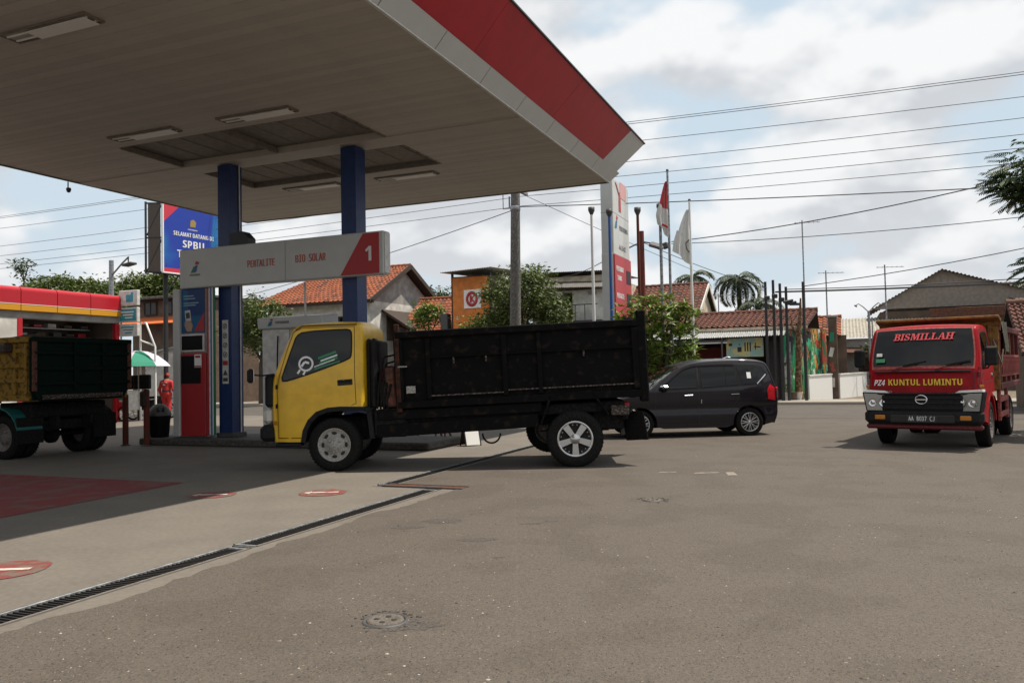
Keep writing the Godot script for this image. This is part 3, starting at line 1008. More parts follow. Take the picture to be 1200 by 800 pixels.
	for q in 4:
		g = G.new()
		g.lathe([Vector2(0.062, 0.0), Vector2(0.062, 0.004), Vector2(0.046, 0.004), Vector2(0.046, 0.0)], Transform3D(Basis(Vector3.RIGHT, PI / 2), Vector3(0, 2.62 - q * 0.21, 0.009)), 20)
		g.bar(Vector3(-0.035, 2.62 - q * 0.21 - 0.035, 0.011), Vector3(0.035, 2.62 - q * 0.21 + 0.035, 0.011), 0.012, 0.003, Vector3(0, 0, 1))
		g.box(Vector3(0, 2.62 - q * 0.21, 0.01), Vector3(0.03, 0.055, 0.003))
		part(w, "symbol", g, M.dark_grey)
	g = G.new()
	g.box(Vector3(0, 1.80, 0.01), Vector3(0.14, 0.10, 0.004))
	part(w, "symbol", g, M.sign_red)
	g = G.new()
	g.prism(PackedVector2Array([Vector2(-0.065, 1.53), Vector2(0.065, 1.53), Vector2(0, 1.65)]), 0.008, 0.013)
	g.box(Vector3(0, 1.43, 0.01), Vector3(0.13, 0.08, 0.004))
	part(w, "symbol", g, M.dark_grey)
	# wall box and horn up by the column
	var hb := thing("speaker_box", "dark hood of a box fixed behind the left blue column above the sign", "speaker", S(0.42, 4.38, 0.2), YAW)
	g = G.new()
	g.prism(PackedVector2Array([Vector2(-0.22, 0), Vector2(0.3, 0), Vector2(0.3, 0.16), Vector2(0.14, 0.32), Vector2(-0.22, 0.3)]), -0.1, 0.15)
	part(hb, "housing", g, M.black_trim)
	g = G.new()
	g.box(Vector3(-0.2, 0.12, 0.02), Vector3(0.1, 0.14, 0.12), Basis(), 0.01)
	part(hb, "bracket", g, M.dark_grey)
	# the dispenser between the columns
	var d := thing("fuel_dispenser", "tall white fuel dispenser with slanted top banner behind the yellow cab", "fuel pump", S(1.75, 0.15, 0.05), YAW)
	g = G.new()
	g.box(Vector3(-0.36, 1.18, 0), Vector3(0.72, 2.36, 0.52), Basis(), 0.03)
	part(d, "cabinet", g, M.white)
	g = G.new()
	g.box(Vector3(0.12, 1.2, 0.02), Vector3(0.22, 2.32, 0.44), Basis(), 0.02)
	part(d, "hose_column", g, mat("cream_panel", lin(0.55, 0.48, 0.28), 0.6, 0.0, M.t_gr, 0.7))
	g = G.new()
	g.box(Vector3(0.55, 1.15, 0), Vector3(0.60, 2.3, 0.5), Basis(), 0.03)
	part(d, "cabinet", g, M.white)
	g = G.new()
	g.box(Vector3(0.55, 2.08, 0.255), Vector3(0.46, 0.22, 0.02), Basis(), 0.005)
	part(d, "display", g, M.poster_blue)
	g = G.new()
	g.box(Vector3(0.07, 2.51, 0.03), Vector3(1.72, 0.25, 0.60), Basis(Vector3.RIGHT, 0.12), 0.03)
	part(d, "top_banner", g, M.fascia_white)
	emblem(d, Vector3(-0.42, 2.50, 0.335), 0.16)
	text(d, "PERTAMINA", 0.36, 0.055, M.letter_grey, Transform3D(Basis(), Vector3(-0.1, 2.49, 0.335)), "Droid Sans", 0.01)
	for s in [-0.3, 0.12]:
		var noz := group_part(d, "nozzle")
		g = G.new()
		g.box(Vector3(s, 1.2, 0.29), Vector3(0.07, 0.22, 0.09), Basis(Vector3.RIGHT, 0.3), 0.02)
		g.tube([Vector3(s, 1.1, 0.30), Vector3(s, 1.04, 0.36), Vector3(s, 0.96, 0.40)], [0.014], 8)
		part(noz, "handle", g, M.black_plastic)
		g = G.new()
		var pts := []
		for q in 13:
			var t := q / 12.0
			pts.append(Vector3(s + 0.05 + 0.04 * sin(t * PI), lerpf(1.1, 2.2, t) - sin(t * PI) * 0.75, 0.30 + 0.1 * sin(t * PI)))
		g.tube(pts, [0.016], 8)
		part(noz, "hose", g, M.rubber)
	g = G.new()
	g.cyl(Vector3(0.25, 2.62, 0.0), Vector3(0.25, 3.36, 0.0), 0.025, 10)
	part(d, "riser_pipe", g, M.white)
	# waste bin on the island end
	var bn := thing("waste_bin", "black domed waste bin beside the poster panel", "bin", S(-1.78, 0.15, 0.45), 0)
	g = G.new()
	g.lathe([Vector2(0.0, 0.0), Vector2(0.20, 0.0), Vector2(0.24, 0.46), Vector2(0.25, 0.46), Vector2(0.25, 0.5), Vector2(0.0, 0.5)], Transform3D(), 24)
	part(bn, "body", g, M.black_plastic)
	g = G.new()
	g.lathe([Vector2(0.26, 0.49), Vector2(0.255, 0.54), Vector2(0.2, 0.66), Vector2(0.11, 0.74), Vector2(0.0, 0.76)], Transform3D(), 24)
	part(bn, "dome_lid", g, M.dark_grey)
	g = G.new()
	g.box(Vector3(0.1, 0.62, 0.17), Vector3(0.16, 0.12, 0.03), Basis(Vector3.UP, 0.5) * Basis(Vector3.RIGHT, -0.5), 0.01)
	part(bn, "flap", g, M.black_plastic)
	# guard posts
	for q in [[-2.22, 1.0, "rusty red guard post beside the green tailgate", 1.12, false], [-1.62, 0.97, "rusty guard post carrying a black payment terminal", 1.22, true]]:
		var p := thing("guard_post", q[2], "post", S(q[0], 0, q[1]), YAW, "posts at the island end")
		g = G.new()
		g.cyl(Vector3(0, 0, 0), Vector3(0, q[3], 0), 0.065, 14)
		g.lathe([Vector2(0.065, q[3]), Vector2(0.045, q[3] + 0.03), Vector2(0.0, q[3] + 0.035)], Transform3D(), 14)
		part(p, "post", g, mat("post_rust", Color(1, 1, 1), 0.8, 0.0, two_tone(44, 0.02, Color(0.42, 0.16, 0.12), Color(0.30, 0.20, 0.14), 0.4, 0.7), 1.1) if not M.has("post_rust") else M.post_rust)
		g = G.new()
		g.lathe([Vector2(0.11, 0.0), Vector2(0.11, 0.02), Vector2(0.067, 0.03)], Transform3D(), 14)
		part(p, "foot", g, M.dark_grey)
		if q[4]:
			g = G.new()
			g.box(Vector3(-0.02, q[3] + 0.2, 0.02), Vector3(0.24, 0.32, 0.12), Basis(Vector3.UP, 0.4), 0.02)
			part(p, "terminal", g, M.black_plastic)
			g = G.new()
			g.box(Vector3(-0.02, q[3] - 0.18, 0.07), Vector3(0.16, 0.34, 0.10), Basis(), 0.03)
			part(p, "paper_box", g, M.wood_dark)
# ---- rounded bodies from a side outline -------------------------------------
func outline_normals(p: Array) -> Array:
	var o := []
	for i in p.size():
		var t := Vector2.ZERO
		if i > 0: t += (p[i] - p[i - 1]).normalized()
		if i < p.size() - 1: t += (p[i + 1] - p[i]).normalized()
		t = t.normalized()
		o.append(Vector2(-t.y, t.x))
	return o
func resample(p: Array, step: float) -> Array:
	var o := [p[0]]
	for i in p.size() - 1:
		var n := maxi(1, int(ceil(p[i].distance_to(p[i + 1]) / step)))
		for k in n: o.append(p[i].lerp(p[i + 1], float(k + 1) / n))
	return o
func smooth_line(p: Array, times := 2) -> Array:
	for t in times:
		var o := [p[0]]
		for i in p.size() - 1:
			if i > 0: o.append(p[i].lerp(p[i + 1], 0.25))
			if i < p.size() - 2: o.append(p[i].lerp(p[i + 1], 0.75))
		o.append(p[p.size() - 1])
		p = o
	return p
func side_patch(g: G, poly: PackedVector2Array, zf: Callable, off: float, cell: Vector2, sides := [1.0, -1.0]):
	var lo := poly[0]
	var hi := poly[0]
	for p in poly:
		lo = lo.min(p)
		hi = hi.max(p)
	var nx := maxi(1, int(ceil((hi.x - lo.x) / cell.x)))
	var ny := maxi(1, int(ceil((hi.y - lo.y) / cell.y)))
	for i in nx:
		for j in ny:
			var a := Vector2(lerpf(lo.x, hi.x, float(i) / nx), lerpf(lo.y, hi.y, float(j) / ny))
			var b := Vector2(lerpf(lo.x, hi.x, float(i + 1) / nx), lerpf(lo.y, hi.y, float(j + 1) / ny))
			for q in Geometry2D.intersect_polygons(poly, PackedVector2Array([a, Vector2(b.x, a.y), b, Vector2(a.x, b.y)])):
				var ix := Geometry2D.triangulate_polygon(q)
				for t in range(0, ix.size(), 3):
					for sg in sides:
						var vs := []
						var ns := []
						for m in 3:
							var p: Vector2 = q[ix[t + m]]
							var z: float = zf.call(p.x, p.y)
							var e := 0.01
							var dx: float = (zf.call(p.x + e, p.y) - z) / e
							var dy: float = (zf.call(p.x, p.y + e) - z) / e
							vs.append(Vector3(p.x, p.y, (z + off) * sg))
							ns.append(Vector3(-dx, -dy, sg).normalized() if sg > 0 else Vector3(-dx, -dy, -1).normalized())
						g.tn(vs[0], vs[1], vs[2], ns[0], ns[1], ns[2])
func skin(g: G, pts: Array, nrm: Array, zf: Callable, r: float, crown: float, off := 0.0, zm := -1.0, div := 8):
	var rows := []
	var rn := []
	for i in pts.size():
		var pin: Vector2 = pts[i] - nrm[i] * r
		var Z: float = zf.call(pin.x, pin.y) - r
		var lim: float = Z if zm < 0 else minf(Z, Z * zm)
		var ro := []
		var rr := []
		for k in div + 1:
			var z := lerpf(-lim, lim, float(k) / div)
			var t := z / maxf(Z, 0.01)
			var p: Vector2 = pts[i] + nrm[i] * (crown * (1.0 - t * t) + off)
			ro.append(Vector3(p.x, p.y, z))
			rr.append(Vector3(nrm[i].x, nrm[i].y, 2.0 * crown * t / maxf(Z, 0.01)).normalized())
		rows.append(ro)
		rn.append(rr)
	for i in pts.size() - 1:
		for k in div:
			g.quadn(rows[i][k], rows[i][k + 1], rows[i + 1][k + 1], rows[i + 1][k], rn[i][k], rn[i][k + 1], rn[i + 1][k + 1], rn[i + 1][k])
func shell(g: G, top: Array, under: Array, zf: Callable, r: float, crown: float, cell := Vector2(0.25, 0.14)):
	var nrm := outline_normals(top)
	# fillet between the sides and the top
	var poly := PackedVector2Array()
	var st := 4
	for sg in [1.0, -1.0]:
		var rows := []
		var rn := []
		for i in top.size():
			var pin: Vector2 = top[i] - nrm[i] * r
			if sg > 0: poly.append(pin)
			var Z: float = zf.call(pin.x, pin.y)
			var ro := []
			var rr := []
			for k in st + 1:
				var a := PI * 0.5 * k / st
				var p: Vector2 = pin + nrm[i] * (r * sin(a))
				ro.append(Vector3(p.x, p.y, sg * (Z - r * (1.0 - cos(a)))))
				rr.append(Vector3(nrm[i].x * sin(a), nrm[i].y * sin(a), sg * cos(a)))
			rows.append(ro)
			rn.append(rr)
		for i in top.size() - 1:
			for k in st:
				g.quadn(rows[i][k], rows[i][k + 1], rows[i + 1][k + 1], rows[i + 1][k], rn[i][k], rn[i][k + 1], rn[i + 1][k + 1], rn[i + 1][k])
	for p in under: poly.append(p)
	side_patch(g, poly, zf, 0.0, cell)
	skin(g, top, nrm, zf, r, crown)
func arc_pts(cx: float, cy: float, r: float, a0: float, a1: float, n: int) -> Array:
	var o := []
	for k in n + 1:
		var a := deg_to_rad(lerpf(a0, a1, float(k) / n))
		o.append(Vector2(cx + cos(a) * r, cy + sin(a) * r))
	return o
func seam(g: G, line: Array, zf: Callable, wd := 0.010, off := 0.0025, sides := [1.0, -1.0]):
	for i in line.size() - 1:
		var t: Vector2 = (line[i + 1] - line[i]).normalized()
		var n := Vector2(-t.y, t.x) * wd * 0.5
		side_patch(g, PackedVector2Array([line[i] - n, line[i + 1] - n, line[i + 1] + n, line[i] + n]), zf, off, Vector2(0.2, 0.12), sides)
# one part on each flank
func patch_pair(o: Node, nm: String, m: Material, poly: PackedVector2Array, zf: Callable, off: float, cell := Vector2(0.2, 0.12)):
	for s in [1.0, -1.0]:
		var g := G.new()
		side_patch(g, poly, zf, off, cell, [s])
		part(o, nm, g, m)
func seam_pair(o: Node, nm: String, m: Material, lines: Array, zf: Callable, wd := 0.010, off := 0.0025):
	for s in [1.0, -1.0]:
		var g := G.new()
		for l in lines: seam(g, l, zf, wd, off, [s])
		part(o, nm, g, m)
# ---- wheels, axle along z ---------------------------------------------------
func wheel(parent: Node, at: Vector3, R: float, wd: float, style: String, out := 1.0):
	var w := group_part(parent, "wheel", at)
	var ax := Basis(Vector3.RIGHT, PI / 2 * out)
	var xf := Transform3D(ax, Vector3.ZERO)
	var h := wd * 0.5
	var rr := R * (0.62 if style != "alloy" else 0.66)
	var g := G.new()
	var prof := [Vector2(rr, -h * 0.8), Vector2(rr * 1.06, -h * 0.96), Vector2(R * 0.84, -h), Vector2(R * 0.95, -h * 0.86), Vector2(R * 0.985, -h * 0.7)]
	for k in 4:
		var y0 := lerpf(-h * 0.62, h * 0.62, k / 4.0)
		var y1 := lerpf(-h * 0.62, h * 0.62, (k + 0.78) / 4.0)
		var y2 := lerpf(-h * 0.62, h * 0.62, (k + 1.0) / 4.0)
		prof.append_array([Vector2(R, y0), Vector2(R, y0), Vector2(R, y1), Vector2(R, y1)])
		if k < 3: prof.append_array([Vector2(R * 0.965, y1 + 0.002), Vector2(R * 0.965, y2 - 0.002)])
	prof.append_array([Vector2(R * 0.985, h * 0.7), Vector2(R * 0.95, h * 0.86), Vector2(R * 0.84, h), Vector2(rr * 1.06, h * 0.96), Vector2(rr, h * 0.8)])
	g.lathe(prof, xf, 40)
	if style != "alloy":
		# lugs along both shoulders
		for k in 44:
			var a := TAU * k / 44.0
			for s in [-1.0, 1.0]:
				var d := Vector3(cos(a), 0, sin(a))
				g.bar(ax * (d * R * 0.955 + Vector3(0, s * h * 0.80, 0)), ax * (d * R * 0.995 + Vector3(0, s * h * 0.62, 0)), 0.028, 0.012)
	part(w, "tyre", g, M.rubber)
	g = G.new()
	match style:
		"hub":
			g.lathe([Vector2(rr * 1.02, h * 0.9), Vector2(rr * 0.98, h * 0.96), Vector2(rr * 0.93, h * 0.9), Vector2(rr * 0.86, h * 0.62), Vector2(rr * 0.62, h * 0.70), Vector2(rr * 0.50, h * 0.78), Vector2(rr * 0.46, h * 0.95), Vector2(rr * 0.30, h * 1.02), Vector2(rr * 0.27, h * 1.1), Vector2(0, h * 1.14)], xf, 36)
			part(w, "rim", g, M.hub_white)
			for k in 8:
				g = G.new()
				var a := TAU * k / 8.0
				g.lathe([Vector2(rr * 0.115, -0.004), Vector2(rr * 0.11, 0.006), Vector2(0, 0.006)], xf * Transform3D(Basis(Vector3.UP, -a) * Basis.from_scale(Vector3(0.8, 1, 1.4)) * Basis(Vector3(0, 0, 1), -0.2), Vector3(cos(a), 0, sin(a)) * rr * 0.71 + Vector3(0, h * 0.70, 0)), 12)
				part(w, "hand_hole_shade", g, M.dark_hole)  # dark disc laid on the rim, painting the shade of a hole
			g = G.new()
			for k in 6:
				var a := TAU * (k + 0.5) / 6.0
				var c := ax * (Vector3(cos(a), 0, sin(a)) * rr * 0.40 + Vector3(0, h * 0.95, 0))
				g.cyl(c, c + ax * Vector3(0, 0.03, 0), 0.013, 6)
			part(w, "bolts", g, M.steel)
		"star":
			g.lathe([Vector2(rr * 1.03, h * 0.92), Vector2(rr * 1.0, h * 1.0), Vector2(rr * 0.92, h * 0.98), Vector2(rr * 0.88, h * 0.5), Vector2(rr * 0.86, h * 0.2)], xf, 36)
			for k in 5:
				var a := TAU * k / 5.0 + 0.3
				var d := Vector3(cos(a), 0, sin(a))
				var s := Vector3(-sin(a), 0, cos(a))
				var p := [d * rr * 0.16 + s * rr * 0.14, d * rr * 0.90 + s * rr * 0.19, d * rr * 0.90 - s * rr * 0.19, d * rr * 0.16 - s * rr * 0.14]
				var up := Vector3(0, h * 0.86, 0)
				g.slab(ax * (p[0] + up), ax * (p[1] + up), ax * (p[2] + up), ax * (p[3] + up), ax * Vector3.UP, 0.05)
			g.lathe([Vector2(rr * 0.30, h * 0.75), Vector2(rr * 0.28, h * 0.93), Vector2(rr * 0.12, h * 0.96), Vector2(rr * 0.1, h * 1.02), Vector2(0, h * 1.02)], xf, 20)
			part(w, "rim", g, M.alloy)
			g = G.new()
			g.lathe([Vector2(rr * 0.97, h * 0.25), Vector2(rr * 0.3, h * 0.2), Vector2(0, h * 0.2)], xf, 30)
			part(w, "brake_drum", g, M.dark_hole)
			g = G.new()
			for k in 20:
				var a := TAU * (k + 0.5) / 20.0
				var c := ax * (Vector3(cos(a), 0, sin(a)) * rr * 0.80 + Vector3(0, h * 0.45, 0))
				g.cyl(c, c + ax * Vector3(0, 0.02, 0), 0.011, 6)
			part(w, "bolts", g, M.steel)
		"alloy":
			g.lathe([Vector2(rr * 1.03, h * 0.9), Vector2(rr * 1.0, h * 0.99), Vector2(rr * 0.94, h * 0.95), Vector2(rr * 0.9, h * 0.4)], xf, 32)
			for k in 8:
				var a := TAU * k / 8.0
				for s2 in [-0.16, 0.16]:
					var d := Vector3(cos(a), 0, sin(a))
					var d2 := Vector3(cos(a + s2), 0, sin(a + s2))
					g.bar(ax * (d * rr * 0.15 + Vector3(0, h * 0.86, 0)), ax * (d2 * rr * 0.94 + Vector3(0, h * 0.82, 0)), 0.018, 0.02, ax * Vector3.UP, 0.004)
			g.lathe([Vector2(rr * 0.24, h * 0.7), Vector2(rr * 0.22, h * 0.93), Vector2(0, h * 0.96)], xf, 18)
			part(w, "rim", g, M.alloy)
			g = G.new()
			g.lathe([Vector2(rr * 0.95, h * 0.3), Vector2(0, h * 0.25)], xf, 24)
			part(w, "brake_disc", g, M.dark_hole)
		_:
			g.lathe([Vector2(rr * 1.02, h * 0.9), Vector2(rr * 0.97, h * 0.95), Vector2(rr * 0.9, h * 0.3), Vector2(rr * 0.55, h * 0.1), Vector2(rr * 0.5, h * 0.5), Vector2(rr * 0.3, h * 0.62), Vector2(0, h * 0.66)], xf, 30)
			part(w, "rim", g, mat("rim_dull", lin(0.24, 0.21, 0.19), 0.6, 0.3, M.t_gr2, 2.0) if not M.has("rim_dull") else M.rim_dull)
			g = G.new()
			for k in 6:
				var a := TAU * k / 6.0
				var c := ax * (Vector3(cos(a), 0, sin(a)) * rr * 0.42 + Vector3(0, h * 0.52, 0))
				g.cyl(c, c + ax * Vector3(0, 0.03, 0), 0.014, 6)
			part(w, "bolts", g, M.steel)
	return w

func mirror(parent: Node, at: Vector3, arm: Array, turn: float, sz := Vector3(0.07, 0.34, 0.20)):
	var m := group_part(parent, "mirror", at)
	var g := G.new()
	g.box(Vector3.ZERO, sz, Basis(Vector3.UP, turn), 0.03)
	part(m, "housing", g, M.black_plastic)
	g = G.new()
	g.tube(arm, [0.014], 8)
	part(m, "arm", g, M.black_plastic)
	g = G.new()
	g.box(Basis(Vector3.UP, turn) * Vector3(sz.x * 0.5, 0, 0), Vector3(0.006, sz.y * 0.84, sz.z * 0.8), Basis(Vector3.UP, turn))
	part(m, "mirror_glass", g, M.chrome)

func chassis_frame(o: Node, x0: float, x1: float, y: float):
	for s in [-1.0, 1.0]:
		var g := G.new()
		g.box(Vector3((x0 + x1) * 0.5, y, s * 0.38), Vector3(x1 - x0, 0.18, 0.07), Basis(), 0.01)
		part(o, "chassis_rail", g, M.chassis)
func axle(o: Node, x: float, y: float, half: float):
	var g := G.new()
	g.cyl(Vector3(x, y, -half), Vector3(x, y, half), 0.06, 12)
	g.lathe([Vector2(0.0, -0.16), Vector2(0.1, -0.14), Vector2(0.19, -0.05), Vector2(0.19, 0.05), Vector2(0.1, 0.14), Vector2(0, 0.16)], Transform3D(Basis(Vector3.RIGHT, PI / 2), Vector3(x, y, 0)), 16)
	part(o, "axle", g, M.chassis)
	for s in [-1.0, 1.0]:
		g = G.new()
		for k in 5: g.box(Vector3(x, y + 0.09 + k * 0.014, s * 0.42), Vector3(1.1 - k * 0.18, 0.012, 0.07))
		part(o, "leaf_spring", g, M.chassis)

# a dump body: sides with rails and ribs, front wall, tailgate; x runs back from the front wall, y up from its floor
func dump_body(b: Node, L: float, Hh: float, half: float, skin_m: Material, rib_m: Material, ribs: Array, gate_m: Material):
	var g := G.new()
	g.box(Vector3(L * 0.5, 0.03, 0), Vector3(L, 0.06, half * 2 - 0.1))
	part(b, "floor", g, skin_m)
	var nz := FastNoiseLite.new()
	nz.seed = 17
	nz.frequency = 1.6
	for s in [-1.0, 1.0]:
		g = G.new()
		g.box(Vector3(L * 0.5, Hh * 0.5, s * (half - 0.085)), Vector3(L, Hh - 0.02, 0.02))
		# beaten outer skin
		var nx := int(L / 0.07)
		var ny := int(Hh / 0.07)
		var zz := func(i: int, j: int) -> float: return half - 0.058 + nz.get_noise_3d(i * 0.07, j * 0.07, s * 9.0) * 0.022
		for i in nx:
			for j in ny:
				var vs := []
				var ns := []
				for q in [[0, 0], [1, 0], [1, 1], [0, 1]]:
					var a: int = i + q[0]
					var d: int = j + q[1]
					vs.append(Vector3(L * a / nx, 0.01 + (Hh - 0.02) * d / ny, s * zz.call(a, d)))
					ns.append(Vector3((zz.call(a - 1, d) - zz.call(a + 1, d)) / 0.14, (zz.call(a, d - 1) - zz.call(a, d + 1)) / 0.14, 1.0 * s).normalized())
				g.quadn(vs[0], vs[1], vs[2], vs[3], ns[0], ns[1], ns[2], ns[3])
		part(b, "side_panel", g, skin_m)
		g = G.new()
		g.box(Vector3(L * 0.5 + 0.01, Hh - 0.05, s * (half - 0.04)), Vector3(L + 0.02, 0.11, 0.11), Basis(), 0.012)
		part(b, "top_rail", g, rib_m)
		g = G.new()
		g.box(Vector3(L * 0.5, 0.05, s * (half - 0.04)), Vector3(L, 0.11, 0.1), Basis(), 0.012)
		part(b, "bottom_rail", g, rib_m)
		for r in ribs:
			g = G.new()
			g.box(Vector3(r[0], Hh * 0.5, s * (half - 0.035)), Vector3(r[1], Hh - 0.24, 0.075), Basis(), 0.01)
			part(b, "rib", g, rib_m)
	g = G.new()
	g.box(Vector3(0.0, Hh * 0.5 + 0.04, 0), Vector3(0.05, Hh + 0.1, half * 2 - 0.02), Basis(), 0.01)
	part(b, "front_wall", g, skin_m)
	g = G.new()
	g.box(Vector3(L + 0.02, Hh * 0.48, 0), Vector3(0.05, Hh * 0.94, half * 2 - 0.16), Basis(), 0.01)
	part(b, "tailgate", g, gate_m)

func build_yellow_truck():
	var o := thing("dump_truck", "yellow-cab dump truck with black bed leaving the pumps", "truck", Vector3(-2.75, 0, -13.47), deg_to_rad(-2.0))
	var g := G.new()
	var zf := func(x: float, y: float) -> float:
		var z := 0.90 - 0.085 * pow(clampf((y - 1.38) / 0.9, 0, 1), 1.3)
		z -= 0.012 * pow(clampf((1.0 - y) / 0.6, 0, 1), 2.0)
		return z - 0.11 * pow(clampf((-0.70 - x) / 0.30, 0, 1), 2.0)
	var top := smooth_line([Vector2(-0.96, 0.46), Vector2(-0.99, 0.75), Vector2(-1.0, 1.1), Vector2(-0.985, 1.42), Vector2(-0.945, 1.52), Vector2(-0.67, 2.17), Vector2(-0.62, 2.25), Vector2(-0.53, 2.285), Vector2(0.0, 2.31), Vector2(0.35, 2.30), Vector2(0.43, 2.27), Vector2(0.465, 2.19), Vector2(0.47, 1.6), Vector2(0.47, 0.98)])
	var under := [Vector2(0.47, 0.98), Vector2(0.08, 0.985), Vector2(-0.10, 0.965), Vector2(-0.26, 0.90), Vector2(-0.38, 0.79), Vector2(-0.45, 0.64), Vector2(-0.48, 0.46)]
	shell(g, resample(top, 0.12), under, zf, 0.06, 0.05)
	part(o, "cab", g, M.truck_yellow)
	# side windows with rubber frames
	var wp := smooth_line([Vector2(-0.80, 1.46), Vector2(-0.62, 1.98), Vector2(-0.58, 2.10), Vector2(-0.48, 2.16), Vector2(0.18, 2.19), Vector2(0.26, 2.17), Vector2(0.27, 2.08), Vector2(0.27, 1.80), Vector2(0.24, 1.74), Vector2(-0.10, 1.62), Vector2(-0.36, 1.53), Vector2(-0.70, 1.425), Vector2(-0.79, 1.42)], 1)
	var pw := PackedVector2Array(wp)
	patch_pair(o, "window_rubber", M.black_plastic, Geometry2D.offset_polygon(pw, 0.022)[0], zf, 0.003)
	patch_pair(o, "side_window", M.glass_dark, pw, zf, 0.006)
	# sticker on the glass: a skull-like ring with green and white bars
	g = G.new()
	var ring := arc_pts(-0.43, 1.67, 0.105, 0, 360, 20)
	for i in 20: seam(g, [ring[i], ring[i + 1]], zf, 0.03, 0.009, [1.0])
	seam(g, [Vector2(-0.50, 1.63), Vector2(-0.45, 1.70), Vector2(-0.38, 1.68)], zf, 0.035, 0.009, [1.0])
	seam(g, [Vector2(-0.52, 1.58), Vector2(-0.56, 1.52)], zf, 0.03, 0.009, [1.0])
	seam(g, [Vector2(-0.44, 1.56), Vector2(-0.47, 1.50)], zf, 0.03, 0.009, [1.0])
	seam(g, [Vector2(-0.20, 1.71), Vector2(0.06, 1.80)], zf, 0.022, 0.009, [1.0])
	seam(g, [Vector2(-0.30, 1.62), Vector2(0.02, 1.73)], zf, 0.014, 0.009, [1.0])
	part(o, "sticker", g, M.letter_white)
	g = G.new()
	seam(g, [Vector2(-0.24, 1.75), Vector2(0.04, 1.85)], zf, 0.04, 0.008, [1.0])
	seam(g, [Vector2(-0.22, 1.665), Vector2(0.06, 1.765)], zf, 0.05, 0.008, [1.0])
	seam(g, [Vector2(-0.30, 1.585), Vector2(0.10, 1.70)], zf, 0.025, 0.008, [1.0])
	part(o, "sticker", g, M.sign_green)
	# windscreen and rear cab window
	var wsl := []
	for p in resample(top, 0.08):
		if p.x < -0.55 and p.y > 1.53 and p.y < 2.14: wsl.append(p)
	g = G.new()
	skin(g, wsl, outline_normals(wsl), zf, 0.06, 0.05, 0.004, 0.95)
	part(o, "windscreen", g, M.glass_dark)
	# door seams and the pressed line
	seam_pair(o, "door_seam", M.seam, [[Vector2(-0.88, 0.52), Vector2(-0.90, 1.3), Vector2(-0.86, 1.48), Vector2(-0.64, 2.17), Vector2(-0.5, 2.23), Vector2(0.32, 2.24), Vector2(0.33, 1.55), Vector2(0.35, 1.04), Vector2(0.28, 1.02)]], zf)
	seam_pair(o, "sill_seam", M.seam, [[Vector2(-0.96, 0.525), Vector2(-0.47, 0.525)]], zf, 0.014)
	seam_pair(o, "door_crease", M.truck_yellow, [[Vector2(-0.96, 1.185), Vector2(0.32, 1.245)]], zf, 0.02, 0.006)
	seam_pair(o, "drip_rail", M.seam, [[Vector2(-0.60, 2.20), Vector2(-0.50, 2.262), Vector2(0.36, 2.272)]], zf, 0.022, 0.014)
	for h in [1.02, 1.32]:
		for s in [1.0, -1.0]:
			g = G.new()
			g.box(Vector3(-0.905, h, s * (zf.call(-0.9, h) + 0.006)), Vector3(0.035, 0.07, 0.02), Basis(), 0.006)
			part(o, "door_hinge", g, M.black_plastic)
	for s in [1.0, -1.0]:
		g = G.new()
		g.box(Vector3(-0.93, 0.76, s * (zf.call(-0.93, 0.76) + 0.004)), Vector3(0.09, 0.06, 0.02), Basis(Vector3.UP, -s * 0.45), 0.008)
		part(o, "side_marker", g, M.amber)
		g = G.new()
		g.box(Vector3(0.16, 1.41, s * 0.905), Vector3(0.03, 0.03, 0.012), Basis(), 0.006)
		part(o, "door_lock", g, M.steel)
		g = G.new()
		g.box(Vector3(-0.72, 0.42, s * 0.80), Vector3(0.4, 0.05, 0.22), Basis(), 0.015)
		part(o, "step", g, M.black_plastic)
	for s in [1.0, -1.0]:
		var dh := group_part(o, "door_handle")
		g = G.new()
		g.box(Vector3(0.18, 1.37, s * 0.897), Vector3(0.24, 0.095, 0.02), Basis(Vector3(0, 0, 1), 0.06), 0.02)
		part(dh, "recess", g, M.dark_hole)
		g = G.new()
		g.bar(Vector3(0.08, 1.385, s * 0.915), Vector3(0.28, 1.395, s * 0.915), 0.022, 0.035, Vector3.UP, 0.008)
		part(dh, "grip", g, M.black_plastic)
		mirror(o, Vector3(-1.26, 1.50, s * 1.02), [Vector3(0.02, 0.02, 0), Vector3(0.16, 0.0, -s * 0.05), Vector3(0.32, 0.02, -s * 0.16)], s * 0.5, Vector3(0.08, 0.22, 0.2))
		# black corner panels, lamps
		g = G.new()
		g.box(Vector3(-1.02, 1.26, s * 0.72), Vector3(0.16, 0.52, 0.24), Basis(Vector3.UP, -s * 0.5), 0.05)
		part(o, "corner_panel", g, M.black_plastic)
		g = G.new()
		g.box(Vector3(-1.04, 0.87, s * 0.70), Vector3(0.16, 0.25, 0.28), Basis(Vector3.UP, -s * 0.45), 0.05)
		part(o, "headlight", g, M.lamp_clear)
		# wheel-arch fender
		g = G.new()
		var fl := [Vector2(-0.52, 0.46), Vector2(-0.49, 0.64), Vector2(-0.41, 0.80), Vector2(-0.28, 0.925), Vector2(-0.10, 0.985), Vector2(0.10, 1.0), Vector2(0.50, 0.99), Vector2(0.58, 0.94), Vector2(0.63, 0.5)]
		for i in fl.size() - 1:
			var n: Vector2 = (fl[i + 1] - fl[i]).normalized()
			n = Vector2(n.y, -n.x)
			var a0 := Vector3(fl[i].x, fl[i].y, s * 0.905)
			var a1 := Vector3(fl[i + 1].x, fl[i + 1].y, s * 0.905)
			var nn := Vector3(n.x, n.y, 0) * 0.07
			g.slab(a0, a1, a1 + nn, a0 + nn, Vector3(0, 0, s), 0.42)
		part(o, "wheel_arch", g, M.black_plastic)
	g = G.new()
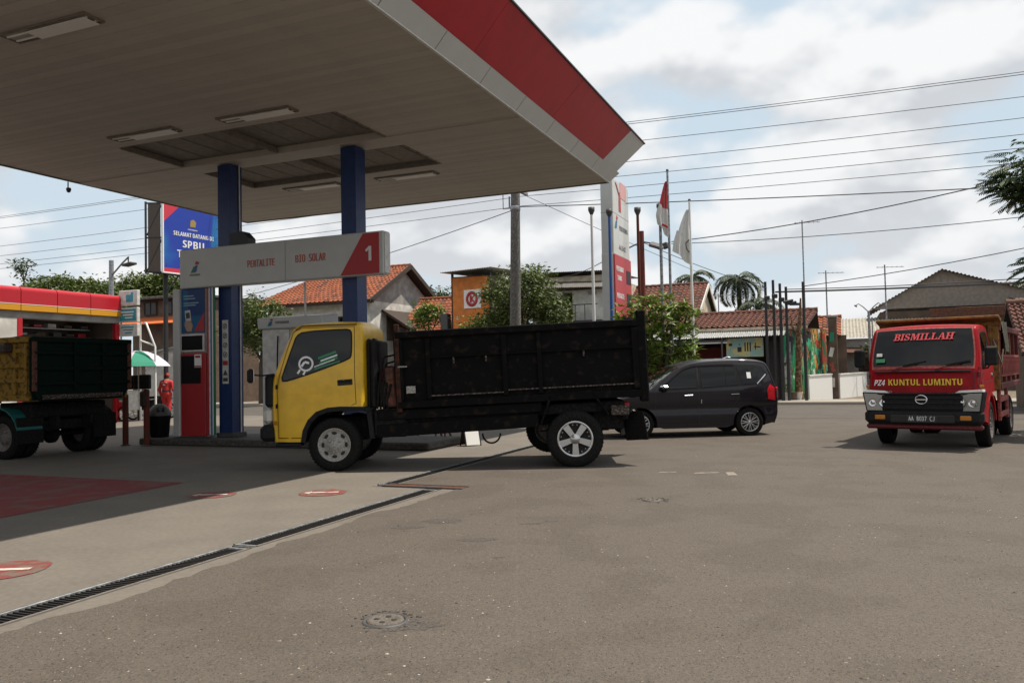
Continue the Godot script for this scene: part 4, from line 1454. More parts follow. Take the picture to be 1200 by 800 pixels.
	g.box(Vector3(-1.06, 0.60, 0), Vector3(0.26, 0.26, 1.72), Basis(), 0.06)
	part(o, "bumper", g, M.black_plastic)
	g = G.new()
	g.box(Vector3(-1.02, 0.98, 0), Vector3(0.06, 0.36, 1.2), Basis(), 0.02)
	part(o, "grille", g, M.black_plastic)
	g = G.new()
	g.box(Vector3(-0.2, 0.62, 0), Vector3(1.3, 0.34, 1.0), Basis(), 0.03)
	part(o, "engine_block", g, M.chassis)
	g = G.new()
	g.box(Vector3(0.52, 1.5, 0), Vector3(0.05, 1.1, 1.5), Basis(), 0.02)
	part(o, "cab_back_guard", g, M.black_plastic)
	# the gap behind the cab: intake stack, hoses, red tank and jerrican, spare
	g = G.new()
	g.box(Vector3(0.61, 1.50, 0.68), Vector3(0.10, 1.1, 0.26), Basis(), 0.04)
	part(o, "air_intake", g, M.black_plastic)
	g = G.new()
	g.box(Vector3(0.88, 1.28, 0.72), Vector3(0.16, 0.62, 0.24), Basis(Vector3(0, 0, 1), 0.06), 0.03)
	part(o, "battery_box", g, M.rust)
	g = G.new()
	g.cyl(Vector3(0.80, 1.46, 0.45), Vector3(0.80, 1.46, -0.45), 0.16, 16)
	g.box(Vector3(0.99, 1.22, 0.80), Vector3(0.09, 0.5, 0.1), Basis(Vector3(0, 0, 1), -0.12), 0.02)
	part(o, "red_tank", g, mat("old_red", lin(0.16, 0.012, 0.016), 0.6, 0.0, M.t_gr2, 1.5))
	g = G.new()
	for k in 4: g.tube([Vector3(0.66 + k * 0.05, 0.95, 0.8), Vector3(0.70 + k * 0.06, 1.3, 0.86), Vector3(0.75 + k * 0.05, 1.75 - k * 0.1, 0.7), Vector3(0.95, 1.8 - k * 0.1, 0.5)], [0.018], 6)
	part(o, "hoses", g, M.rubber)
	chassis_frame(o, -0.9, 4.4, 0.72)
	axle(o, 0.0, 0.42, 0.72)
	axle(o, 3.72, 0.44, 0.75)
	g = G.new()
	g.box(Vector3(2.75, 0.86, 0), Vector3(3.5, 0.16, 1.6), Basis(Vector3(0, 0, 1), 0.04), 0.02)
	part(o, "subframe", g, M.chassis)
	g = G.new()
	g.box(Vector3(4.25, 0.72, 0), Vector3(0.5, 0.34, 1.3), Basis(), 0.03)
	part(o, "tail_frame", g, M.chassis)
	# skirts and boxes below the body
	for s in [1.0, -1.0]:
		g = G.new()
		g.box(Vector3(1.95, 0.885, s * 0.84), Vector3(2.55, 0.15, 0.1), Basis(Vector3(0, 0, 1), 0.035), 0.012)
		part(o, "subframe_beam", g, M.bed_black)
		g = G.new()
		g.box(Vector3(1.92, 0.665, s * 0.85), Vector3(2.5, 0.2, 0.08), Basis(Vector3(0, 0, 1), 0.05), 0.012)
		part(o, "side_skirt", g, M.bed_black)
		g = G.new()
		g.box(Vector3(0.86, 0.72, s * 0.62), Vector3(0.55, 0.42, 0.5), Basis(), 0.05)
		part(o, "fuel_tank", g, M.chassis)
		# angular rear mudguard
		var mg := [Vector2(3.20, 0.66), Vector2(3.36, 1.10), Vector2(3.98, 1.16), Vector2(4.24, 0.80)]
		for i in 3:
			g = G.new()
			g.bar(Vector3(mg[i].x, mg[i].y, s * 0.66), Vector3(mg[i + 1].x, mg[i + 1].y, s * 0.66), 0.56, 0.03, Vector3.UP, 0.006)
			part(o, "mudguard", g, M.bed_black)
		g = G.new()
		g.box(Vector3(4.66, 0.60, s * 0.66), Vector3(0.02, 0.44, 0.5), Basis(Vector3(0, 0, 1), 0.16) * Basis(Vector3.UP, 0.62 * s), 0.004)
		part(o, "mud_flap", g, M.rubber)
		g = G.new()
		g.box(Vector3(4.50, 0.92, s * 0.55), Vector3(0.16, 0.12, 0.3), Basis(), 0.02)
		part(o, "tail_lamp", g, M.tail_red)
		g = G.new()
		g.box(Vector3(4.42, 0.86, s * 0.84), Vector3(0.28, 0.15, 0.06), Basis(Vector3.UP, -0.15), 0.015)
		part(o, "lamp_bracket", g, M.bed_edge)
	g = G.new()
	g.box(Vector3(4.5, 0.78, 0), Vector3(0.10, 0.14, 1.6), Basis(), 0.02)
	part(o, "rear_crossbar", g, M.chassis)
	g = G.new()
	var lp := []
	for k in 15:
		var a := PI + PI * k / 14.0
		lp.append(Vector3(2.42 + cos(a) * 0.14, 0.52 + sin(a) * 0.15, 0.6))
	g.tube(lp, [0.015], 6)
	part(o, "hanging_hose", g, M.rubber)
	# body
	var b := group_part(o, "dump_bed", Vector3(1.0, 0.95, 0))
	b.rotation.z = deg_to_rad(1.8)
	dump_body(b, 3.78, 1.18, 0.93, M.bed_black, M.bed_black, [[0.06, 0.1], [0.50, 0.07], [1.68, 0.08], [2.22, 0.07], [3.70, 0.12]], M.bed_black)
	for s in [1.0, -1.0]:
		for q in [[0.52, 1.66, 0.76], [0.52, 1.66, 0.17], [1.72, 2.2, 0.76], [1.72, 3.66, 0.20], [2.26, 3.64, 0.76]]:
			g = G.new()
			g.box(Vector3((q[0] + q[1]) * 0.5, q[2], s * 0.905), Vector3(q[1] - q[0], 0.022, 0.05), Basis(), 0.005)
			part(b, "ledge", g, M.bed_edge if q[2] < 0.3 else M.bed_black)
		for q in [0.9, 1.4, 2.9]:
			g = G.new()
			g.box(Vector3(q, 0.70, s * 0.92), Vector3(0.03, 0.09, 0.04), Basis(), 0.006)
			part(b, "hinge", g, M.bed_edge)
		g = G.new()
		g.box(Vector3(3.80, 0.62, s * 0.86), Vector3(0.14, 1.4, 0.16), Basis(), 0.02)
		part(b, "rear_post", g, M.bed_black)
		g = G.new()
		g.box(Vector3(0.10, 0.64, s * 0.915), Vector3(0.14, 0.02, 0.05))
		g.box(Vector3(0.22, 0.28, s * 0.93), Vector3(0.14, 0.11, 0.012))
		part(b, "plate", g, M.hub_white)
		g = G.new()
		for k in 2: g.box(Vector3(0.03, 0.62, s * 0.90), Vector3(0.08, 1.36, 0.07), Basis(), 0.01)
		part(b, "front_post", g, M.rust)
	var sp: Node3D = wheel(o, Vector3(3.34, 0.52, -0.25), 0.39, 0.2, "steel", 1.0)
	sp.name = "spare_wheel"
	wheel(o, Vector3(0, 0.41, 0.79), 0.41, 0.25, "hub", 1.0)
	wheel(o, Vector3(0, 0.41, -0.79), 0.41, 0.25, "hub", -1.0)
	for s in [1.0, -1.0]:
		wheel(o, Vector3(3.72, 0.435, s * 0.80), 0.435, 0.26, "star", s)
		wheel(o, Vector3(3.72, 0.435, s * 0.50), 0.435, 0.24, "steel", s)

func build_red_truck():
	var o := thing("dump_truck", "red dump truck facing the viewer with an ochre bed", "truck", Vector3(7.62, 0, -14.72), deg_to_rad(53.0))
	var zf := func(x: float, y: float) -> float:
		var z := 0.91 - 0.10 * pow(clampf((y - 1.30) / 0.85, 0, 1), 1.2)
		return z - 0.10 * pow(clampf((-0.72 - x) / 0.30, 0, 1), 2.0)
	var top := smooth_line([Vector2(-1.0, 0.50), Vector2(-1.03, 0.80), Vector2(-1.03, 1.10), Vector2(-0.99, 1.33), Vector2(-0.96, 1.40), Vector2(-0.71, 2.00), Vector2(-0.66, 2.08), Vector2(-0.54, 2.115), Vector2(0.0, 2.135), Vector2(0.38, 2.125), Vector2(0.50, 2.05), Vector2(0.54, 1.9), Vector2(0.55, 1.5), Vector2(0.55, 0.95)])
	var g := G.new()
	var under := [Vector2(0.55, 0.95)]
	under.append_array(arc_pts(0.0, 0.40, 0.54, 88, 175, 9))
	shell(g, resample(top, 0.10), under, zf, 0.06, 0.035)
	part(o, "cab", g, M.truck_red)
	# windscreen with its dark border
	var all := resample(top, 0.06)
	var ws := []
	var wb := []
	for p in all:
		if p.x < -0.5 and p.y > 1.37 and p.y < 2.075: wb.append(p)
		if p.x < -0.5 and p.y > 1.405 and p.y < 2.05: ws.append(p)
	g = G.new()
	skin(g, wb, outline_normals(wb), zf, 0.06, 0.035, 0.004, 0.995, 14)
	part(o, "windscreen_seal", g, M.faded_red)
	g = G.new()
	skin(g, ws, outline_normals(ws), zf, 0.06, 0.035, 0.008, 0.965, 14)
	part(o, "windscreen", g, M.glass_dark)
	var tilt := atan2(0.23, 0.55)
	var face := Basis(Vector3(0, 1, 0), -PI / 2)
	var slope := Basis(Vector3(0, 0, 1), -0.40) * face
	text(o, "BISMILLAH", 0.94, 0.125, M.letter_pink, Transform3D(slope, Vector3(-0.80, 1.935, 0.02)), "Droid Serif", 0.014, "lettering", true)
	text(o, "PZ4", 0.17, 0.10, M.letter_white, Transform3D(face, Vector3(-1.052, 1.15, -0.66)), "Droid Sans", 0.010, "lettering", true)
	text(o, "KUNTUL LUMINTU", 1.14, 0.105, M.letter_yellow, Transform3D(face, Vector3(-1.058, 1.155, 0.05)), "Droid Sans", 0.014)
	text(o, "DUTRO", 0.26, 0.035, mat("badge_grey", lin(0.30, 0.20, 0.20), 0.5), Transform3D(face, Vector3(-1.05, 0.99, -0.60)), "Droid Sans", 0.006)
	# wipers
	for s in [-0.45, 0.22]:
		g = G.new()
		g.bar(Vector3(-1.06, 1.37, s), Vector3(-0.985, 1.47, s + 0.40), 0.016, 0.014)
		g.bar(Vector3(-1.0, 1.44, s + 0.16), Vector3(-0.968, 1.51, s + 0.52), 0.012, 0.02)
		part(o, "wiper", g, M.black_plastic)
	# permits stuck low in the corner of the glass
	g = G.new()
	g.box(Vector3(-0.966, 1.53, -0.66), Vector3(0.012, 0.07, 0.15), Basis(Vector3(0, 0, 1), -0.40), 0.002)
	part(o, "permit", g, M.sign_green)
	g = G.new()
	g.box(Vector3(-0.928, 1.63, -0.68), Vector3(0.012, 0.06, 0.09), Basis(Vector3(0, 0, 1), -0.40), 0.002)
	part(o, "permit", g, M.white)
	# pressed line and cowl below the glass, bonnet shut line, corner vents
	g = G.new()
	g.box(Vector3(-1.045, 1.335, 0), Vector3(0.05, 0.035, 1.5), Basis(), 0.012)
	part(o, "cowl", g, M.black_plastic)
	g = G.new()
	g.box(Vector3(-1.056, 1.055, 0), Vector3(0.016, 0.012, 1.62), Basis(), 0.003)
	g.box(Vector3(-1.062, 1.19, -0.80), Vector3(0.016, 0.28, 0.012), Basis(), 0.003)
	g.box(Vector3(-1.062, 1.19, 0.80), Vector3(0.016, 0.28, 0.012), Basis(), 0.003)
	part(o, "bonnet_seam", g, M.seam_red)
	for s in [1.0, -1.0]:
		for k in 3:
			g = G.new()
			g.box(Vector3(-0.985, 1.24 + k * 0.03, s * 0.85), Vector3(0.03, 0.012, 0.07), Basis(Vector3.UP, -s * 0.5), 0.003)
			part(o, "corner_vent", g, M.black_plastic)
		g = G.new()
		g.box(Vector3(-0.95, 1.08, s * 0.885), Vector3(0.09, 0.05, 0.03), Basis(Vector3.UP, -s * 0.7), 0.01)
		part(o, "turn_lamp", g, M.amber)
	# grille, badge, lamps, bumper
	g = G.new()
	g.box(Vector3(-1.06, 0.80, 0), Vector3(0.10, 0.30, 1.30), Basis(), 0.03)
	part(o, "grille", g, M.black_plastic)
	for k in 3:
		g = G.new()
		g.box(Vector3(-1.115, 0.71 + k * 0.085, 0), Vector3(0.03, 0.03, 1.24), Basis(), 0.008)
		part(o, "grille_bar", g, M.black_plastic)
	g = G.new()
	g.box(Vector3(-1.08, 0.955, 0), Vector3(0.08, 0.035, 1.5), Basis(), 0.012)
	part(o, "grille_trim", g, M.black_plastic)
	g = G.new()
	g.lathe([Vector2(0.095, 0.0), Vector2(0.095, 0.02), Vector2(0.078, 0.024), Vector2(0.078, 0.0)], Transform3D(Basis(Vector3(0, 0, 1), PI / 2) * Basis.from_scale(Vector3(0.85, 1, 1.05)), Vector3(-1.12, 0.86, 0)), 24)
	g.box(Vector3(-1.135, 0.86, 0), Vector3(0.02, 0.018, 0.17))
	part(o, "badge", g, M.chrome)
	for s in [1.0, -1.0]:
		var hl := group_part(o, "headlight", Vector3(-1.03, 0.83, s * 0.73))
		# angular lamp: chrome bowl behind a faceted lens that wraps the corner
		var hx := Transform3D(Basis(Vector3.UP, -PI / 2 - s * 0.22), Vector3(-0.02, 0, 0))
		var m: float = -s
		var pl := PackedVector2Array([Vector2(m * 0.36, -0.10), Vector2(m * 0.28, -0.16), Vector2(-m * 0.15, -0.155), Vector2(-m * 0.20, 0.14), Vector2(m * 0.20, 0.12)])
		g = G.new()
		g.prism(Geometry2D.offset_polygon(pl, 0.018)[0], -0.10, 0.055, hx)
		part(hl, "housing", g, M.black_plastic)
		g = G.new()
		g.prism(pl, 0.0, 0.075, hx)
		part(hl, "lens", g, mat("lens_grey", lin(0.36, 0.36, 0.34), 0.08, 0.4) if not M.has("lens_grey") else M.lens_grey)
		for q in [[m * 0.12, 0.085], [-m * 0.06, 0.07]]:
			g = G.new()
			g.lathe([Vector2(q[1], 0.014), Vector2(q[1] * 0.9, 0.004), Vector2(q[1] * 0.4, 0.002), Vector2(q[1] * 0.3, 0.014), Vector2(0, 0.018)], hx * Transform3D(Basis(Vector3.RIGHT, PI / 2), Vector3(q[0], -0.02, 0.074)), 16)
			part(hl, "reflector", g, M.chrome)
		g = G.new()
		g.prism(PackedVector2Array([Vector2(m * 0.22, 0.14), Vector2(-m * 0.21, 0.16), Vector2(-m * 0.21, 0.20), Vector2(m * 0.14, 0.18)]), -0.05, 0.07, hx)
		part(hl, "brow", g, M.white_clean)
		g = G.new()
		g.box(Vector3(-1.145, 0.555, s * 0.66), Vector3(0.03, 0.08, 0.17), Basis(), 0.012)
		part(o, "fog_lamp", g, M.amber)
		mirror(o, Vector3(-0.86, 1.58, s * 1.03), [Vector3(0.02, -0.1, 0), Vector3(0.06, -0.2, -s * 0.06), Vector3(0.10, -0.22, -s * 0.2)], s * 0.25, Vector3(0.10, 0.32, 0.19))
	var wp := PackedVector2Array(smooth_line([Vector2(-0.80, 1.44), Vector2(-0.60, 1.90), Vector2(-0.50, 1.98), Vector2(0.22, 2.0), Vector2(0.26, 1.94), Vector2(0.26, 1.62), Vector2(0.1, 1.54), Vector2(-0.5, 1.40), Vector2(-0.78, 1.38)], 1))
	patch_pair(o, "window_rubber", M.black_plastic, Geometry2D.offset_polygon(wp, 0.022)[0], zf, 0.003)
	patch_pair(o, "side_window", M.glass_dark, wp, zf, 0.006)
	seam_pair(o, "door_seam", M.seam_red, [[Vector2(-0.62, 0.55), Vector2(-0.86, 0.9), Vector2(-0.88, 1.3), Vector2(-0.64, 1.96), Vector2(-0.5, 2.03), Vector2(0.36, 2.04), Vector2(0.37, 1.4), Vector2(0.38, 0.96)]], zf)
	seam_pair(o, "door_crease", M.seam_red, [[Vector2(-0.88, 1.12), Vector2(0.36, 1.16)]], zf, 0.012)
	for s in [1.0, -1.0]:
		g = G.new()
		g.box(Vector3(0.2, 1.26, s * 0.915), Vector3(0.2, 0.05, 0.03), Basis(), 0.012)
		part(o, "door_handle", g, M.chrome)
		g = G.new()
		var fl := arc_pts(0.0, 0.40, 0.55, 178, 5, 12)
		for i in fl.size() - 1:
			var n: Vector2 = (fl[i] - Vector2(0, 0.40)).normalized() * -0.06
			var a0 := Vector3(fl[i].x, fl[i].y, s * 0.915)
			var a1 := Vector3(fl[i + 1].x, fl[i + 1].y, s * 0.915)
			g.slab(a0, a1, a1 + Vector3(n.x, n.y, 0), a0 + Vector3(n.x, n.y, 0), Vector3(0, 0, s), 0.4)
		part(o, "wheel_arch", g, M.truck_red)
	g = G.new()
	g.box(Vector3(-1.03, 0.56, 0), Vector3(0.24, 0.26, 1.84), Basis(), 0.07)
	part(o, "bumper", g, M.black_plastic)
	g = G.new()
	g.box(Vector3(-1.135, 0.535, 0), Vector3(0.06, 0.14, 1.0), Basis(), 0.02)
	part(o, "plate_recess", g, M.dark_hole)
	g = G.new()
	g.box(Vector3(-1.165, 0.535, 0), Vector3(0.012, 0.12, 0.46), Basis(), 0.003)
	part(o, "number_plate", g, M.black_trim)
	text(o, "AA 8037 CJ", 0.40, 0.075, M.letter_white, Transform3D(face, Vector3(-1.171, 0.54, 0)), "Droid Sans Mono", 0.006)
	g = G.new()
	g.box(Vector3(-1.02, 0.395, 0), Vector3(0.16, 0.09, 1.80), Basis(), 0.03)
	part(o, "bumper_skirt", g, M.old_red)
	g = G.new()
	g.box(Vector3(-0.1, 0.62, 0), Vector3(1.5, 0.32, 1.0), Basis(), 0.03)
	part(o, "engine_block", g, M.chassis)
	chassis_frame(o, -0.8, 3.7, 0.72)
	axle(o, 0.0, 0.40, 0.72)
	axle(o, 2.75, 0.40, 0.75)
	# ochre bed with a flared head board and red staked sides
	var b := group_part(o, "dump_bed", Vector3(0.75, 0.98, 0))
	dump_body(b, 3.3, 1.16, 0.99, M.bed_ochre, M.old_red, [[0.1, 0.08], [0.8, 0.06], [1.6, 0.06], [2.4, 0.06], [3.2, 0.08]], M.bed_ochre)
	g = G.new()
	g.box(Vector3(-0.16, 1.27, 0), Vector3(0.34, 0.05, 2.06), Basis(Vector3(0, 0, 1), -0.25), 0.01)
	g.box(Vector3(-0.02, 1.22, 0), Vector3(0.06, 0.14, 2.06), Basis(), 0.01)
	part(b, "head_board", g, M.bed_ochre)
	for k in 5:
		g = G.new()
		g.box(Vector3(-0.04, 0.6, -0.84 + k * 0.42), Vector3(0.07, 1.15, 0.06), Basis(), 0.01)
		part(b, "front_rib", g, M.bed_ochre)
	for s in [1.0, -1.0]:
		for k in 14:
			g = G.new()
			g.box(Vector3(0.2 + k * 0.22, 0.42, s * 1.0), Vector3(0.055, 0.34, 0.03), Basis(), 0.006)
			part(b, "stake", g, M.faded_red)
		for h in [0.24, 0.42, 0.6]:
			g = G.new()
			g.box(Vector3(1.65, h, s * 0.985), Vector3(3.1, 0.04, 0.02), Basis(), 0.005)
			part(b, "stake_rail", g, M.faded_red)
		# side underrun guard
		for h in [0.50, 0.78]:
			g = G.new()
			g.box(Vector3(1.55, h, s * 0.93), Vector3(1.25, 0.10, 0.05), Basis(), 0.012)
			part(o, "side_guard", g, M.faded_red)
		for x in [0.98, 2.12]:
			g = G.new()
			g.box(Vector3(x, 0.70, s * 0.92), Vector3(0.09, 0.62, 0.06), Basis(), 0.012)
			part(o, "guard_post", g, M.faded_red)
	# a folded tarpaulin hung over the bed side
	g = G.new()
	var rows := []
	for i in 9:
		var ro := []
		for k in 7:
			var t := k / 6.0
			ro.append(Vector3(0.12 + i * 0.1, 1.22 - t * 0.52 - 0.03 * sin(i * 1.3), 1.02 + 0.035 * sin(i * 1.9 + t * 2.0) * t + 0.02 * t))
		rows.append(ro)
	for i in 8:
		for k in 6:
			g.quad(rows[i][k], rows[i + 1][k], rows[i + 1][k + 1], rows[i][k + 1], Vector3(0, 0, 1))
	for i in 8: g.quad(rows[i][0], rows[i + 1][0], rows[i + 1][0] + Vector3(0, -0.02, -0.14), rows[i][0] + Vector3(0, -0.02, -0.14), Vector3.UP)
	part(b, "tarpaulin", g, M.tarp)
	g = G.new()
	g.tube([Vector3(0.1, 0.72, 1.03), Vector3(-0.05, 0.45, 1.02), Vector3(-0.1, 0.9, 0.9)], [0.012], 6)
	part(b, "rope", g, M.tarp)
	wheel(o, Vector3(0, 0.40, 0.79), 0.40, 0.23, "steel", 1.0)
	wheel(o, Vector3(0, 0.40, -0.79), 0.40, 0.23, "steel", -1.0)
	for s in [1.0, -1.0]:
		wheel(o, Vector3(2.75, 0.40, s * 0.82), 0.40, 0.23, "steel", s)
		wheel(o, Vector3(2.75, 0.40, s * 0.55), 0.40, 0.23, "steel", s)

func build_green_truck():
	# seen from behind: x of its frame runs back towards the viewer's right
	var o := thing("dump_truck", "dump truck with dark green tailgate and cream bed side at the left edge", "truck", S(-5.35, 0, 2.9), YAW)
	var g: G
	chassis_frame(o, -0.8, 3.9, 0.70)
	axle(o, 0, 0.42, 0.75)
	axle(o, 3.2, 0.42, 0.75)
	# cab out of the frame at the front
	g = G.new()
	var zf := func(_x: float, y: float) -> float: return 0.9 - 0.1 * clampf((y - 1.4) / 0.8, 0, 1)
	shell(g, resample([Vector2(-0.95, 0.5), Vector2(-1.0, 1.3), Vector2(-0.65, 2.15), Vector2(-0.4, 2.25), Vector2(0.4, 2.25), Vector2(0.5, 2.1), Vector2(0.5, 1.0)], 0.2), [Vector2(0.5, 1.0), Vector2(-0.3, 0.95), Vector2(-0.5, 0.5)], zf, 0.06, 0.04)
	part(o, "cab", g, M.teal)
	var b := group_part(o, "dump_bed", Vector3(0.75, 1.12, 0))
	dump_body(b, 3.28, 1.2, 1.13, M.bed_cream, M.bed_cream, [[0.1, 0.1], [0.8, 0.1], [1.5, 0.1], [2.2, 0.1], [2.9, 0.1], [3.2, 0.1]], M.bed_green)
	for s in [1.0, -1.0]:
		for h in [0.38, 0.66, 0.94]:
			g = G.new()
			g.box(Vector3(1.64, h, s * 1.095), Vector3(3.2, 0.08, 0.06), Basis(), 0.01)
			part(b, "side_rail", g, M.bed_cream)
	# tailgate framing with cut corners
	g = G.new()
	g.prism(PackedVector2Array([Vector2(-1.13, 0.2), Vector2(-0.92, -0.02), Vector2(0.92, -0.02), Vector2(1.13, 0.2), Vector2(1.13, 1.18), Vector2(-1.13, 1.18)]), 3.33, 3.37, Transform3D(Basis(Vector3.UP, PI / 2), Vector3.ZERO))
	part(b, "gate_sheet", g, M.bed_green)
	for q in [[0.06, 0.09, 1.8], [0.60, 0.07, 2.2], [0.32, 0.07, 2.2], [0.90, 0.07, 2.2], [1.15, 0.1, 2.26]]:
		g = G.new()
		g.box(Vector3(3.40, q[0], 0), Vector3(0.06, q[1], q[2]), Basis(), 0.01)
		part(b, "gate_rail", g, M.bed_green if q[0] > 0.1 else M.bed_edge)
	for z in [-1.08, -0.45, 0.2, 1.08]:
		g = G.new()
		g.box(Vector3(3.405, 0.65, z), Vector3(0.05, 0.95, 0.09), Basis(), 0.01)
		part(b, "gate_rib", g, M.bed_green if absf(z) < 1 else M.rust)
	g = G.new()
	for k in 26:
		var z := -1.1 + k * 0.088
		g.box(Vector3(1.7 + 1.0 * sin(k * 2.3), 1.06 + 0.05 * sin(k * 1.7), z), Vector3(1.0 + 0.5 * sin(k * 0.9), 0.10 + 0.08 * sin(k * 3.1), 0.16), Basis(Vector3.UP, sin(k * 5.0) * 0.5) * Basis(Vector3(0, 0, 1), sin(k * 2.0) * 0.15), 0.02)
	part(b, "load", g, M.wood_dark)
	g = G.new()
	g.box(Vector3(3.6, 0.62, 0), Vector3(0.1, 0.2, 2.1), Basis(), 0.02)
	part(o, "rear_crossbar", g, M.chassis)
	g = G.new()
	g.box(Vector3(3.3, 0.92, 0), Vector3(0.9, 0.3, 1.7), Basis(), 0.03)
	part(o, "subframe", g, M.chassis)
	for s in [1.0, -1.0]:
		g = G.new()
		g.box(Vector3(2.2, 0.82, s * 1.0), Vector3(0.5, 0.62, 0.14), Basis(Vector3(0, 0, 1), -0.25), 0.03)
		part(o, "side_step", g, M.teal)
		g = G.new()
		var fl := arc_pts(3.2, 0.42, 0.56, 165, 15, 9)
		for i in 9: g.bar(Vector3(fl[i].x, fl[i].y, s * 0.86), Vector3(fl[i + 1].x, fl[i + 1].y, s * 0.86), 0.52, 0.025)
		part(o, "mudguard", g, M.teal if s > 0 else M.chassis)
		g = G.new()
		g.box(Vector3(3.72, 0.55, s * 0.84), Vector3(0.02, 0.5, 0.55))
		part(o, "mud_flap", g, M.rubber)
		g = G.new()
		g.box(Vector3(3.67, 0.72, s * 0.8), Vector3(0.06, 0.1, 0.24), Basis(), 0.01)
		part(o, "tail_lamp", g, M.old_red)
		wheel(o, Vector3(0, 0.42, s * 0.82), 0.42, 0.24, "steel", s)
		wheel(o, Vector3(3.2, 0.42, s * 0.92), 0.42, 0.24, "steel", s)
		wheel(o, Vector3(3.2, 0.42, s * 0.64), 0.42, 0.24, "steel", s)

func build_car():
	var o := thing("parked_car", "dark grey people carrier standing behind the yellow truck's tail", "car", Vector3(2.60, 0, -17.9), deg_to_rad(5.0))
	var zf := func(x: float, y: float) -> float:
		var z := 0.82 - 0.05 * pow(clampf((0.75 - y) / 0.5, 0, 1), 2.0)
		z -= 0.20 * pow(clampf((y - 0.98) / 0.66, 0, 1), 1.25)
		z -= 0.03 * exp(-pow((y - 0.62) / 0.09, 2.0))
		z -= 0.15 * pow(clampf((-0.15 - x) / 0.62, 0, 1), 2.0)
		z -= 0.10 * pow(clampf((x - 2.35) / 0.62, 0, 1), 2.0)
		return z
	var top := smooth_line([Vector2(-0.70, 0.26), Vector2(-0.76, 0.45), Vector2(-0.74, 0.68), Vector2(-0.62, 0.82), Vector2(-0.20, 0.93), Vector2(0.14, 1.00), Vector2(0.28, 1.06), Vector2(0.80, 1.44), Vector2(0.98, 1.53), Vector2(1.22, 1.605), Vector2(1.75, 1.64), Vector2(2.42, 1.635), Vector2(2.76, 1.60), Vector2(2.87, 1.52), Vector2(2.97, 1.18), Vector2(3.03, 0.98), Vector2(3.06, 0.72), Vector2(3.05, 0.45), Vector2(2.98, 0.26)])
	var g := G.new()
	var wb := 2.38
	var under := [Vector2(2.74, 0.24)]
	under.append_array(arc_pts(wb, 0.30, 0.36, -8, 188, 14))
	under.append(Vector2(wb - 0.5, 0.20))
	under.append(Vector2(0.5, 0.20))
	under.append_array(arc_pts(0.0, 0.30, 0.36, -8, 188, 14))
	under.append(Vector2(-0.45, 0.24))
	shell(g, resample(top, 0.09), under, zf, 0.05, 0.035, Vector2(0.16, 0.08))
	part(o, "body", g, M.car_grey)
	# glass
	var all := resample(top, 0.05)
	var ws := []
	var rw := []
	for p in all:
		if p.x > 0.30 and p.x < 0.90 and p.y > 1.0: ws.append(p)
		if p.x > 2.86 and p.y > 1.08 and p.y < 1.50: rw.append(p)
	g = G.new()
	skin(g, ws, outline_normals(ws), zf, 0.05, 0.035, 0.005, 0.97, 12)
	part(o, "windscreen", g, M.glass_dark)
	g = G.new()
	skin(g, rw, outline_normals(rw), zf, 0.05, 0.035, 0.005, 0.88, 10)
	part(o, "rear_window", g, M.glass_dark)
	var panes := [[Vector2(0.50, 1.04), Vector2(0.72, 1.22), Vector2(1.05, 1.43), Vector2(1.20, 1.475), Vector2(1.24, 1.47), Vector2(1.22, 1.06)], [Vector2(1.34, 1.065), Vector2(1.35, 1.48), Vector2(1.84, 1.49), Vector2(1.84, 1.085)], [Vector2(1.88, 1.087), Vector2(1.88, 1.49), Vector2(2.06, 1.485), Vector2(2.14, 1.10)], [Vector2(2.24, 1.11), Vector2(2.14, 1.49), Vector2(2.50, 1.485), Vector2(2.70, 1.45), Vector2(2.80, 1.32), Vector2(2.60, 1.13)]]
	var hull := PackedVector2Array([Vector2(0.40, 1.0), Vector2(0.66, 1.24), Vector2(1.0, 1.46), Vector2(1.2, 1.51), Vector2(2.1, 1.525), Vector2(2.52, 1.515), Vector2(2.73, 1.475), Vector2(2.85, 1.31), Vector2(2.62, 1.09), Vector2(1.2, 1.02)])
	patch_pair(o, "window_surround", M.black_plastic, hull, zf, 0.002, Vector2(0.14, 0.07))
	for p in panes: patch_pair(o, "side_window", M.glass_dark, PackedVector2Array(p), zf, 0.005, Vector2(0.14, 0.07))
	seam_pair(o, "rain_visor", M.black_plastic, [[Vector2(0.42, 1.02), Vector2(0.70, 1.265), Vector2(0.98, 1.465), Vector2(1.2, 1.525), Vector2(1.75, 1.54), Vector2(2.1, 1.535)]], zf, 0.03, 0.014)
	seam_pair(o, "quarter_trim", M.chrome, [[Vector2(2.56, 1.11), Vector2(2.79, 1.31)]], zf, 0.022, 0.010)
	seam_pair(o, "side_badge", M.chrome, [[Vector2(1.32, 0.72), Vector2(1.325, 0.80)]], zf, 0.018, 0.006)
	g = G.new()
	side_patch(g, PackedVector2Array([Vector2(2.35, 1.23), Vector2(2.44, 1.23), Vector2(2.44, 1.36), Vector2(2.35, 1.36)]), zf, 0.008, Vector2(0.1, 0.1), [1.0])
	part(o, "sticker", g, M.white_clean)
	# shut lines
	for l in [[Vector2(0.34, 1.0), Vector2(0.33, 0.62), Vector2(0.42, 0.28)], [Vector2(1.28, 1.5), Vector2(1.27, 1.03), Vector2(1.27, 0.30)], [Vector2(2.16, 1.05), Vector2(2.12, 0.80), Vector2(1.98, 0.55), Vector2(1.94, 0.30)], [Vector2(0.42, 0.285), Vector2(1.94, 0.285)], [Vector2(2.72, 0.95), Vector2(3.0, 0.95)], [Vector2(1.55, 0.93), Vector2(2.5, 0.955)]]:
		seam_pair(o, "shut_line", M.black_trim, [l], zf, 0.008)
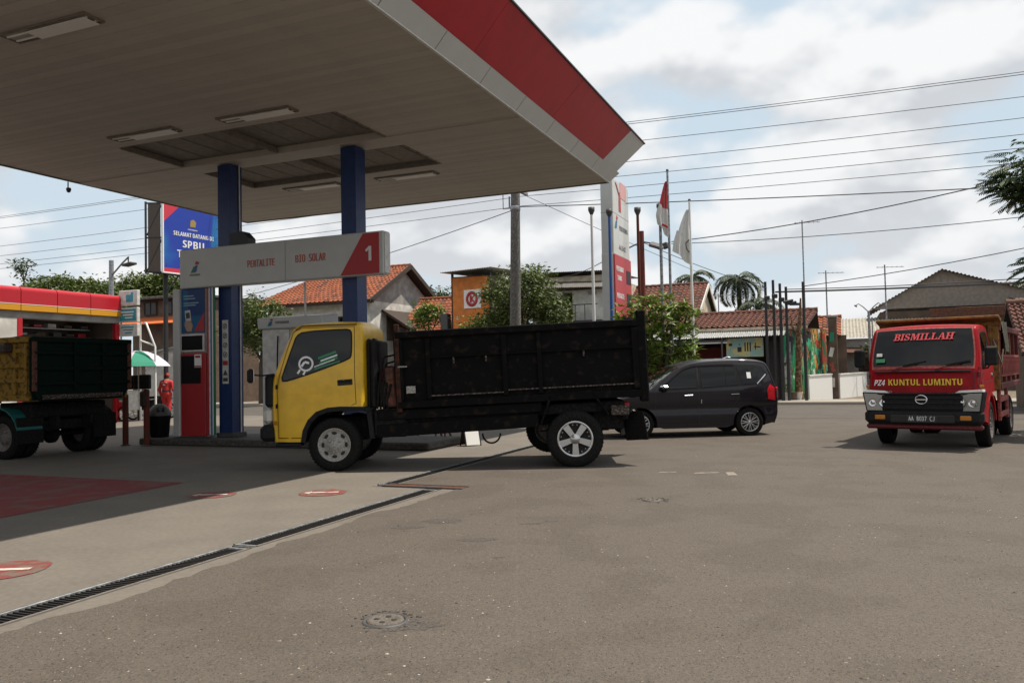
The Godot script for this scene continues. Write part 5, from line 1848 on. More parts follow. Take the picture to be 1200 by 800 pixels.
	for s in [1.0, -1.0]:
		g = G.new()
		side_patch(g, PackedVector2Array([Vector2(2.80, 0.78), Vector2(2.98, 0.74), Vector2(2.97, 1.02), Vector2(2.86, 1.10), Vector2(2.78, 0.98)]), zf, 0.012, Vector2(0.06, 0.08), [s])
		g.box(Vector3(3.03, 0.90, s * 0.56), Vector3(0.05, 0.26, 0.2), Basis(Vector3.UP, s * 0.35), 0.02)
		part(o, "tail_lamp", g, M.tail_red)
		g = G.new()
		g.box(Vector3(-0.62, 0.74, s * 0.56), Vector3(0.28, 0.13, 0.16), Basis(Vector3.UP, -s * 0.6), 0.04)
		part(o, "headlight", g, M.lamp_clear)
		for x in [1.05, 2.06]:
			g = G.new()
			g.bar(Vector3(x - 0.10, 0.89, s * 0.835), Vector3(x + 0.09, 0.895, s * 0.835), 0.022, 0.03, Vector3.UP, 0.008)
			part(o, "door_handle", g, M.chrome if x < 2 else M.car_grey)
		var mr := group_part(o, "mirror", Vector3(0.50, 1.05, s * 0.90))
		g = G.new()
		g.box(Vector3.ZERO, Vector3(0.13, 0.14, 0.2), Basis(Vector3.UP, s * 0.2), 0.05)
		part(mr, "housing", g, M.black_plastic)
		g = G.new()
		g.box(Vector3(0.0, 0.035, 0.0), Vector3(0.145, 0.07, 0.205), Basis(Vector3.UP, s * 0.2), 0.034)
		part(mr, "cap", g, M.chrome)
		g = G.new()
		g.box(Vector3(0.0, -0.06, -s * 0.11), Vector3(0.06, 0.04, 0.1), Basis(), 0.015)
		part(mr, "foot", g, M.black_plastic)
		for cx in [0.0, wb]:
			g = G.new()
			var fl := arc_pts(cx, 0.30, 0.37, -5, 185, 14)
			for i in 14: g.bar(Vector3(fl[i].x, fl[i].y, s * 0.62), Vector3(fl[i + 1].x, fl[i + 1].y, s * 0.62), 0.3, 0.02)
			part(o, "wheel_liner", g, M.black_plastic)
		wheel(o, Vector3(0, 0.30, s * 0.70), 0.30, 0.19, "alloy", s)
		wheel(o, Vector3(wb, 0.30, s * 0.70), 0.30, 0.19, "alloy", s)
	g = G.new()
	g.box(Vector3(1.2, 0.25, 0), Vector3(3.2, 0.08, 1.2), Basis(), 0.02)
	part(o, "underbody", g, M.chassis)
	g = G.new()
	g.box(Vector3(-0.72, 0.42, 0), Vector3(0.08, 0.18, 1.0), Basis(), 0.02)
	part(o, "grille", g, M.black_plastic)
	g = G.new()
	g.tube([Vector3(2.1, 1.66, 0.0), Vector3(2.2, 1.70, 0.0), Vector3(2.28, 1.69, 0)], [0.02, 0.012], 8)
	part(o, "roof_fin", g, M.chrome)
# pantiles laid over a four-cornered slope: a, b along the eave, c, d along the ridge
func tile_slope(parent: Node, a: Vector3, b: Vector3, c: Vector3, d: Vector3, cols: Array, pitch := 0.24, run := 0.32):
	var g := G.new()
	g.tinted = true
	var w := (a.distance_to(b) + d.distance_to(c)) * 0.5
	var l := (a.distance_to(d) + b.distance_to(c)) * 0.5
	var nc := maxi(2, int(w / pitch))
	var nr := maxi(2, int(l / run))
	var n := (b - a).cross(d - a).normalized()
	if n.y < 0: n = -n
	var at := func(u: float, v: float) -> Vector3: return a.lerp(b, u).lerp(d.lerp(c, u), v)
	var prof := [[0.0, 0.0], [0.2, 0.05], [0.42, 0.055], [0.62, 0.01], [1.0, 0.0]]
	for j in nr:
		for i in nc:
			var t := rng.randf()
			var base: Color = cols[0].lerp(cols[1], t)
			if rng.randf() < 0.18: base = base.lerp(cols[2], rng.randf())
			g.tint = base
			for k in 4:
				var u0: float = (i + prof[k][0]) / nc
				var u1: float = (i + prof[k + 1][0]) / nc
				var v0 := float(j) / nr
				var v1 := (j + 1.04) / nr
				var p0: Vector3 = at.call(u0, v0) + n * (prof[k][1] + 0.045)
				var p1: Vector3 = at.call(u1, v0) + n * (prof[k + 1][1] + 0.045)
				var p2: Vector3 = at.call(u1, v1) + n * (prof[k + 1][1] + 0.012)
				var p3: Vector3 = at.call(u0, v1) + n * (prof[k][1] + 0.012)
				g.quad(p0, p1, p2, p3, n)
			var e0: Vector3 = at.call(float(i) / nc, float(j) / nr)
			var e1: Vector3 = at.call((i + 0.62) / nc, float(j) / nr)
			g.quad(e0, e1, e1 + n * 0.05, e0 + n * 0.05, a - d)
	part(parent, "roof_tiles", g, M.roof_tile).set_meta("kind", "stuff")
	g = G.new()
	g.slab(a, b, c, d, n, 0.06)
	part(parent, "roof_boards", g, M.wood_dark)
	g = G.new()
	g.tinted = true
	g.tint = cols[0].lerp(cols[2], 0.4)
	var m := maxi(2, int(d.distance_to(c) / 0.35))
	for k in m:
		var p := d.lerp(c, float(k) / m) + Vector3(0, 0.03, 0)
		var q := d.lerp(c, (k + 1.05) / m) + Vector3(0, 0.045, 0)
		g.tube([p, q], [0.10, 0.115], 8)
	part(parent, "ridge_tiles", g, M.roof_tile).set_meta("kind", "stuff")
func wavy_sheet(g: G, a: Vector3, b: Vector3, c: Vector3, d: Vector3, pitch := 0.09, amp := 0.018):
	var n := (b - a).cross(d - a).normalized()
	if n.y < 0: n = -n
	var k := int(a.distance_to(b) / pitch) * 2
	for i in k:
		var u0 := float(i) / k
		var u1 := float(i + 1) / k
		var h0 := amp if i % 2 == 0 else -amp
		g.quad(a.lerp(b, u0) + n * h0, a.lerp(b, u1) - n * h0, d.lerp(c, u1) - n * h0, d.lerp(c, u0) + n * h0, n)
func window_part(o: Node, x: float, y: float, z: float, w: float, h: float, fm: Material, yaw := 0.0):
	var p := group_part(o, "window", Vector3(x, y, z))
	p.rotation.y = yaw
	var g := G.new()
	g.box(Vector3(0, 0, 0.01), Vector3(w, h, 0.02))
	part(p, "pane", g, M.glass_dark)
	g = G.new()
	for s in [-1.0, 1.0]:
		g.box(Vector3(s * w * 0.5, 0, 0.03), Vector3(0.07, h + 0.07, 0.06), Basis(), 0.01)
		g.box(Vector3(0, s * h * 0.5, 0.03), Vector3(w - 0.07, 0.07, 0.06), Basis(), 0.01)
	g.box(Vector3(0, 0, 0.028), Vector3(0.04, h - 0.07, 0.04))
	part(p, "frame", g, fm)

func build_left_side():
	var g: G
	# shop with red and yellow fascia, its front facing along the pump row
	var o := thing("shop_building", "shop with red and yellow fascia behind the green tailgate", "shop", S(-13.4, 0, -1.6), YAW)
	for k in 7:
		var z0 := -5.05 + k * 1.26
		g = G.new()
		var prof := []
		for q in 7:
			var a := -PI * 0.5 + PI * 0.5 * q / 6.0 + PI * 0.5
			prof.append(Vector2(2.5 - 0.14 + 0.14 * cos(a), 4.30 + 0.14 * sin(a)))
		var pl := PackedVector2Array([Vector2(2.1, 3.90), Vector2(2.5, 3.90)])
		for p in prof: pl.append(p)
		pl.append(Vector2(2.1, 4.44))
		g.prism(pl, z0 + 0.012, z0 + 1.248)
		part(o, "fascia_panel", g, mat("shop_red", lin(0.45, 0.012, 0.022), 0.3) if not M.has("shop_red") else M.shop_red)
		g = G.new()
		g.box(Vector3(2.3, 3.785, z0 + 0.63), Vector3(0.40, 0.20, 1.244), Basis(), 0.01)
		part(o, "fascia_stripe", g, mat("shop_yellow", lin(0.62, 0.29, 0.012), 0.4) if not M.has("shop_yellow") else M.shop_yellow)
		g = G.new()
		g.box(Vector3(2.3, 3.892, z0 + 0.63), Vector3(0.412, 0.018, 1.25))
		part(o, "fascia_trim", g, M.white_clean)
	g = G.new()
	g.box(Vector3(2.2, 3.57, -0.6), Vector3(0.42, 0.22, 8.9), Basis(), 0.01)
	part(o, "lintel", g, M.plaster_grey)
	g = G.new()
	g.box(Vector3(-0.4, 4.2, -0.6), Vector3(5.0, 0.12, 8.8))
	part(o, "roof_slab", g, M.metal_roof)
	g = G.new()
	g.box(Vector3(2.3, 1.74, 1.3), Vector3(0.2, 3.44, 5.1))
	part(o, "front_wall", g, M.plaster_white)
	g = G.new()
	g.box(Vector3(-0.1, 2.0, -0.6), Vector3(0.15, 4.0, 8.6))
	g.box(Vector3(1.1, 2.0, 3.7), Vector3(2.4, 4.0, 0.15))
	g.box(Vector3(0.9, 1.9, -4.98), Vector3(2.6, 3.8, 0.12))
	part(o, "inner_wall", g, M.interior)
	for z in [-4.95, -1.3]:
		g = G.new()
		g.box(Vector3(2.35, 1.73, z), Vector3(0.16, 3.46, 0.16), Basis(), 0.01)
		part(o, "post", g, M.shop_red)
	for k in 5:
		g = G.new()
		g.box(Vector3(1.4 + 0.1 * (k % 2), 2.1 + k * 0.28, -3.1 + 0.2 * sin(k * 2.0)), Vector3(0.4, 0.04, 3.2 - 0.5 * (k % 2)), Basis(), 0.005)
		part(o, "shelf", g, M.steel if k % 2 == 0 else M.wood_dark)
		for q in 5:
			g = G.new()
			g.box(Vector3(1.4, 2.19 + k * 0.28, -4.3 + q * 0.55 + 0.1 * sin(k * 3.0 + q)), Vector3(0.25, 0.12 + 0.05 * sin(q * 2.0 + k), 0.3), Basis(), 0.01)
			part(o, "goods", g, [M.white, M.shop_red, M.interior, M.dark_grey, M.plaster_brown][(q + k * 2) % 5])
	# three hanging light boxes at its corner
	for q in [[4.34, 0.54, "white", "sign_blue"], [3.74, 0.52, "teal_sign", "letter_white"], [3.21, 0.44, "white", "sign_blue"]]:
		var sg := group_part(o, "hanging_sign", Vector3(2.83, q[0], -5.1))
		g = G.new()
		g.box(Vector3.ZERO, Vector3(0.86, q[1], 0.14), Basis(), 0.015)
		part(sg, "box", g, M.white)
		g = G.new()
		g.box(Vector3(0, 0, 0.073), Vector3(0.76, q[1] - 0.1, 0.006))
		part(sg, "face", g, M[q[2]])
		g = G.new()
		if q[2] == "white" and q[1] > 0.5:
			g.box(Vector3(0.05, -0.02, 0.079), Vector3(0.26, 0.26, 0.005))
			g.box(Vector3(0.2, 0.02, 0.08), Vector3(0.10, 0.34, 0.005))
			part(sg, "print", g, M.teal_sign)
		else:
			for k in 3: g.box(Vector3(-0.02 + 0.03 * k, 0.1 - k * 0.1, 0.079), Vector3(0.6 - 0.12 * k, 0.04, 0.005))
			part(sg, "print", g, M.letter_white if q[2] == "teal_sign" else M.teal_sign)
	g = G.new()
	g.tube([Vector3(2.4, 3.95, -5.12), Vector3(2.4, 2.9, -5.12)], [0.03], 8)
	part(o, "sign_bracket", g, M.steel)
	# bent white railing of a lean-to beside it
	var fr := thing("awning_frame", "bent white tube frame right of the hanging shop signs", "frame", S(-10.0, 0, -7.1), YAW)
	g = G.new()
	g.tube([Vector3(-0.5, 0, 0), Vector3(-0.5, 3.52, 0), Vector3(-0.22, 3.46, 0), Vector3(0.2, 2.6, 0), Vector3(0.22, 0, 0)], [0.035], 8)
	part(fr, "hoop", g, M.white_clean)
	g = G.new()
	g.tube([Vector3(-0.5, 2.85, 0), Vector3(0.16, 2.65, 0)], [0.03], 8)
	part(fr, "crossbar", g, M.white_clean)
	# light board of the station
	var b := thing("billboard", "blue and red welcome billboard on a pole left of the blue columns", "billboard", S(-10.84, 0.236, -8.5), deg_to_rad(62))
	b.scale = Vector3(1.04, 0.838, 0.838)
	g = G.new()
	g.box(Vector3(1.28, 7.83, 0.0), Vector3(2.56, 3.12, 0.04))
	part(b, "face", g, mat("board_blue", Color(1, 1, 1), 0.4, 0.0, two_tone(52, 0.004, Color(0.10, 0.22, 0.62), Color(0.08, 0.42, 0.66), 0.35, 0.65, 128, 0.01), 0.25))
	g = G.new()
	g.prism(PackedVector2Array([Vector2(0.02, 9.37), Vector2(0.02, 8.55), Vector2(0.72, 9.37)]), 0.021, 0.028)
	part(b, "corner", g, mat("board_red", lin(0.55, 0.03, 0.06), 0.4))
	g = G.new()
	g.box(Vector3(1.28, 6.37, 0.024), Vector3(2.5, 0.19, 0.006))
	part(b, "footer", g, M.board_red)
	text(b, "SELAMAT DATANG DI", 1.85, 0.19, M.letter_white, Transform3D(Basis(), Vector3(1.36, 8.10, 0.021)))
	text(b, "SPBU", 0.98, 0.34, M.letter_white, Transform3D(Basis(), Vector3(1.33, 7.66, 0.021)))
	text(b, "TRAE", 1.06, 0.34, M.letter_white, Transform3D(Basis(), Vector3(1.12, 7.18, 0.021)))
	text(b, "PERTAMINA", 0.44, 0.05, M.letter_white, Transform3D(Basis(), Vector3(1.30, 8.36, 0.021)), "Droid Sans", 0.008)
	g = G.new()
	g.prism(PackedVector2Array([Vector2(1.18, 8.50), Vector2(1.42, 8.50), Vector2(1.46, 8.74), Vector2(1.34, 8.86), Vector2(1.2, 8.78)]), 0.021, 0.03)
	part(b, "crest", g, mat("crest_gold", lin(0.32, 0.22, 0.06), 0.5))
	g = G.new()
	for x in [-0.02, 2.58]: g.box(Vector3(x, 7.83, 0.0), Vector3(0.06, 3.2, 0.10), Basis(), 0.01)
	for y in [6.24, 9.42]: g.box(Vector3(1.28, y, 0.0), Vector3(2.64, 0.06, 0.10), Basis(), 0.01)
	part(b, "white_edge", g, M.white_clean)
	g = G.new()
	for y in [6.26, 7.8, 9.36]:
		for x in [0.0, 2.5]: g.bar(Vector3(x, y, -0.04), Vector3(x - 0.3, y, -0.6), 0.06, 0.06)
		g.bar(Vector3(-0.3, y, -0.6), Vector3(2.15, y, -0.6), 0.06, 0.06)
	for x in [-0.35, 2.15]: g.bar(Vector3(x, 6.2, -0.6), Vector3(x, 9.42, -0.6), 0.06, 0.06)
	g.bar(Vector3(-0.02, 9.3, -0.06), Vector3(-0.3, 7.9, -0.6), 0.04, 0.04)
	g.bar(Vector3(-0.3, 6.3, -0.6), Vector3(-0.02, 7.7, -0.06), 0.04, 0.04)
	part(b, "truss", g, M.black_trim)
	g = G.new()
	g.box(Vector3(-0.16, 7.83, -0.33), Vector3(0.03, 3.1, 0.5), Basis(Vector3.UP, 0.5))
	part(b, "side_sheet", g, M.interior)
	g = G.new()
	g.cyl(Vector3(0.42, -0.3, -0.5), Vector3(0.42, 6.3, -0.5), 0.09, 12)
	g.bar(Vector3(0.42, 5.3, -0.5), Vector3(1.0, 6.25, -0.5), 0.05, 0.05)
	part(b, "pole", g, M.pole_black)
	# kiosk wall behind the attendant
	o = thing("white_kiosk", "low whitewashed kiosk with a sloping roof behind the attendant", "kiosk", S(-12.1, 0, -10.6), YAW)
	g = G.new()
	g.prism(PackedVector2Array([Vector2(-1.3, 0), Vector2(0.7, 0), Vector2(0.7, 2.72), Vector2(-1.3, 2.45)]), -0.5, 0.5)
	part(o, "wall", g, M.plaster_white)
	g = G.new()
	g.bar(Vector3(-1.45, 2.45, 0), Vector3(0.85, 2.78, 0), 1.3, 0.06)
	part(o, "roof", g, M.metal_sheet)
	# parasol of a street seller
	o = thing("parasol", "green and lilac striped street parasol beside the attendant", "parasol", S(-10.75, 0, -7.2), 1.0)
	g = G.new()
	g.cyl(Vector3(0, 0, 0), Vector3(0, 2.5, 0), 0.02, 8)
	part(o, "pole", g, M.white_clean)
	for k in 8:
		g = G.new()
		var a0 := TAU * k / 8.0
		var a1 := TAU * (k + 1) / 8.0
		var rr := [0.0, 0.35, 0.7, 1.0, 1.12]
		var hh := [2.50, 2.45, 2.30, 2.06, 1.92]
		for q in 4:
			var d0 := Vector3(cos(a0), 0, sin(a0))
			var d1 := Vector3(cos(a1), 0, sin(a1))
			g.quad(d0 * rr[q] + Vector3(0, hh[q], 0), d1 * rr[q] + Vector3(0, hh[q], 0), d1 * rr[q + 1] + Vector3(0, hh[q + 1], 0), d0 * rr[q + 1] + Vector3(0, hh[q + 1], 0), Vector3.UP)
		var pm: Material = mat("parasol_green", lin(0.02, 0.22, 0.14), 0.8) if not M.has("parasol_green") else M.parasol_green
		if k % 2 == 1: pm = mat("parasol_lilac", lin(0.60, 0.52, 0.62), 0.8) if not M.has("parasol_lilac") else M.parasol_lilac
		part(o, "canopy_panel", g, pm)
	for k in 8:
		g = G.new()
		var d := Vector3(cos(TAU * k / 8.0), 0, sin(TAU * k / 8.0))
		g.tube([Vector3(0, 1.95, 0), d * 0.6 + Vector3(0, 2.32, 0)], [0.008], 5)
		part(o, "stay", g, M.steel)
	# seller's cart
	o = thing("food_cart", "small white street cart with a red and green panel under the parasol", "cart", S(-11.2, 0, -6.9), YAW)
	g = G.new()
	g.box(Vector3(0, 0.72, 0), Vector3(1.3, 0.7, 0.6), Basis(), 0.02)
	part(o, "body", g, M.white)
	g = G.new()
	g.box(Vector3(0, 0.55, 0.305), Vector3(1.2, 0.26, 0.02), Basis(), 0.004)
	part(o, "panel", g, M.sign_red)
	g = G.new()
	g.box(Vector3(0, 0.86, 0.305), Vector3(1.2, 0.22, 0.02), Basis(), 0.004)
	part(o, "panel", g, M.sign_green)
	g = G.new()
	g.box(Vector3(0, 1.36, 0), Vector3(1.1, 0.5, 0.5), Basis(), 0.02)
	part(o, "glass_case", g, M.glass_dark)
	for s in [-0.45, 0.45]:
		var wl := group_part(o, "wheel", Vector3(s, 0.26, 0.33))
		g = G.new()
		g.lathe([Vector2(0.22, -0.02), Vector2(0.26, -0.015), Vector2(0.26, 0.015), Vector2(0.22, 0.02)], Transform3D(Basis(Vector3.RIGHT, PI / 2), Vector3.ZERO), 20)
		part(wl, "tyre", g, M.rubber)
		g = G.new()
		for k in 6: g.bar(Vector3.ZERO, Vector3(cos(k * TAU / 6), sin(k * TAU / 6), 0) * 0.23, 0.01, 0.01)
		part(wl, "spokes", g, M.steel)
	for s in [-0.55, 0.55]:
		g = G.new()
		g.bar(Vector3(s, 0.4, -0.25), Vector3(s, 0.0, -0.25), 0.05, 0.05)
		part(o, "leg", g, M.wood_dark)
	motorbike()
	added_shade_block()
	# brown shop across the street with an orange awning
	o = thing("street_shop", "brown street shop with a bright orange awning beyond the billboard pole", "shop", S(-22.6, 0, -22.5), YAW)
	g = G.new()
	g.box(Vector3(0, 2.95, 0), Vector3(5.2, 5.9, 4.6))
	part(o, "wall", g, M.plaster_brown)
	g = G.new()
	g.slab(Vector3(-2.7, 4.95, 2.35), Vector3(2.4, 4.95, 2.35), Vector3(2.4, 4.5, 3.6), Vector3(-2.7, 4.5, 3.6), Vector3.UP, 0.05)
	part(o, "awning", g, M.orange_awning)
	window_part(o, 0.4, 5.45, 2.32, 0.9, 0.7, M.wood_dark)
	window_part(o, -1.2, 5.45, 2.32, 0.9, 0.7, M.wood_dark)
	g = G.new()
	g.box(Vector3(0, 6.0, 0.2), Vector3(5.7, 0.14, 5.4), Basis(), 0.02)
	part(o, "roof", g, M.metal_roof)
	g = G.new()
	g.box(Vector3(0, 1.3, 2.32), Vector3(3.2, 2.4, 0.05), Basis(), 0.01)
	part(o, "shutter", g, M.metal_sheet)

# unseen office block, added to keep the light off the left of the forecourt
func added_shade_block():
	var o := thing("added_shade_block", "unseen office block added left of the pumps to block light, outside the left edge", "office", S(-10.6, 0, 11.5), YAW)
	var g := G.new()
	g.box(Vector3(0, 2.5, 0), Vector3(5.6, 5.0, 14.0))
	part(o, "wall", g, M.plaster_grey)
	g = G.new()
	g.box(Vector3(0.3, 5.1, 0), Vector3(6.8, 0.25, 14.8), Basis(), 0.02)
	part(o, "roof_slab", g, M.metal_roof)
	for k in 4:
		window_part(o, 2.81, 1.8, -4.8 + k * 3.2, 1.8, 1.6, M.white, PI / 2)
	g = G.new()
	g.box(Vector3(2.83, 1.05, -6.3), Vector3(0.05, 2.1, 0.95), Basis(), 0.01)
	part(o, "door", g, M.col_blue)

func motorbike():
	var o := thing("motorbike", "dark motorbike standing between the parasol and the attendant", "motorbike", S(-10.85, 0, -7.9), 0.35)
	var g: G
	for x in [-0.6, 0.62]:
		var w := group_part(o, "wheel", Vector3(x, 0.28, 0))
		g = G.new()
		g.lathe([Vector2(0.22, -0.035), Vector2(0.265, -0.045), Vector2(0.285, 0), Vector2(0.265, 0.045), Vector2(0.22, 0.035)], Transform3D(Basis(Vector3.RIGHT, PI / 2), Vector3.ZERO), 24)
		part(w, "tyre", g, M.rubber)
		g = G.new()
		for k in 5: g.bar(Vector3.ZERO, Vector3(cos(k * TAU / 5), sin(k * TAU / 5), 0) * 0.23, 0.03, 0.02)
		part(w, "rim", g, M.steel)
	g = G.new()
	g.prism(PackedVector2Array([Vector2(-0.4, 0.35), Vector2(0.3, 0.32), Vector2(0.45, 0.55), Vector2(0.75, 0.75), Vector2(0.55, 0.80), Vector2(0.0, 0.70), Vector2(-0.25, 0.75), Vector2(-0.42, 0.98), Vector2(-0.50, 0.7)]), -0.11, 0.11)
	part(o, "body", g, M.black_plastic)
	g = G.new()
	g.box(Vector3(0.28, 0.80, 0), Vector3(0.7, 0.09, 0.24), Basis(Vector3(0, 0, 1), 0.06), 0.04)
	part(o, "saddle", g, M.rubber)
	g = G.new()
	for s in [-0.06, 0.06]: g.cyl(Vector3(-0.6, 0.28, s), Vector3(-0.42, 0.9, s), 0.022, 8)
	part(o, "fork", g, M.chrome)
	g = G.new()
	g.tube([Vector3(-0.32, 1.02, -0.32), Vector3(-0.40, 0.98, -0.1), Vector3(-0.40, 0.98, 0.1), Vector3(-0.32, 1.02, 0.32)], [0.016], 8)
	part(o, "handlebar", g, M.black_plastic)
	g = G.new()
	g.box(Vector3(-0.52, 0.92, 0), Vector3(0.12, 0.14, 0.2), Basis(), 0.04)
	part(o, "headlight", g, M.lamp_clear)
	g = G.new()
	g.cyl(Vector3(0.1, 0.26, 0.14), Vector3(0.75, 0.36, 0.16), 0.045, 10)
	part(o, "exhaust", g, M.chrome)
	g = G.new()
	g.bar(Vector3(0.05, 0.32, 0.1), Vector3(0.0, 0.0, 0.24), 0.02, 0.02)
	part(o, "kickstand", g, M.steel)
func col3(r, g, b) -> Color: return Color(r, g, b)
func build_street_row():
	var g: G
	var terra := [Color(0.40, 0.125, 0.055), Color(0.30, 0.085, 0.04), Color(0.12, 0.06, 0.04)]
	var old := [Color(0.21, 0.075, 0.048), Color(0.14, 0.05, 0.035), Color(0.07, 0.045, 0.038)]
	# house with bright tiled roof behind the pump sign
	var o := thing("tiled_house", "house with bright orange tiled roof and grey gable behind the pump sign", "house", S(-13.3, 0, -25.0), YAW)
	g = G.new()
	g.box(Vector3(0, 2.65, 0), Vector3(6.5, 5.3, 7.0))
	part(o, "wall", g, M.plaster_white)
	g = G.new()
	g.prism(PackedVector2Array([Vector2(-3.6, 5.3), Vector2(3.6, 5.3), Vector2(0, 7.25)]), 3.1, 3.25, Transform3D(Basis(Vector3.UP, PI / 2), Vector3.ZERO))
	part(o, "gable", g, M.plaster_grey)
	tile_slope(o, Vector3(-4.1, 5.25, 4.2), Vector3(3.7, 5.25, 4.2), Vector3(3.7, 7.45, 0), Vector3(-1.7, 7.45, 0), terra)
	tile_slope(o, Vector3(3.7, 5.25, -4.2), Vector3(-4.1, 5.25, -4.2), Vector3(-1.7, 7.45, 0), Vector3(3.7, 7.45, 0), terra)
	for s in [-1.0, 1.0]:
		g = G.new()
		g.bar(Vector3(3.74, 5.18, s * 4.25), Vector3(3.74, 7.42, 0.02 * s), 0.06, 0.24)
		part(o, "barge_board", g, M.wood_dark)
	g = G.new()
	g.box(Vector3(0, 5.2, 4.15), Vector3(7.8, 0.16, 0.05))
	part(o, "eave_board", g, M.wood_dark)
	# porch roof under the gable
	g = G.new()
	g.slab(Vector3(3.3, 4.9, 2.4), Vector3(3.3, 4.9, -3.0), Vector3(5.1, 3.8, -3.0), Vector3(5.1, 3.8, 2.4), Vector3.UP, 0.12)
	part(o, "porch_roof", g, M.wood_dark)
	g = G.new()
	g.box(Vector3(3.27, 4.0, -0.3), Vector3(0.05, 1.5, 4.4))
	part(o, "porch_wall", g, M.plaster_brown)
	for z in [2.2, -2.8]:
		g = G.new()
		g.box(Vector3(5.0, 1.9, z), Vector3(0.14, 3.8, 0.14), Basis(), 0.01)
		part(o, "porch_post", g, M.plaster_white)
	window_part(o, -1.2, 3.9, 3.5, 1.2, 1.2, M.wood_dark)
	window_part(o, 1.4, 3.9, 3.5, 1.2, 1.2, M.wood_dark)
	# lower tiled house between it and the orange one
	o = thing("tiled_house", "small house with low red-brown tiled roof left of the orange building", "house", S(-6.9, 0, -26.0), YAW)
	g = G.new()
	g.box(Vector3(0, 1.9, 0), Vector3(4.4, 3.8, 5.0))
	part(o, "wall", g, M.plaster_white)
	tile_slope(o, Vector3(-2.6, 3.6, 3.0), Vector3(2.6, 3.6, 3.0), Vector3(2.6, 5.6, 0), Vector3(-2.6, 5.6, 0), terra)
	tile_slope(o, Vector3(2.6, 3.6, -3.0), Vector3(-2.6, 3.6, -3.0), Vector3(-2.6, 5.6, 0), Vector3(2.6, 5.6, 0), terra)
	# orange building with a red round mark
	o = thing("orange_building", "orange fronted shop with a red round logo on white", "shop", S(-4.2, 0, -24.0), YAW)
	g = G.new()
	g.box(Vector3(0, 3.1, 0), Vector3(2.0, 6.2, 5.0))
	part(o, "wall", g, M.plaster_brown)
	g = G.new()
	g.box(Vector3(0, 4.7, 2.54), Vector3(2.1, 2.9, 0.08), Basis(), 0.01)
	part(o, "front_panel", g, M.plaster_orange)
	g = G.new()
	g.box(Vector3(0.1, 5.05, 2.60), Vector3(0.92, 0.92, 0.05), Basis(), 0.01)
	part(o, "logo_board", g, M.white_clean)
	g = G.new()
	g.lathe([Vector2(0.36, 0.0), Vector2(0.36, 0.02), Vector2(0.22, 0.02), Vector2(0.22, 0.0)], Transform3D(Basis(Vector3.RIGHT, PI / 2) * Basis.from_scale(Vector3(0.9, 1, 1.05)), Vector3(0.08, 5.05, 2.63)), 24)
	g.box(Vector3(0.02, 5.05, 2.64), Vector3(0.10, 0.36, 0.02))
	g.bar(Vector3(0.06, 5.05, 2.64), Vector3(0.2, 5.2, 2.64), 0.08, 0.02, Vector3(0, 0, 1))
	g.bar(Vector3(0.06, 5.05, 2.64), Vector3(0.2, 4.9, 2.64), 0.08, 0.02, Vector3(0, 0, 1))
	part(o, "logo", g, M.sign_red)
	text(o, "L", 0.1, 0.16, M.letter_white, Transform3D(Basis(), Vector3(-0.72, 4.15, 2.585)))
	g = G.new()
	wavy_sheet(g, Vector3(-1.3, 6.35, 3.4), Vector3(1.4, 6.45, 3.4), Vector3(1.4, 6.75, -2.6), Vector3(-1.3, 6.65, -2.6))
	part(o, "sheet_roof", g, M.metal_sheet)
	g = G.new()
	for x in [-1.02, 1.02]: g.box(Vector3(x, 3.2, 2.52), Vector3(0.1, 6.3, 0.12), Basis(), 0.01)
	part(o, "frame", g, M.pole_black)
	g = G.new()
	g.box(Vector3(-1.5, 2.2, 2.4), Vector3(0.4, 4.4, 0.4), Basis(), 0.02)
	part(o, "dark_pier", g, M.dark_grey)
	# white building behind the round tree
	o = thing("white_building", "white two storey building with flat grey sheet roofs and a dark doorway", "building", S(1.6, 0, -25.0), YAW)
	g = G.new()
	g.box(Vector3(-0.95, 2.95, 0), Vector3(3.7, 5.9, 6.0))
	part(o, "wall", g, M.plaster_cream)
	# porch block with a real doorway on its upper floor
	for q in [[-1.19, 2.55, 0.62, 5.1], [0.375, 2.55, 1.45, 5.1], [-0.615, 1.83, 0.53, 3.66], [-0.615, 5.06, 0.53, 0.08]]:
		g = G.new()
		g.box(Vector3(q[0], q[1], 3.6), Vector3(q[2], q[3], 1.2))
		part(o, "porch_block", g, M.plaster_white)
	g = G.new()
	g.box(Vector3(-0.615, 4.33, 3.08), Vector3(0.52, 1.36, 0.05), Basis(), 0.005)
	part(o, "door", g, mat("door_brown", lin(0.16, 0.095, 0.055), 0.7, 0.0, M.t_gr, 1.0))
	g = G.new()
	g.box(Vector3(0.6, 4.95, 4.22), Vector3(0.42, 0.16, 0.03), Basis(), 0.005)
	part(o, "name_plate", g, M.grey)
	g = G.new()
	wavy_sheet(g, Vector3(-2.9, 5.3, 4.7), Vector3(1.4, 5.15, 4.7), Vector3(1.4, 5.6, 2.9), Vector3(-2.9, 5.75, 2.9))
	part(o, "porch_roof", g, M.metal_roof)
	g = G.new()
	wavy_sheet(g, Vector3(-3.2, 6.15, 3.4), Vector3(1.05, 6.05, 3.4), Vector3(1.05, 6.3, -3.2), Vector3(-3.2, 6.4, -3.2))
	part(o, "sheet_roof", g, M.metal_sheet)
	for k in 6:
		g = G.new()
		g.cyl(Vector3(-1.4 + k * 0.45, 3.7, 4.75), Vector3(-1.4 + k * 0.45, 4.4, 4.75), 0.02, 6)
		part(o, "rail_post", g, M.dark_grey)
	g = G.new()
	g.cyl(Vector3(-1.5, 4.4, 4.75), Vector3(1.0, 4.4, 4.75), 0.025, 6)
	g.box(Vector3(-0.2, 3.62, 4.5), Vector3(2.8, 0.14, 0.6))
	part(o, "balcony", g, M.dark_grey)
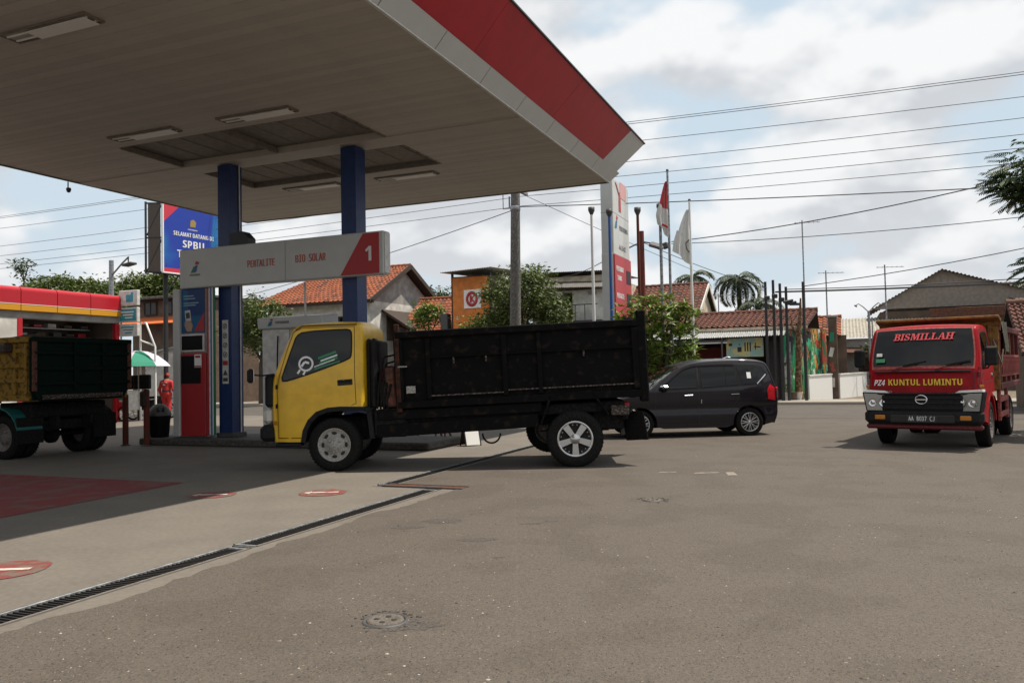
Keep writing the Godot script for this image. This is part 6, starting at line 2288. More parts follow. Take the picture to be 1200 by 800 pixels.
	# gabled house right of the price sign
	o = thing("gabled_house", "cream gabled house with dark red tiled roof behind the flagpoles", "house", S(4.2, 0, -28.0), YAW)
	g = G.new()
	g.box(Vector3(0, 1.95, 0), Vector3(3.8, 3.9, 6.6))
	part(o, "wall", g, M.plaster_cream)
	g = G.new()
	g.prism(PackedVector2Array([Vector2(-3.3, 3.9), Vector2(3.3, 3.9), Vector2(0, 5.55)]), 1.8, 1.9, Transform3D(Basis(Vector3.UP, PI / 2), Vector3.ZERO))
	part(o, "gable", g, M.plaster_cream)
	tile_slope(o, Vector3(-2.6, 3.75, 3.7), Vector3(2.1, 3.75, 3.7), Vector3(2.1, 5.75, 0), Vector3(-2.6, 5.75, 0), old)
	tile_slope(o, Vector3(2.1, 3.75, -3.7), Vector3(-2.6, 3.75, -3.7), Vector3(-2.6, 5.75, 0), Vector3(2.1, 5.75, 0), old)
	for s in [-1.0, 1.0]:
		g = G.new()
		g.bar(Vector3(2.12, 3.7, s * 3.75), Vector3(2.12, 5.72, 0.02 * s), 0.05, 0.2)
		part(o, "barge_board", g, M.plaster_white)
	g = G.new()
	g.box(Vector3(1.93, 3.3, 0.8), Vector3(0.05, 0.9, 0.6), Basis(), 0.01)
	part(o, "shutter", g, M.wood_dark)
	# street stall: long tiled roof over a dark shopfront
	o = thing("street_stall", "long low stall with red tiled roof and corrugated awning behind the grey car", "stall", S(8.3, 0, -21.6), YAW)
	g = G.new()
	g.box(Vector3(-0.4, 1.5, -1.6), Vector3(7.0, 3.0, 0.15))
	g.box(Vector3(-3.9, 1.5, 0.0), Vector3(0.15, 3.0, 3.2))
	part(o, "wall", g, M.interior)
	tile_slope(o, Vector3(-4.2, 3.05, 2.1), Vector3(3.1, 3.05, 2.1), Vector3(3.4, 3.78, -0.7), Vector3(-4.2, 3.78, -0.7), old, 0.22, 0.3)
	tile_slope(o, Vector3(3.4, 3.05, -2.6), Vector3(-4.2, 3.05, -2.6), Vector3(-4.2, 3.78, -0.7), Vector3(3.4, 3.78, -0.7), old, 0.22, 0.3)
	g = G.new()
	g.box(Vector3(-0.5, 2.98, 2.12), Vector3(7.2, 0.12, 0.05), Basis(), 0.01)
	part(o, "eave_board", g, M.plaster_cream)
	g = G.new()
	wavy_sheet(g, Vector3(-3.2, 2.62, 3.1), Vector3(2.3, 2.66, 3.1), Vector3(2.3, 2.9, 2.1), Vector3(-3.2, 2.9, 2.1))
	part(o, "awning", g, M.metal_sheet)
	g = G.new()
	g.slab(Vector3(-3.0, 2.42, 3.0), Vector3(0.1, 2.44, 3.0), Vector3(0.1, 2.6, 2.3), Vector3(-3.0, 2.6, 2.3), Vector3.UP, 0.03)
	part(o, "awning_flap", g, M.white_clean)
	for x in [-3.1, -0.1, 2.2]:
		g = G.new()
		g.cyl(Vector3(x, 0.1, 3.0), Vector3(x, 2.63, 3.0), 0.035, 8)
		part(o, "awning_post", g, M.dark_grey)
	g = G.new()
	g.box(Vector3(-1.6, 1.2, 0.6), Vector3(3.2, 2.2, 0.06))
	part(o, "curtain", g, mat("maroon", lin(0.10, 0.012, 0.014), 0.9))
	var sb := group_part(o, "sign_board", Vector3(0.72, 2.23, 2.5))
	g = G.new()
	g.box(Vector3.ZERO, Vector3(1.44, 0.76, 0.05), Basis(), 0.01)
	part(sb, "board", g, mat("pale_teal", Color(1, 1, 1), 0.6, 0.0, two_tone(91, 0.01, Color(0.58, 0.72, 0.70), Color(0.80, 0.76, 0.52), 0.45, 0.65), 0.8))
	g = G.new()
	for q in [[-0.55, 0.12, 0.14, 0.1], [-0.2, -0.08, 0.16, 0.2], [-0.2, 0.12, 0.05, 0.05]]: g.box(Vector3(q[0], q[1], 0.028), Vector3(q[2], q[3], 0.005))
	for k in 3: g.bar(Vector3(0.02 + k * 0.1, 0.2, 0.028), Vector3(0.02 + k * 0.1, -0.16, 0.028), 0.05, 0.006, Vector3(0, 0, 1))
	g.bar(Vector3(0.36, 0.02, 0.028), Vector3(0.62, 0.0, 0.028), 0.05, 0.005, Vector3(0, 0, 1))
	g.bar(Vector3(0.42, 0.18, 0.028), Vector3(0.42, -0.1, 0.028), 0.04, 0.005, Vector3(0, 0, 1))
	part(sb, "print", g, M.dark_door)
	g = G.new()
	g.box(Vector3(1.95, 1.25, 2.0), Vector3(0.9, 2.5, 0.08), Basis(), 0.01)
	part(o, "shutter", g, M.dark_door)
	g = G.new()
	g.box(Vector3(2.42, 1.2, 2.06), Vector3(0.06, 2.4, 0.06))
	part(o, "door_jamb", g, M.metal_sheet)
	# painted side wall
	o = thing("mural_wall", "wall painted with curling green, black, white and red shapes beside the stall", "wall", S(10.5, 0, -19.35), YAW)
	var me := Vector3(1.5, 0, -4.05)
	var mn := Vector3(4.05, 0, 1.5).normalized()
	g = G.new()
	g.quad(Vector3(0, 0.02, 0), me + Vector3(0, 0.02, 0), me + Vector3(0, 3.0, 0), Vector3(0, 3.0, 0), mn)
	part(o, "painted_face", g, M.mural)
	g = G.new()
	g.slab(-mn * 0.004 + Vector3(0, 0, 0), me - mn * 0.004, me + Vector3(0, 3.02, 0) - mn * 0.004, Vector3(0, 3.02, 0) - mn * 0.004, mn, 0.16)
	part(o, "wall", g, M.plaster_brown)
	# second little roof and a bare pillar
	o = thing("lean_to", "lean-to with a small orange tiled roof right of the painted wall", "shed", S(12.1, 0, -26.4), YAW)
	g = G.new()
	g.box(Vector3(0, 1.4, 0), Vector3(1.4, 2.8, 2.0))
	part(o, "wall", g, M.plaster_brown)
	tile_slope(o, Vector3(-0.9, 2.75, 1.4), Vector3(0.5, 2.75, 1.4), Vector3(0.5, 3.7, -0.8), Vector3(-0.9, 3.7, -0.8), terra)
	o = thing("brick_pillar", "weathered brick and plaster pillar beside the white garden wall", "pillar", S(12.27, 0, -22.92), YAW)
	g = G.new()
	g.box(Vector3(0, 1.75, 0), Vector3(0.34, 3.5, 0.34), Basis(), 0.02)
	part(o, "shaft", g, M.plaster_brown)
	g = G.new()
	g.box(Vector3(0, 3.53, 0), Vector3(0.44, 0.08, 0.44), Basis(), 0.01)
	part(o, "cap", g, M.plaster_grey)
	for k in 4:
		g = G.new()
		g.box(Vector3(-0.06 + 0.05 * sin(k * 3.0), 0.7 + k * 0.65, 0.175), Vector3(0.16, 0.4, 0.012), Basis(Vector3(0, 0, 1), 0.3 * sin(k * 2.0)))
		part(o, "plaster_patch", g, [M.plaster_white, M.faded_red, M.plaster_white, M.parasol_green][k])
	for q in [[11.3, -20.3, 12.12, -22.6, "white garden wall left of the brick pillar"], [12.42, -23.25, 13.55, -26.6, "white garden wall between the brick pillar and the red truck"]]:
		o = thing("garden_wall", q[4], "wall", S(q[0], 0, q[1]), 0, "low white walls along the street")
		var e: Vector3 = S(q[2], 0, q[3]) - S(q[0], 0, q[1])
		g = G.new()
		g.bar(Vector3(0, 0.5, 0), e + Vector3(0, 0.52, 0), 0.14, 1.04)
		part(o, "wall", g, M.white_clean)
		g = G.new()
		g.bar(Vector3(0, 1.04, 0), e + Vector3(0, 1.06, 0), 0.2, 0.05)
		part(o, "coping", g, M.plaster_white)

func build_right_side():
	var g: G
	# far cream-roofed building and the grey one before it
	var o := thing("grey_building", "grey building with a pale sheet roof left of the red truck's cab", "building", S(14.6, 0, -31.0), YAW)
	g = G.new()
	g.box(Vector3(0, 1.35, 0), Vector3(4.2, 2.7, 5.0))
	part(o, "wall", g, M.plaster_grey)
	g = G.new()
	wavy_sheet(g, Vector3(-2.4, 2.75, 2.8), Vector3(2.4, 2.75, 2.8), Vector3(2.4, 3.95, -2.6), Vector3(-2.4, 3.95, -2.6), 0.16, 0.03)
	part(o, "sheet_roof", g, mat("cream_sheet", lin(0.50, 0.46, 0.38), 0.7, 0.0, M.t_gr2, 0.3))
	window_part(o, -1.0, 1.7, 2.5, 0.8, 0.9, M.wood_dark)
	o = thing("roadside_hut", "low hut with a dark panel painted for its unlit opening and tan roof behind the white garden wall", "hut", S(13.6, 0, -28.7), YAW)
	g = G.new()
	g.box(Vector3(0, 1.0, 0), Vector3(1.9, 2.0, 1.6))
	part(o, "wall", g, M.plaster_grey)
	g = G.new()
	g.box(Vector3(0.1, 1.45, 0.81), Vector3(0.8, 0.7, 0.04))
	part(o, "shutter", g, M.wood_dark)  # dark board painted in for the shade of the hut opening
	g = G.new()
	g.slab(Vector3(-1.2, 2.05, 1.3), Vector3(1.2, 1.95, 1.3), Vector3(1.2, 2.5, -1.0), Vector3(-1.2, 2.6, -1.0), Vector3.UP, 0.08)
	part(o, "roof", g, M.rust)
	# large house with grey gable roof
	o = thing("grey_roof_house", "large house with weathered grey sheet gable roof behind the red truck", "house", S(18.6, 0, -36.0), YAW)
	g = G.new()
	g.box(Vector3(0, 2.1, 0), Vector3(8.2, 4.2, 6.0))
	g.box(Vector3(8.0, 2.1, 0.5), Vector3(9.0, 4.2, 6.0))
	part(o, "wall", g, M.plaster_brown)
	g = G.new()
	g.prism(PackedVector2Array([Vector2(-4.0, 4.2), Vector2(4.0, 4.2), Vector2(-1.1, 6.0)]), 2.6, 2.75)
	part(o, "gable", g, M.asbestos)
	for s in [-1.0, 1.0]:
		g = G.new()
		var e := Vector3(-4.6, 4.3, 3.3) if s < 0 else Vector3(4.8, 4.3, 3.3)
		wavy_sheet(g, Vector3(-1.1, 6.3, 3.3), e, e + Vector3(0, 0, -7), Vector3(-1.1, 6.3, -3.7), 0.18, 0.03)
		part(o, "roof_slope", g, M.asbestos)
	g = G.new()
	g.slab(Vector3(-4.5, 4.34, 3.2), Vector3(4.7, 4.34, 3.2), Vector3(-1.05, 6.25, 2.95), Vector3(-1.15, 6.25, 2.95), Vector3(0, 0, 1), 0.03)
	part(o, "front_hip", g, M.asbestos)
	g = G.new()
	wavy_sheet(g, Vector3(2.2, 4.4, 4.0), Vector3(13.0, 4.4, 4.0), Vector3(13.0, 5.75, -0.4), Vector3(0.4, 5.75, -0.4), 0.18, 0.03)
	part(o, "wing_roof", g, M.asbestos)
	g = G.new()
	g.box(Vector3(2.0, 4.0, 3.6), Vector3(7.6, 0.5, 0.1), Basis(), 0.02)
	part(o, "fascia_board", g, M.rust)
	for x in [-2.6, 0.2, 2.8]: window_part(o, x, 2.6, 3.0, 1.2, 1.3, M.wood_dark)
	# tiled roof close behind the red truck's bed
	var old := [Color(0.17, 0.065, 0.045), Color(0.11, 0.045, 0.034), Color(0.22, 0.13, 0.10)]
	o = thing("tiled_house", "house with steep rust-red tiled roof at the right edge", "house", S(21.1, -0.35, -13.4), YAW)
	g = G.new()
	g.box(Vector3(0, 1.1, -0.8), Vector3(6.6, 2.2, 3.2))
	part(o, "wall", g, M.plaster_brown)
	tile_slope(o, Vector3(-3.75, 2.0, 1.4), Vector3(3.4, 2.0, 1.4), Vector3(3.4, 3.55, -0.6), Vector3(-3.75, 3.55, -0.6), old, 0.15, 0.2)
	tile_slope(o, Vector3(3.4, 2.0, -2.8), Vector3(-3.75, 2.0, -2.8), Vector3(-3.75, 3.55, -0.6), Vector3(3.4, 3.55, -0.6), old, 0.15, 0.2)
	# price sign tower
	o = thing("price_sign", "tall white and red fuel price tower beyond the canopy corner", "sign", S(6.27, 0, -9.95), YAW)
	g = G.new()
	g.box(Vector3(0, 3.63, 0), Vector3(0.38, 7.26, 1.9), Basis(), 0.02)
	part(o, "tower", g, M.fascia_white)
	for y in [2.6, 4.95, 6.2]:
		g = G.new()
		g.box(Vector3(0, y, 0), Vector3(0.386, 0.012, 1.906))
		part(o, "panel_joint", g, M.grey)
	g = G.new()
	g.box(Vector3(0.02, 2.95, 0), Vector3(0.40, 3.96, 1.96), Basis(), 0.01)
	part(o, "red_casing", g, M.sign_red)
	g = G.new()
	g.box(Vector3(-0.005, 2.9, 0.952), Vector3(0.36, 4.1, 0.08), Basis(), 0.01)
	part(o, "end_cover", g, M.fascia_white)
	var f := Basis(Vector3.UP, PI / 2)
	for q in [[4.35, 0.42], [3.62, 0.42], [2.66, 0.40], [1.9, 0.40]]:
		g = G.new()
		g.box(Vector3(0.222, q[0], -0.62), Vector3(0.012, q[1], 0.52), Basis(), 0.004)
		part(o, "price_display", g, M.screen_dark)
	text(o, "PERTAMAX", 0.82, 0.15, M.letter_white, Transform3D(f, Vector3(0.221, 4.52, 0.42)), "Droid Sans", 0.008)
	text(o, "TURBO", 0.5, 0.14, M.letter_white, Transform3D(f, Vector3(0.221, 4.24, 0.5)), "Droid Sans", 0.008)
	text(o, "PERTALITE", 0.82, 0.15, M.letter_white, Transform3D(f, Vector3(0.221, 3.70, 0.42)), "Droid Sans", 0.008)
	text(o, "PERTAMAX", 0.82, 0.15, M.letter_white, Transform3D(f, Vector3(0.221, 2.68, 0.42)), "Droid Sans", 0.008)
	text(o, "PERTAMINA", 1.0, 0.14, M.letter_grey, Transform3D(f, Vector3(0.192, 5.82, -0.25)), "Droid Sans", 0.008)
	text(o, "44.542", 0.8, 0.15, M.letter_grey, Transform3D(f, Vector3(0.192, 5.22, -0.05)), "Droid Sans", 0.008)
	var em := group_part(o, "logo", Vector3(0.19, 5.95, 0.62))
	em.rotation.y = PI / 2
	emblem(em, Vector3.ZERO, 0.42)
	em = group_part(o, "figure_print", Vector3(0.192, 6.75, 0.15))
	em.rotation.y = PI / 2
	g = G.new()
	g.prism(PackedVector2Array([Vector2(-0.12, -0.42), Vector2(0.14, -0.42), Vector2(0.12, 0.0), Vector2(0.02, 0.2), Vector2(-0.1, 0.02)]), 0, 0.008)
	part(em, "red_shape", g, M.sign_red)
	g = G.new()
	g.prism(PackedVector2Array([Vector2(-0.5, 0.42), Vector2(-0.3, 0.38), Vector2(0.0, 0.12), Vector2(-0.06, 0.04)]), 0, 0.008)
	part(em, "pink_shape", g, M.faded_red)
	g = G.new()
	g.box(Vector3(0.42, 0.28, 0.003), Vector3(0.7, 0.5, 0.006))
	part(em, "pale_block", g, mat("pale_pink", lin(0.62, 0.33, 0.33), 0.5))
	# tree trunk, planter rubble at the corner of the stall
	o = thing("bare_tree_trunk", "peeling bare trunk standing on the pavement before the painted wall", "tree trunk", S(11.0, 0.12, -19.3), 0)
	g = G.new()
	g.tube([Vector3(0.02, 0, 0), Vector3(0.0, 0.8, 0.02), Vector3(0.06, 1.7, 0), Vector3(0.05, 2.5, 0.03), Vector3(0.16, 3.3, 0.0), Vector3(0.2, 4.0, 0)], [0.17, 0.13, 0.12, 0.11, 0.07, 0.03], 10)
	part(o, "trunk", g, mat("pale_bark", Color(1, 1, 1), 0.95, 0.0, two_tone(95, 0.03, Color(0.34, 0.25, 0.18), Color(0.58, 0.46, 0.34), 0.4, 0.7), 1.0))
	g = G.new()
	g.tube([Vector3(0.05, 2.4, 0), Vector3(-0.2, 2.9, 0.1), Vector3(-0.25, 3.3, 0.12)], [0.06, 0.04, 0.02], 8)
	part(o, "limb", g, M.pale_bark)
	o = thing("flower_pots", "cluster of whitish planters with weeds at the foot of the bare trunk", "planter", S(10.75, 0.12, -19.05), 0)
	for k in 3:
		g = G.new()
		g.lathe([Vector2(0.1, 0), Vector2(0.15, 0.28), Vector2(0.17, 0.3), Vector2(0.13, 0.3), Vector2(0.0, 0.27)], Transform3D(Basis(), Vector3(-0.2 + k * 0.24, 0, 0.06 * (k % 2))), 14)
		part(o, "pot", g, M.plaster_white if k != 1 else M.plaster_brown)
	g = G.new()
	g.tinted = true
	for k in 60:
		g.tint = Color(0.9, 1.0, 0.9) * rng.randf_range(0.6, 1.2)
		leaf(g, Vector3(rng.randf_range(-0.3, 0.4), rng.randf_range(0.3, 0.6), rng.randf_range(-0.1, 0.15)), rng.randf() * TAU, rng.randf_range(-0.3, 1.0), 0.16, 0.05)
	part(o, "weeds", g, M.leaf_mid)
func wire_run(label: String, pts: Array, r := 0.012, sag := 0.25, nm := "overhead_wire"):
	var o := thing(nm, label, "wire", pts[0], 0, "overhead wires above the street")
	var g := G.new()
	var path := []
	for i in pts.size() - 1:
		for k in 13:
			if i > 0 and k == 0: continue
			var t := k / 12.0
			path.append(pts[i].lerp(pts[i + 1], t) - Vector3(0, sag * 4.0 * t * (1.0 - t), 0) - pts[0])
	g.tube(path, [r], 5)
	part(o, "cable", g, M.wire)
func build_poles_and_wires():
	var g: G
	# concrete line pole beyond the canopy
	var o := thing("utility_pole", "grey concrete utility pole rising behind the canopy beside the round tree", "utility pole", S(2.6, 0, -10.5), YAW)
	g = G.new()
	g.tube([Vector3(-0.06, 0, 0), Vector3(0.16, 9.9, 0)], [0.21, 0.135], 14)
	part(o, "shaft", g, M.pole_concrete)
	for y in [9.3, 8.3, 7.6]:
		g = G.new()
		g.box(Vector3(0.12, y, -0.3), Vector3(0.08, 0.1, 1.5), Basis(), 0.01)
		part(o, "crossarm", g, M.steel)
	g = G.new()
	g.tube([Vector3(0.1, 6.95, 0), Vector3(-0.35, 6.95, 0), Vector3(-0.35, 7.5, 0), Vector3(0.1, 7.5, 0)], [0.022], 6)
	g.cyl(Vector3(-0.12, 6.95, 0), Vector3(-0.12, 7.35, 0), 0.03, 8)
	part(o, "bracket", g, M.steel)
	g = G.new()
	g.lathe([Vector2(0.165, 0), Vector2(0.175, 0.03), Vector2(0.175, 0.12), Vector2(0.165, 0.15)], Transform3D(Basis(), Vector3(0.09, 6.85, 0)), 14)
	part(o, "clamp", g, M.steel)
	# flagpoles with caps
	for q in [[6.09, 6.19, "white_clean", "slim white pole with a dark cap, leftmost before the price tower"], [6.62, 6.08, "sign_blue", "blue pole with a dark cap standing against the price tower"], [7.45, 6.05, "post_rust", "dark red pole with a cap just right of the price tower"], [8.09, 6.09, "galv", "grey capped pole just left of the red and white flag"]]:
		o = thing("banner_pole", q[3], "pole", S(q[0], 0, -8.0), 0, "capped banner poles by the price tower")
		g = G.new()
		g.cyl(Vector3.ZERO, Vector3(0, q[1] - 0.1, 0), 0.055, 10, 0.04)
		part(o, "shaft", g, M[q[2]])
		g = G.new()
		g.lathe([Vector2(0.04, q[1] - 0.22), Vector2(0.095, q[1] - 0.10), Vector2(0.095, q[1]), Vector2(0, q[1] + 0.01)], Transform3D(), 12)
		part(o, "cap", g, M.dark_grey)
	for q in [[8.33, 7.0, true, "grey flagpole flying a drooping red and white flag"], [8.92, 6.1, false, "white flagpole flying a drooping white flag with a dark mark"]]:
		o = thing("flagpole", q[3], "flagpole", S(q[0], 0, -8.0), 0, "flagpoles by the price tower")
		g = G.new()
		g.cyl(Vector3.ZERO, Vector3(0, q[1], 0), 0.05, 10, 0.03)
		part(o, "pole", g, M.galv if q[2] else M.white_clean)
		g = G.new()
		g.lathe([Vector2(0.0, 0.06), Vector2(0.035, 0.04), Vector2(0.04, 0), Vector2(0.02, -0.02)], Transform3D(Basis(), Vector3(0, q[1], 0)), 10)
		part(o, "finial", g, M.dark_grey)
		var top: float = q[1] - (0.30 if q[2] else 0.25)
		var hgt := 1.6 if q[2] else 1.55
		var wd := 0.36 if q[2] else 0.50
		for half in 2:
			g = G.new()
			var n := 10
			for i in n:
				for k in 10:
					var f := func(ii: int, kk: int) -> Vector3:
						var v := (half * 10 + kk) / 20.0
						var u := ii / float(n)
						var spread := wd * (0.12 + 0.88 * pow(v, 0.8)) * (1.0 if v < 0.8 else 1.0 - (v - 0.8) * (1.2 if q[2] else 0.4))
						return Vector3(-0.03 - u * spread, top - v * hgt * (1.0 - 0.18 * u) + (0.14 * u if v > 0.5 else 0.0), 0.07 * sin(u * 9.0 + v * 2.0) * (0.4 + v))
					g.quad(f.call(i, k), f.call(i + 1, k), f.call(i + 1, k + 1), f.call(i, k + 1), Vector3(0, 0, 1))
			part(o, "flag_cloth", g, M.flag_red if q[2] and half == 0 else M.flag_white)
		if not q[2]:
			g = G.new()
			g.tube([Vector3(-0.06, top - 0.85, 0.09), Vector3(-0.16, top - 0.95, 0.11), Vector3(-0.14, top - 1.1, 0.11), Vector3(-0.06, top - 1.2, 0.1)], [0.018], 6)
			part(o, "flag_mark", g, M.dark_grey)
		else:
			g = G.new()
			g.box(Vector3(-0.13, top - 1.26, 0.09), Vector3(0.18, 0.05, 0.02), Basis(Vector3(0, 0, 1), -0.5))
			part(o, "flag_hem", g, M.flag_red)
	# street lamps
	o = thing("street_lamp", "brown street lamp post with a dark twin lamp head behind the flagpoles", "street lamp", S(6.6, 0, -12.0), YAW)
	g = G.new()
	g.cyl(Vector3.ZERO, Vector3(0, 6.05, 0), 0.11, 12, 0.09)
	part(o, "post", g, M.post_rust)
	g = G.new()
	g.tube([Vector3(-0.5, 5.5, 0), Vector3(-0.2, 5.62, 0), Vector3(0.1, 5.68, 0), Vector3(0.35, 5.62, 0)], [0.025], 6)
	part(o, "arm", g, M.dark_grey)
	g = G.new()
	g.box(Vector3(0.52, 5.52, 0), Vector3(0.5, 0.10, 0.3), Basis(Vector3(0, 0, 1), -0.35) * Basis(Vector3.RIGHT, 0.5), 0.03)
	g.box(Vector3(0.78, 5.52, -0.1), Vector3(0.2, 0.2, 0.2), Basis(Vector3(0, 0, 1), 0.3), 0.03)
	part(o, "lamp_head", g, M.dark_grey)
	o = thing("street_lamp", "grey street lamp with one raised arm behind the red shop fascia", "street lamp", S(-17.5, 0, -12.0), YAW)
	g = G.new()
	g.cyl(Vector3.ZERO, Vector3(0, 6.8, 0), 0.13, 12, 0.10)
	part(o, "post", g, M.galv)
	g = G.new()
	g.tube([Vector3(0, 6.1, 0), Vector3(0.9, 6.6, 0.2), Vector3(1.35, 6.85, 0.25)], [0.04], 8)
	part(o, "arm", g, M.galv)
	g = G.new()
	g.box(Vector3(1.35, 6.5, 0.25), Vector3(0.55, 0.1, 0.4), Basis(Vector3(0, 0, 1), 0.15), 0.03)
	g.cyl(Vector3(1.3, 6.55, 0.25), Vector3(1.3, 6.8, 0.25), 0.03, 6)
	part(o, "lamp_head", g, M.dark_grey)
	o = thing("street_lamp", "twin-armed street lamp above the red truck's left mirror", "street lamp", S(13.65, 0, -20.2), YAW)
	g = G.new()
	g.cyl(Vector3.ZERO, Vector3(0, 3.55, 0), 0.05, 10)
	g.cyl(Vector3(0.11, 0.1, 0), Vector3(0.11, 3.3, 0), 0.025, 8)
	part(o, "post", g, M.galv)
	for s in [-1.0, 1.0]:
		g = G.new()
		g.tube([Vector3(0, 3.5, 0), Vector3(s * 0.2, 3.72, 0), Vector3(s * 0.36, 3.85, 0), Vector3(s * 0.45, 3.78, 0)], [0.022], 6)
		part(o, "arm", g, M.galv)
		g = G.new()
		g.box(Vector3(s * 0.46, 3.76, 0), Vector3(0.12, 0.06, 0.1), Basis(Vector3(0, 0, 1), s * 0.6), 0.02)
		part(o, "lamp_head", g, M.dark_grey)
	# black poles at the stall corner, with cable clutter
	var pn := ["leftmost", "second", "third", "fourth"]
	var hs := [[9.94, 4.76], [10.23, 4.81], [10.48, 4.66], [10.7, 4.52]]
	for k in 4:
		o = thing("cable_pole", "%s of the four close black cable poles at the stall corner" % pn[k], "pole", S(hs[k][0], 0.12, -18.5), 0, "black cable poles at the stall corner")
		g = G.new()
		g.cyl(Vector3.ZERO, Vector3(0, hs[k][1] - 0.12, 0), 0.065, 10, 0.05)
		part(o, "shaft", g, M.pole_black)
		g = G.new()
		g.box(Vector3(0.05, hs[k][1] - 0.75, 0.0), Vector3(0.2, 0.16, 0.14), Basis(), 0.02)
		part(o, "cable_box", g, M.pole_black)
	o = thing("cable_pole", "separate black cable pole right of the bare trunk with a cable bundle", "pole", S(11.33, 0.12, -18.5), 0, "black cable poles at the stall corner")
	g = G.new()
	g.cyl(Vector3.ZERO, Vector3(0, 4.56, 0), 0.065, 10, 0.05)
	part(o, "shaft", g, M.pole_black)
	g = G.new()
	for k in 3: g.box(Vector3(-0.35 - 0.12 * k, 3.7 + 0.06 * k, 0), Vector3(0.4, 0.1, 0.1), Basis(Vector3(0, 0, 1), 0.1 * k), 0.03)
	part(o, "cable_bundle", g, M.pole_black)
	g = G.new()
	for k in 16:
		var a := TAU * k / 16.0
		var b := TAU * (k + 1) / 16.0
		g.bar(Vector3(-0.36 + cos(a) * 0.13, 3.1 + sin(a) * 0.15, 0), Vector3(-0.36 + cos(b) * 0.13, 3.1 + sin(b) * 0.15, 0), 0.012, 0.012)
	part(o, "cable_loop", g, M.wire)
	# antenna masts
	for q in [[11.04, -26.0, 8.31, "tall thin antenna mast above the painted wall"], [12.01, -26.0, 5.86, "short antenna mast with a comb aerial right of the tall one"], [14.52, -26.0, 5.96, "thin antenna mast left of the grey gable peak"], [6.2, -32.0, 5.6, "antenna mast among the palm leaves"]]:
		o = thing("antenna_mast", q[3], "antenna", S(q[0], 0, q[1]), YAW, "television antenna masts")
		g = G.new()
		g.cyl(Vector3.ZERO, Vector3(0, q[2], 0), 0.04, 8, 0.03)
		part(o, "mast", g, M.galv)
		g = G.new()
		g.cyl(Vector3(-0.35, q[2] - 0.1, 0), Vector3(0.8, q[2] - 0.14, 0), 0.014, 6)
		for k in 6: g.cyl(Vector3(-0.3 + k * 0.2, q[2] - 0.1 - k * 0.006, -0.22), Vector3(-0.3 + k * 0.2, q[2] - 0.1 - k * 0.006, 0.22), 0.01, 5)
		part(o, "aerial", g, M.galv)
	# street wires run past the canopy, level along the street
	var ws := [[9.33, 9.50, "topmost of the street wires"], [9.26, 9.43, "wire close below the topmost street wire"], [8.78, 8.82, "third street wire from the top"], [7.95, 8.24, "fourth street wire from the top"], [7.50, 7.79, "fifth street wire from the top"], [7.12, 7.42, "sixth street wire from the top"], [6.9, 7.02, "seventh street wire from the top"]]
	for q in ws:
		var e: float = (q[1] - q[0]) / 40.9
		var m: float = q[0] + e * 26.0 + 0.12
		wire_run(q[2], [S(-46, q[0] - e * 23.0 + 0.2, -11), S(2.7, m, -11), S(46, q[1] + e * 29.0 + 0.2, -11)], 0.0095, 0.35)
	wire_run("single wire from the utility pole across the flags to the right edge", [S(2.7, 6.98, -10.5), S(24.0, 5.95, -11)], 0.016, 0.1)
	wire_run("wire rising from the left to the utility pole under the canopy edge", [S(-14.0, 5.2, -16.0), S(2.7, 6.9, -10.5)], 0.014, 0.15)
	wire_run("thin guy wire leaving the utility pole to the white building", [S(2.74, 7.5, -10.5), S(7.6, 5.3, -22.0)], 0.010, 0.05)
	wire_run("wire passing the white flag towards the upper right tree", [S(7.6, 5.62, -12.0), S(20.5, 6.6, -8.0)], 0.016, 0.3)
	wire_run("faint wire below the white flag to the right edge", [S(7.6, 5.55, -12.0), S(24.5, 6.0, -12.0)], 0.012, 0.3)
	wire_run("thick black cable from the stall poles to the right edge", [S(10.3, 4.34, -18.5), S(34.0, 4.5, -18.5)], 0.035, 0.22)
	wire_run("black cable just above the thick one from the stall poles", [S(10.7, 4.42, -18.5), S(34.0, 5.4, -18.5)], 0.018, 0.45)
	wire_run("cable climbing from the stall poles over the grey gable", [S(11.3, 4.5, -18.5), S(26.0, 6.5, -14.0)], 0.016, 0.3)
	wire_run("slack cable from the flags down to the stall poles", [S(6.6, 5.7, -12.0), S(10.0, 4.5, -18.5)], 0.012, 0.1)
	wire_run("low wire from the price tower to the white building roof", [S(6.0, 5.0, -10.2), S(0.4, 5.9, -21.9)], 0.014, 0.12)
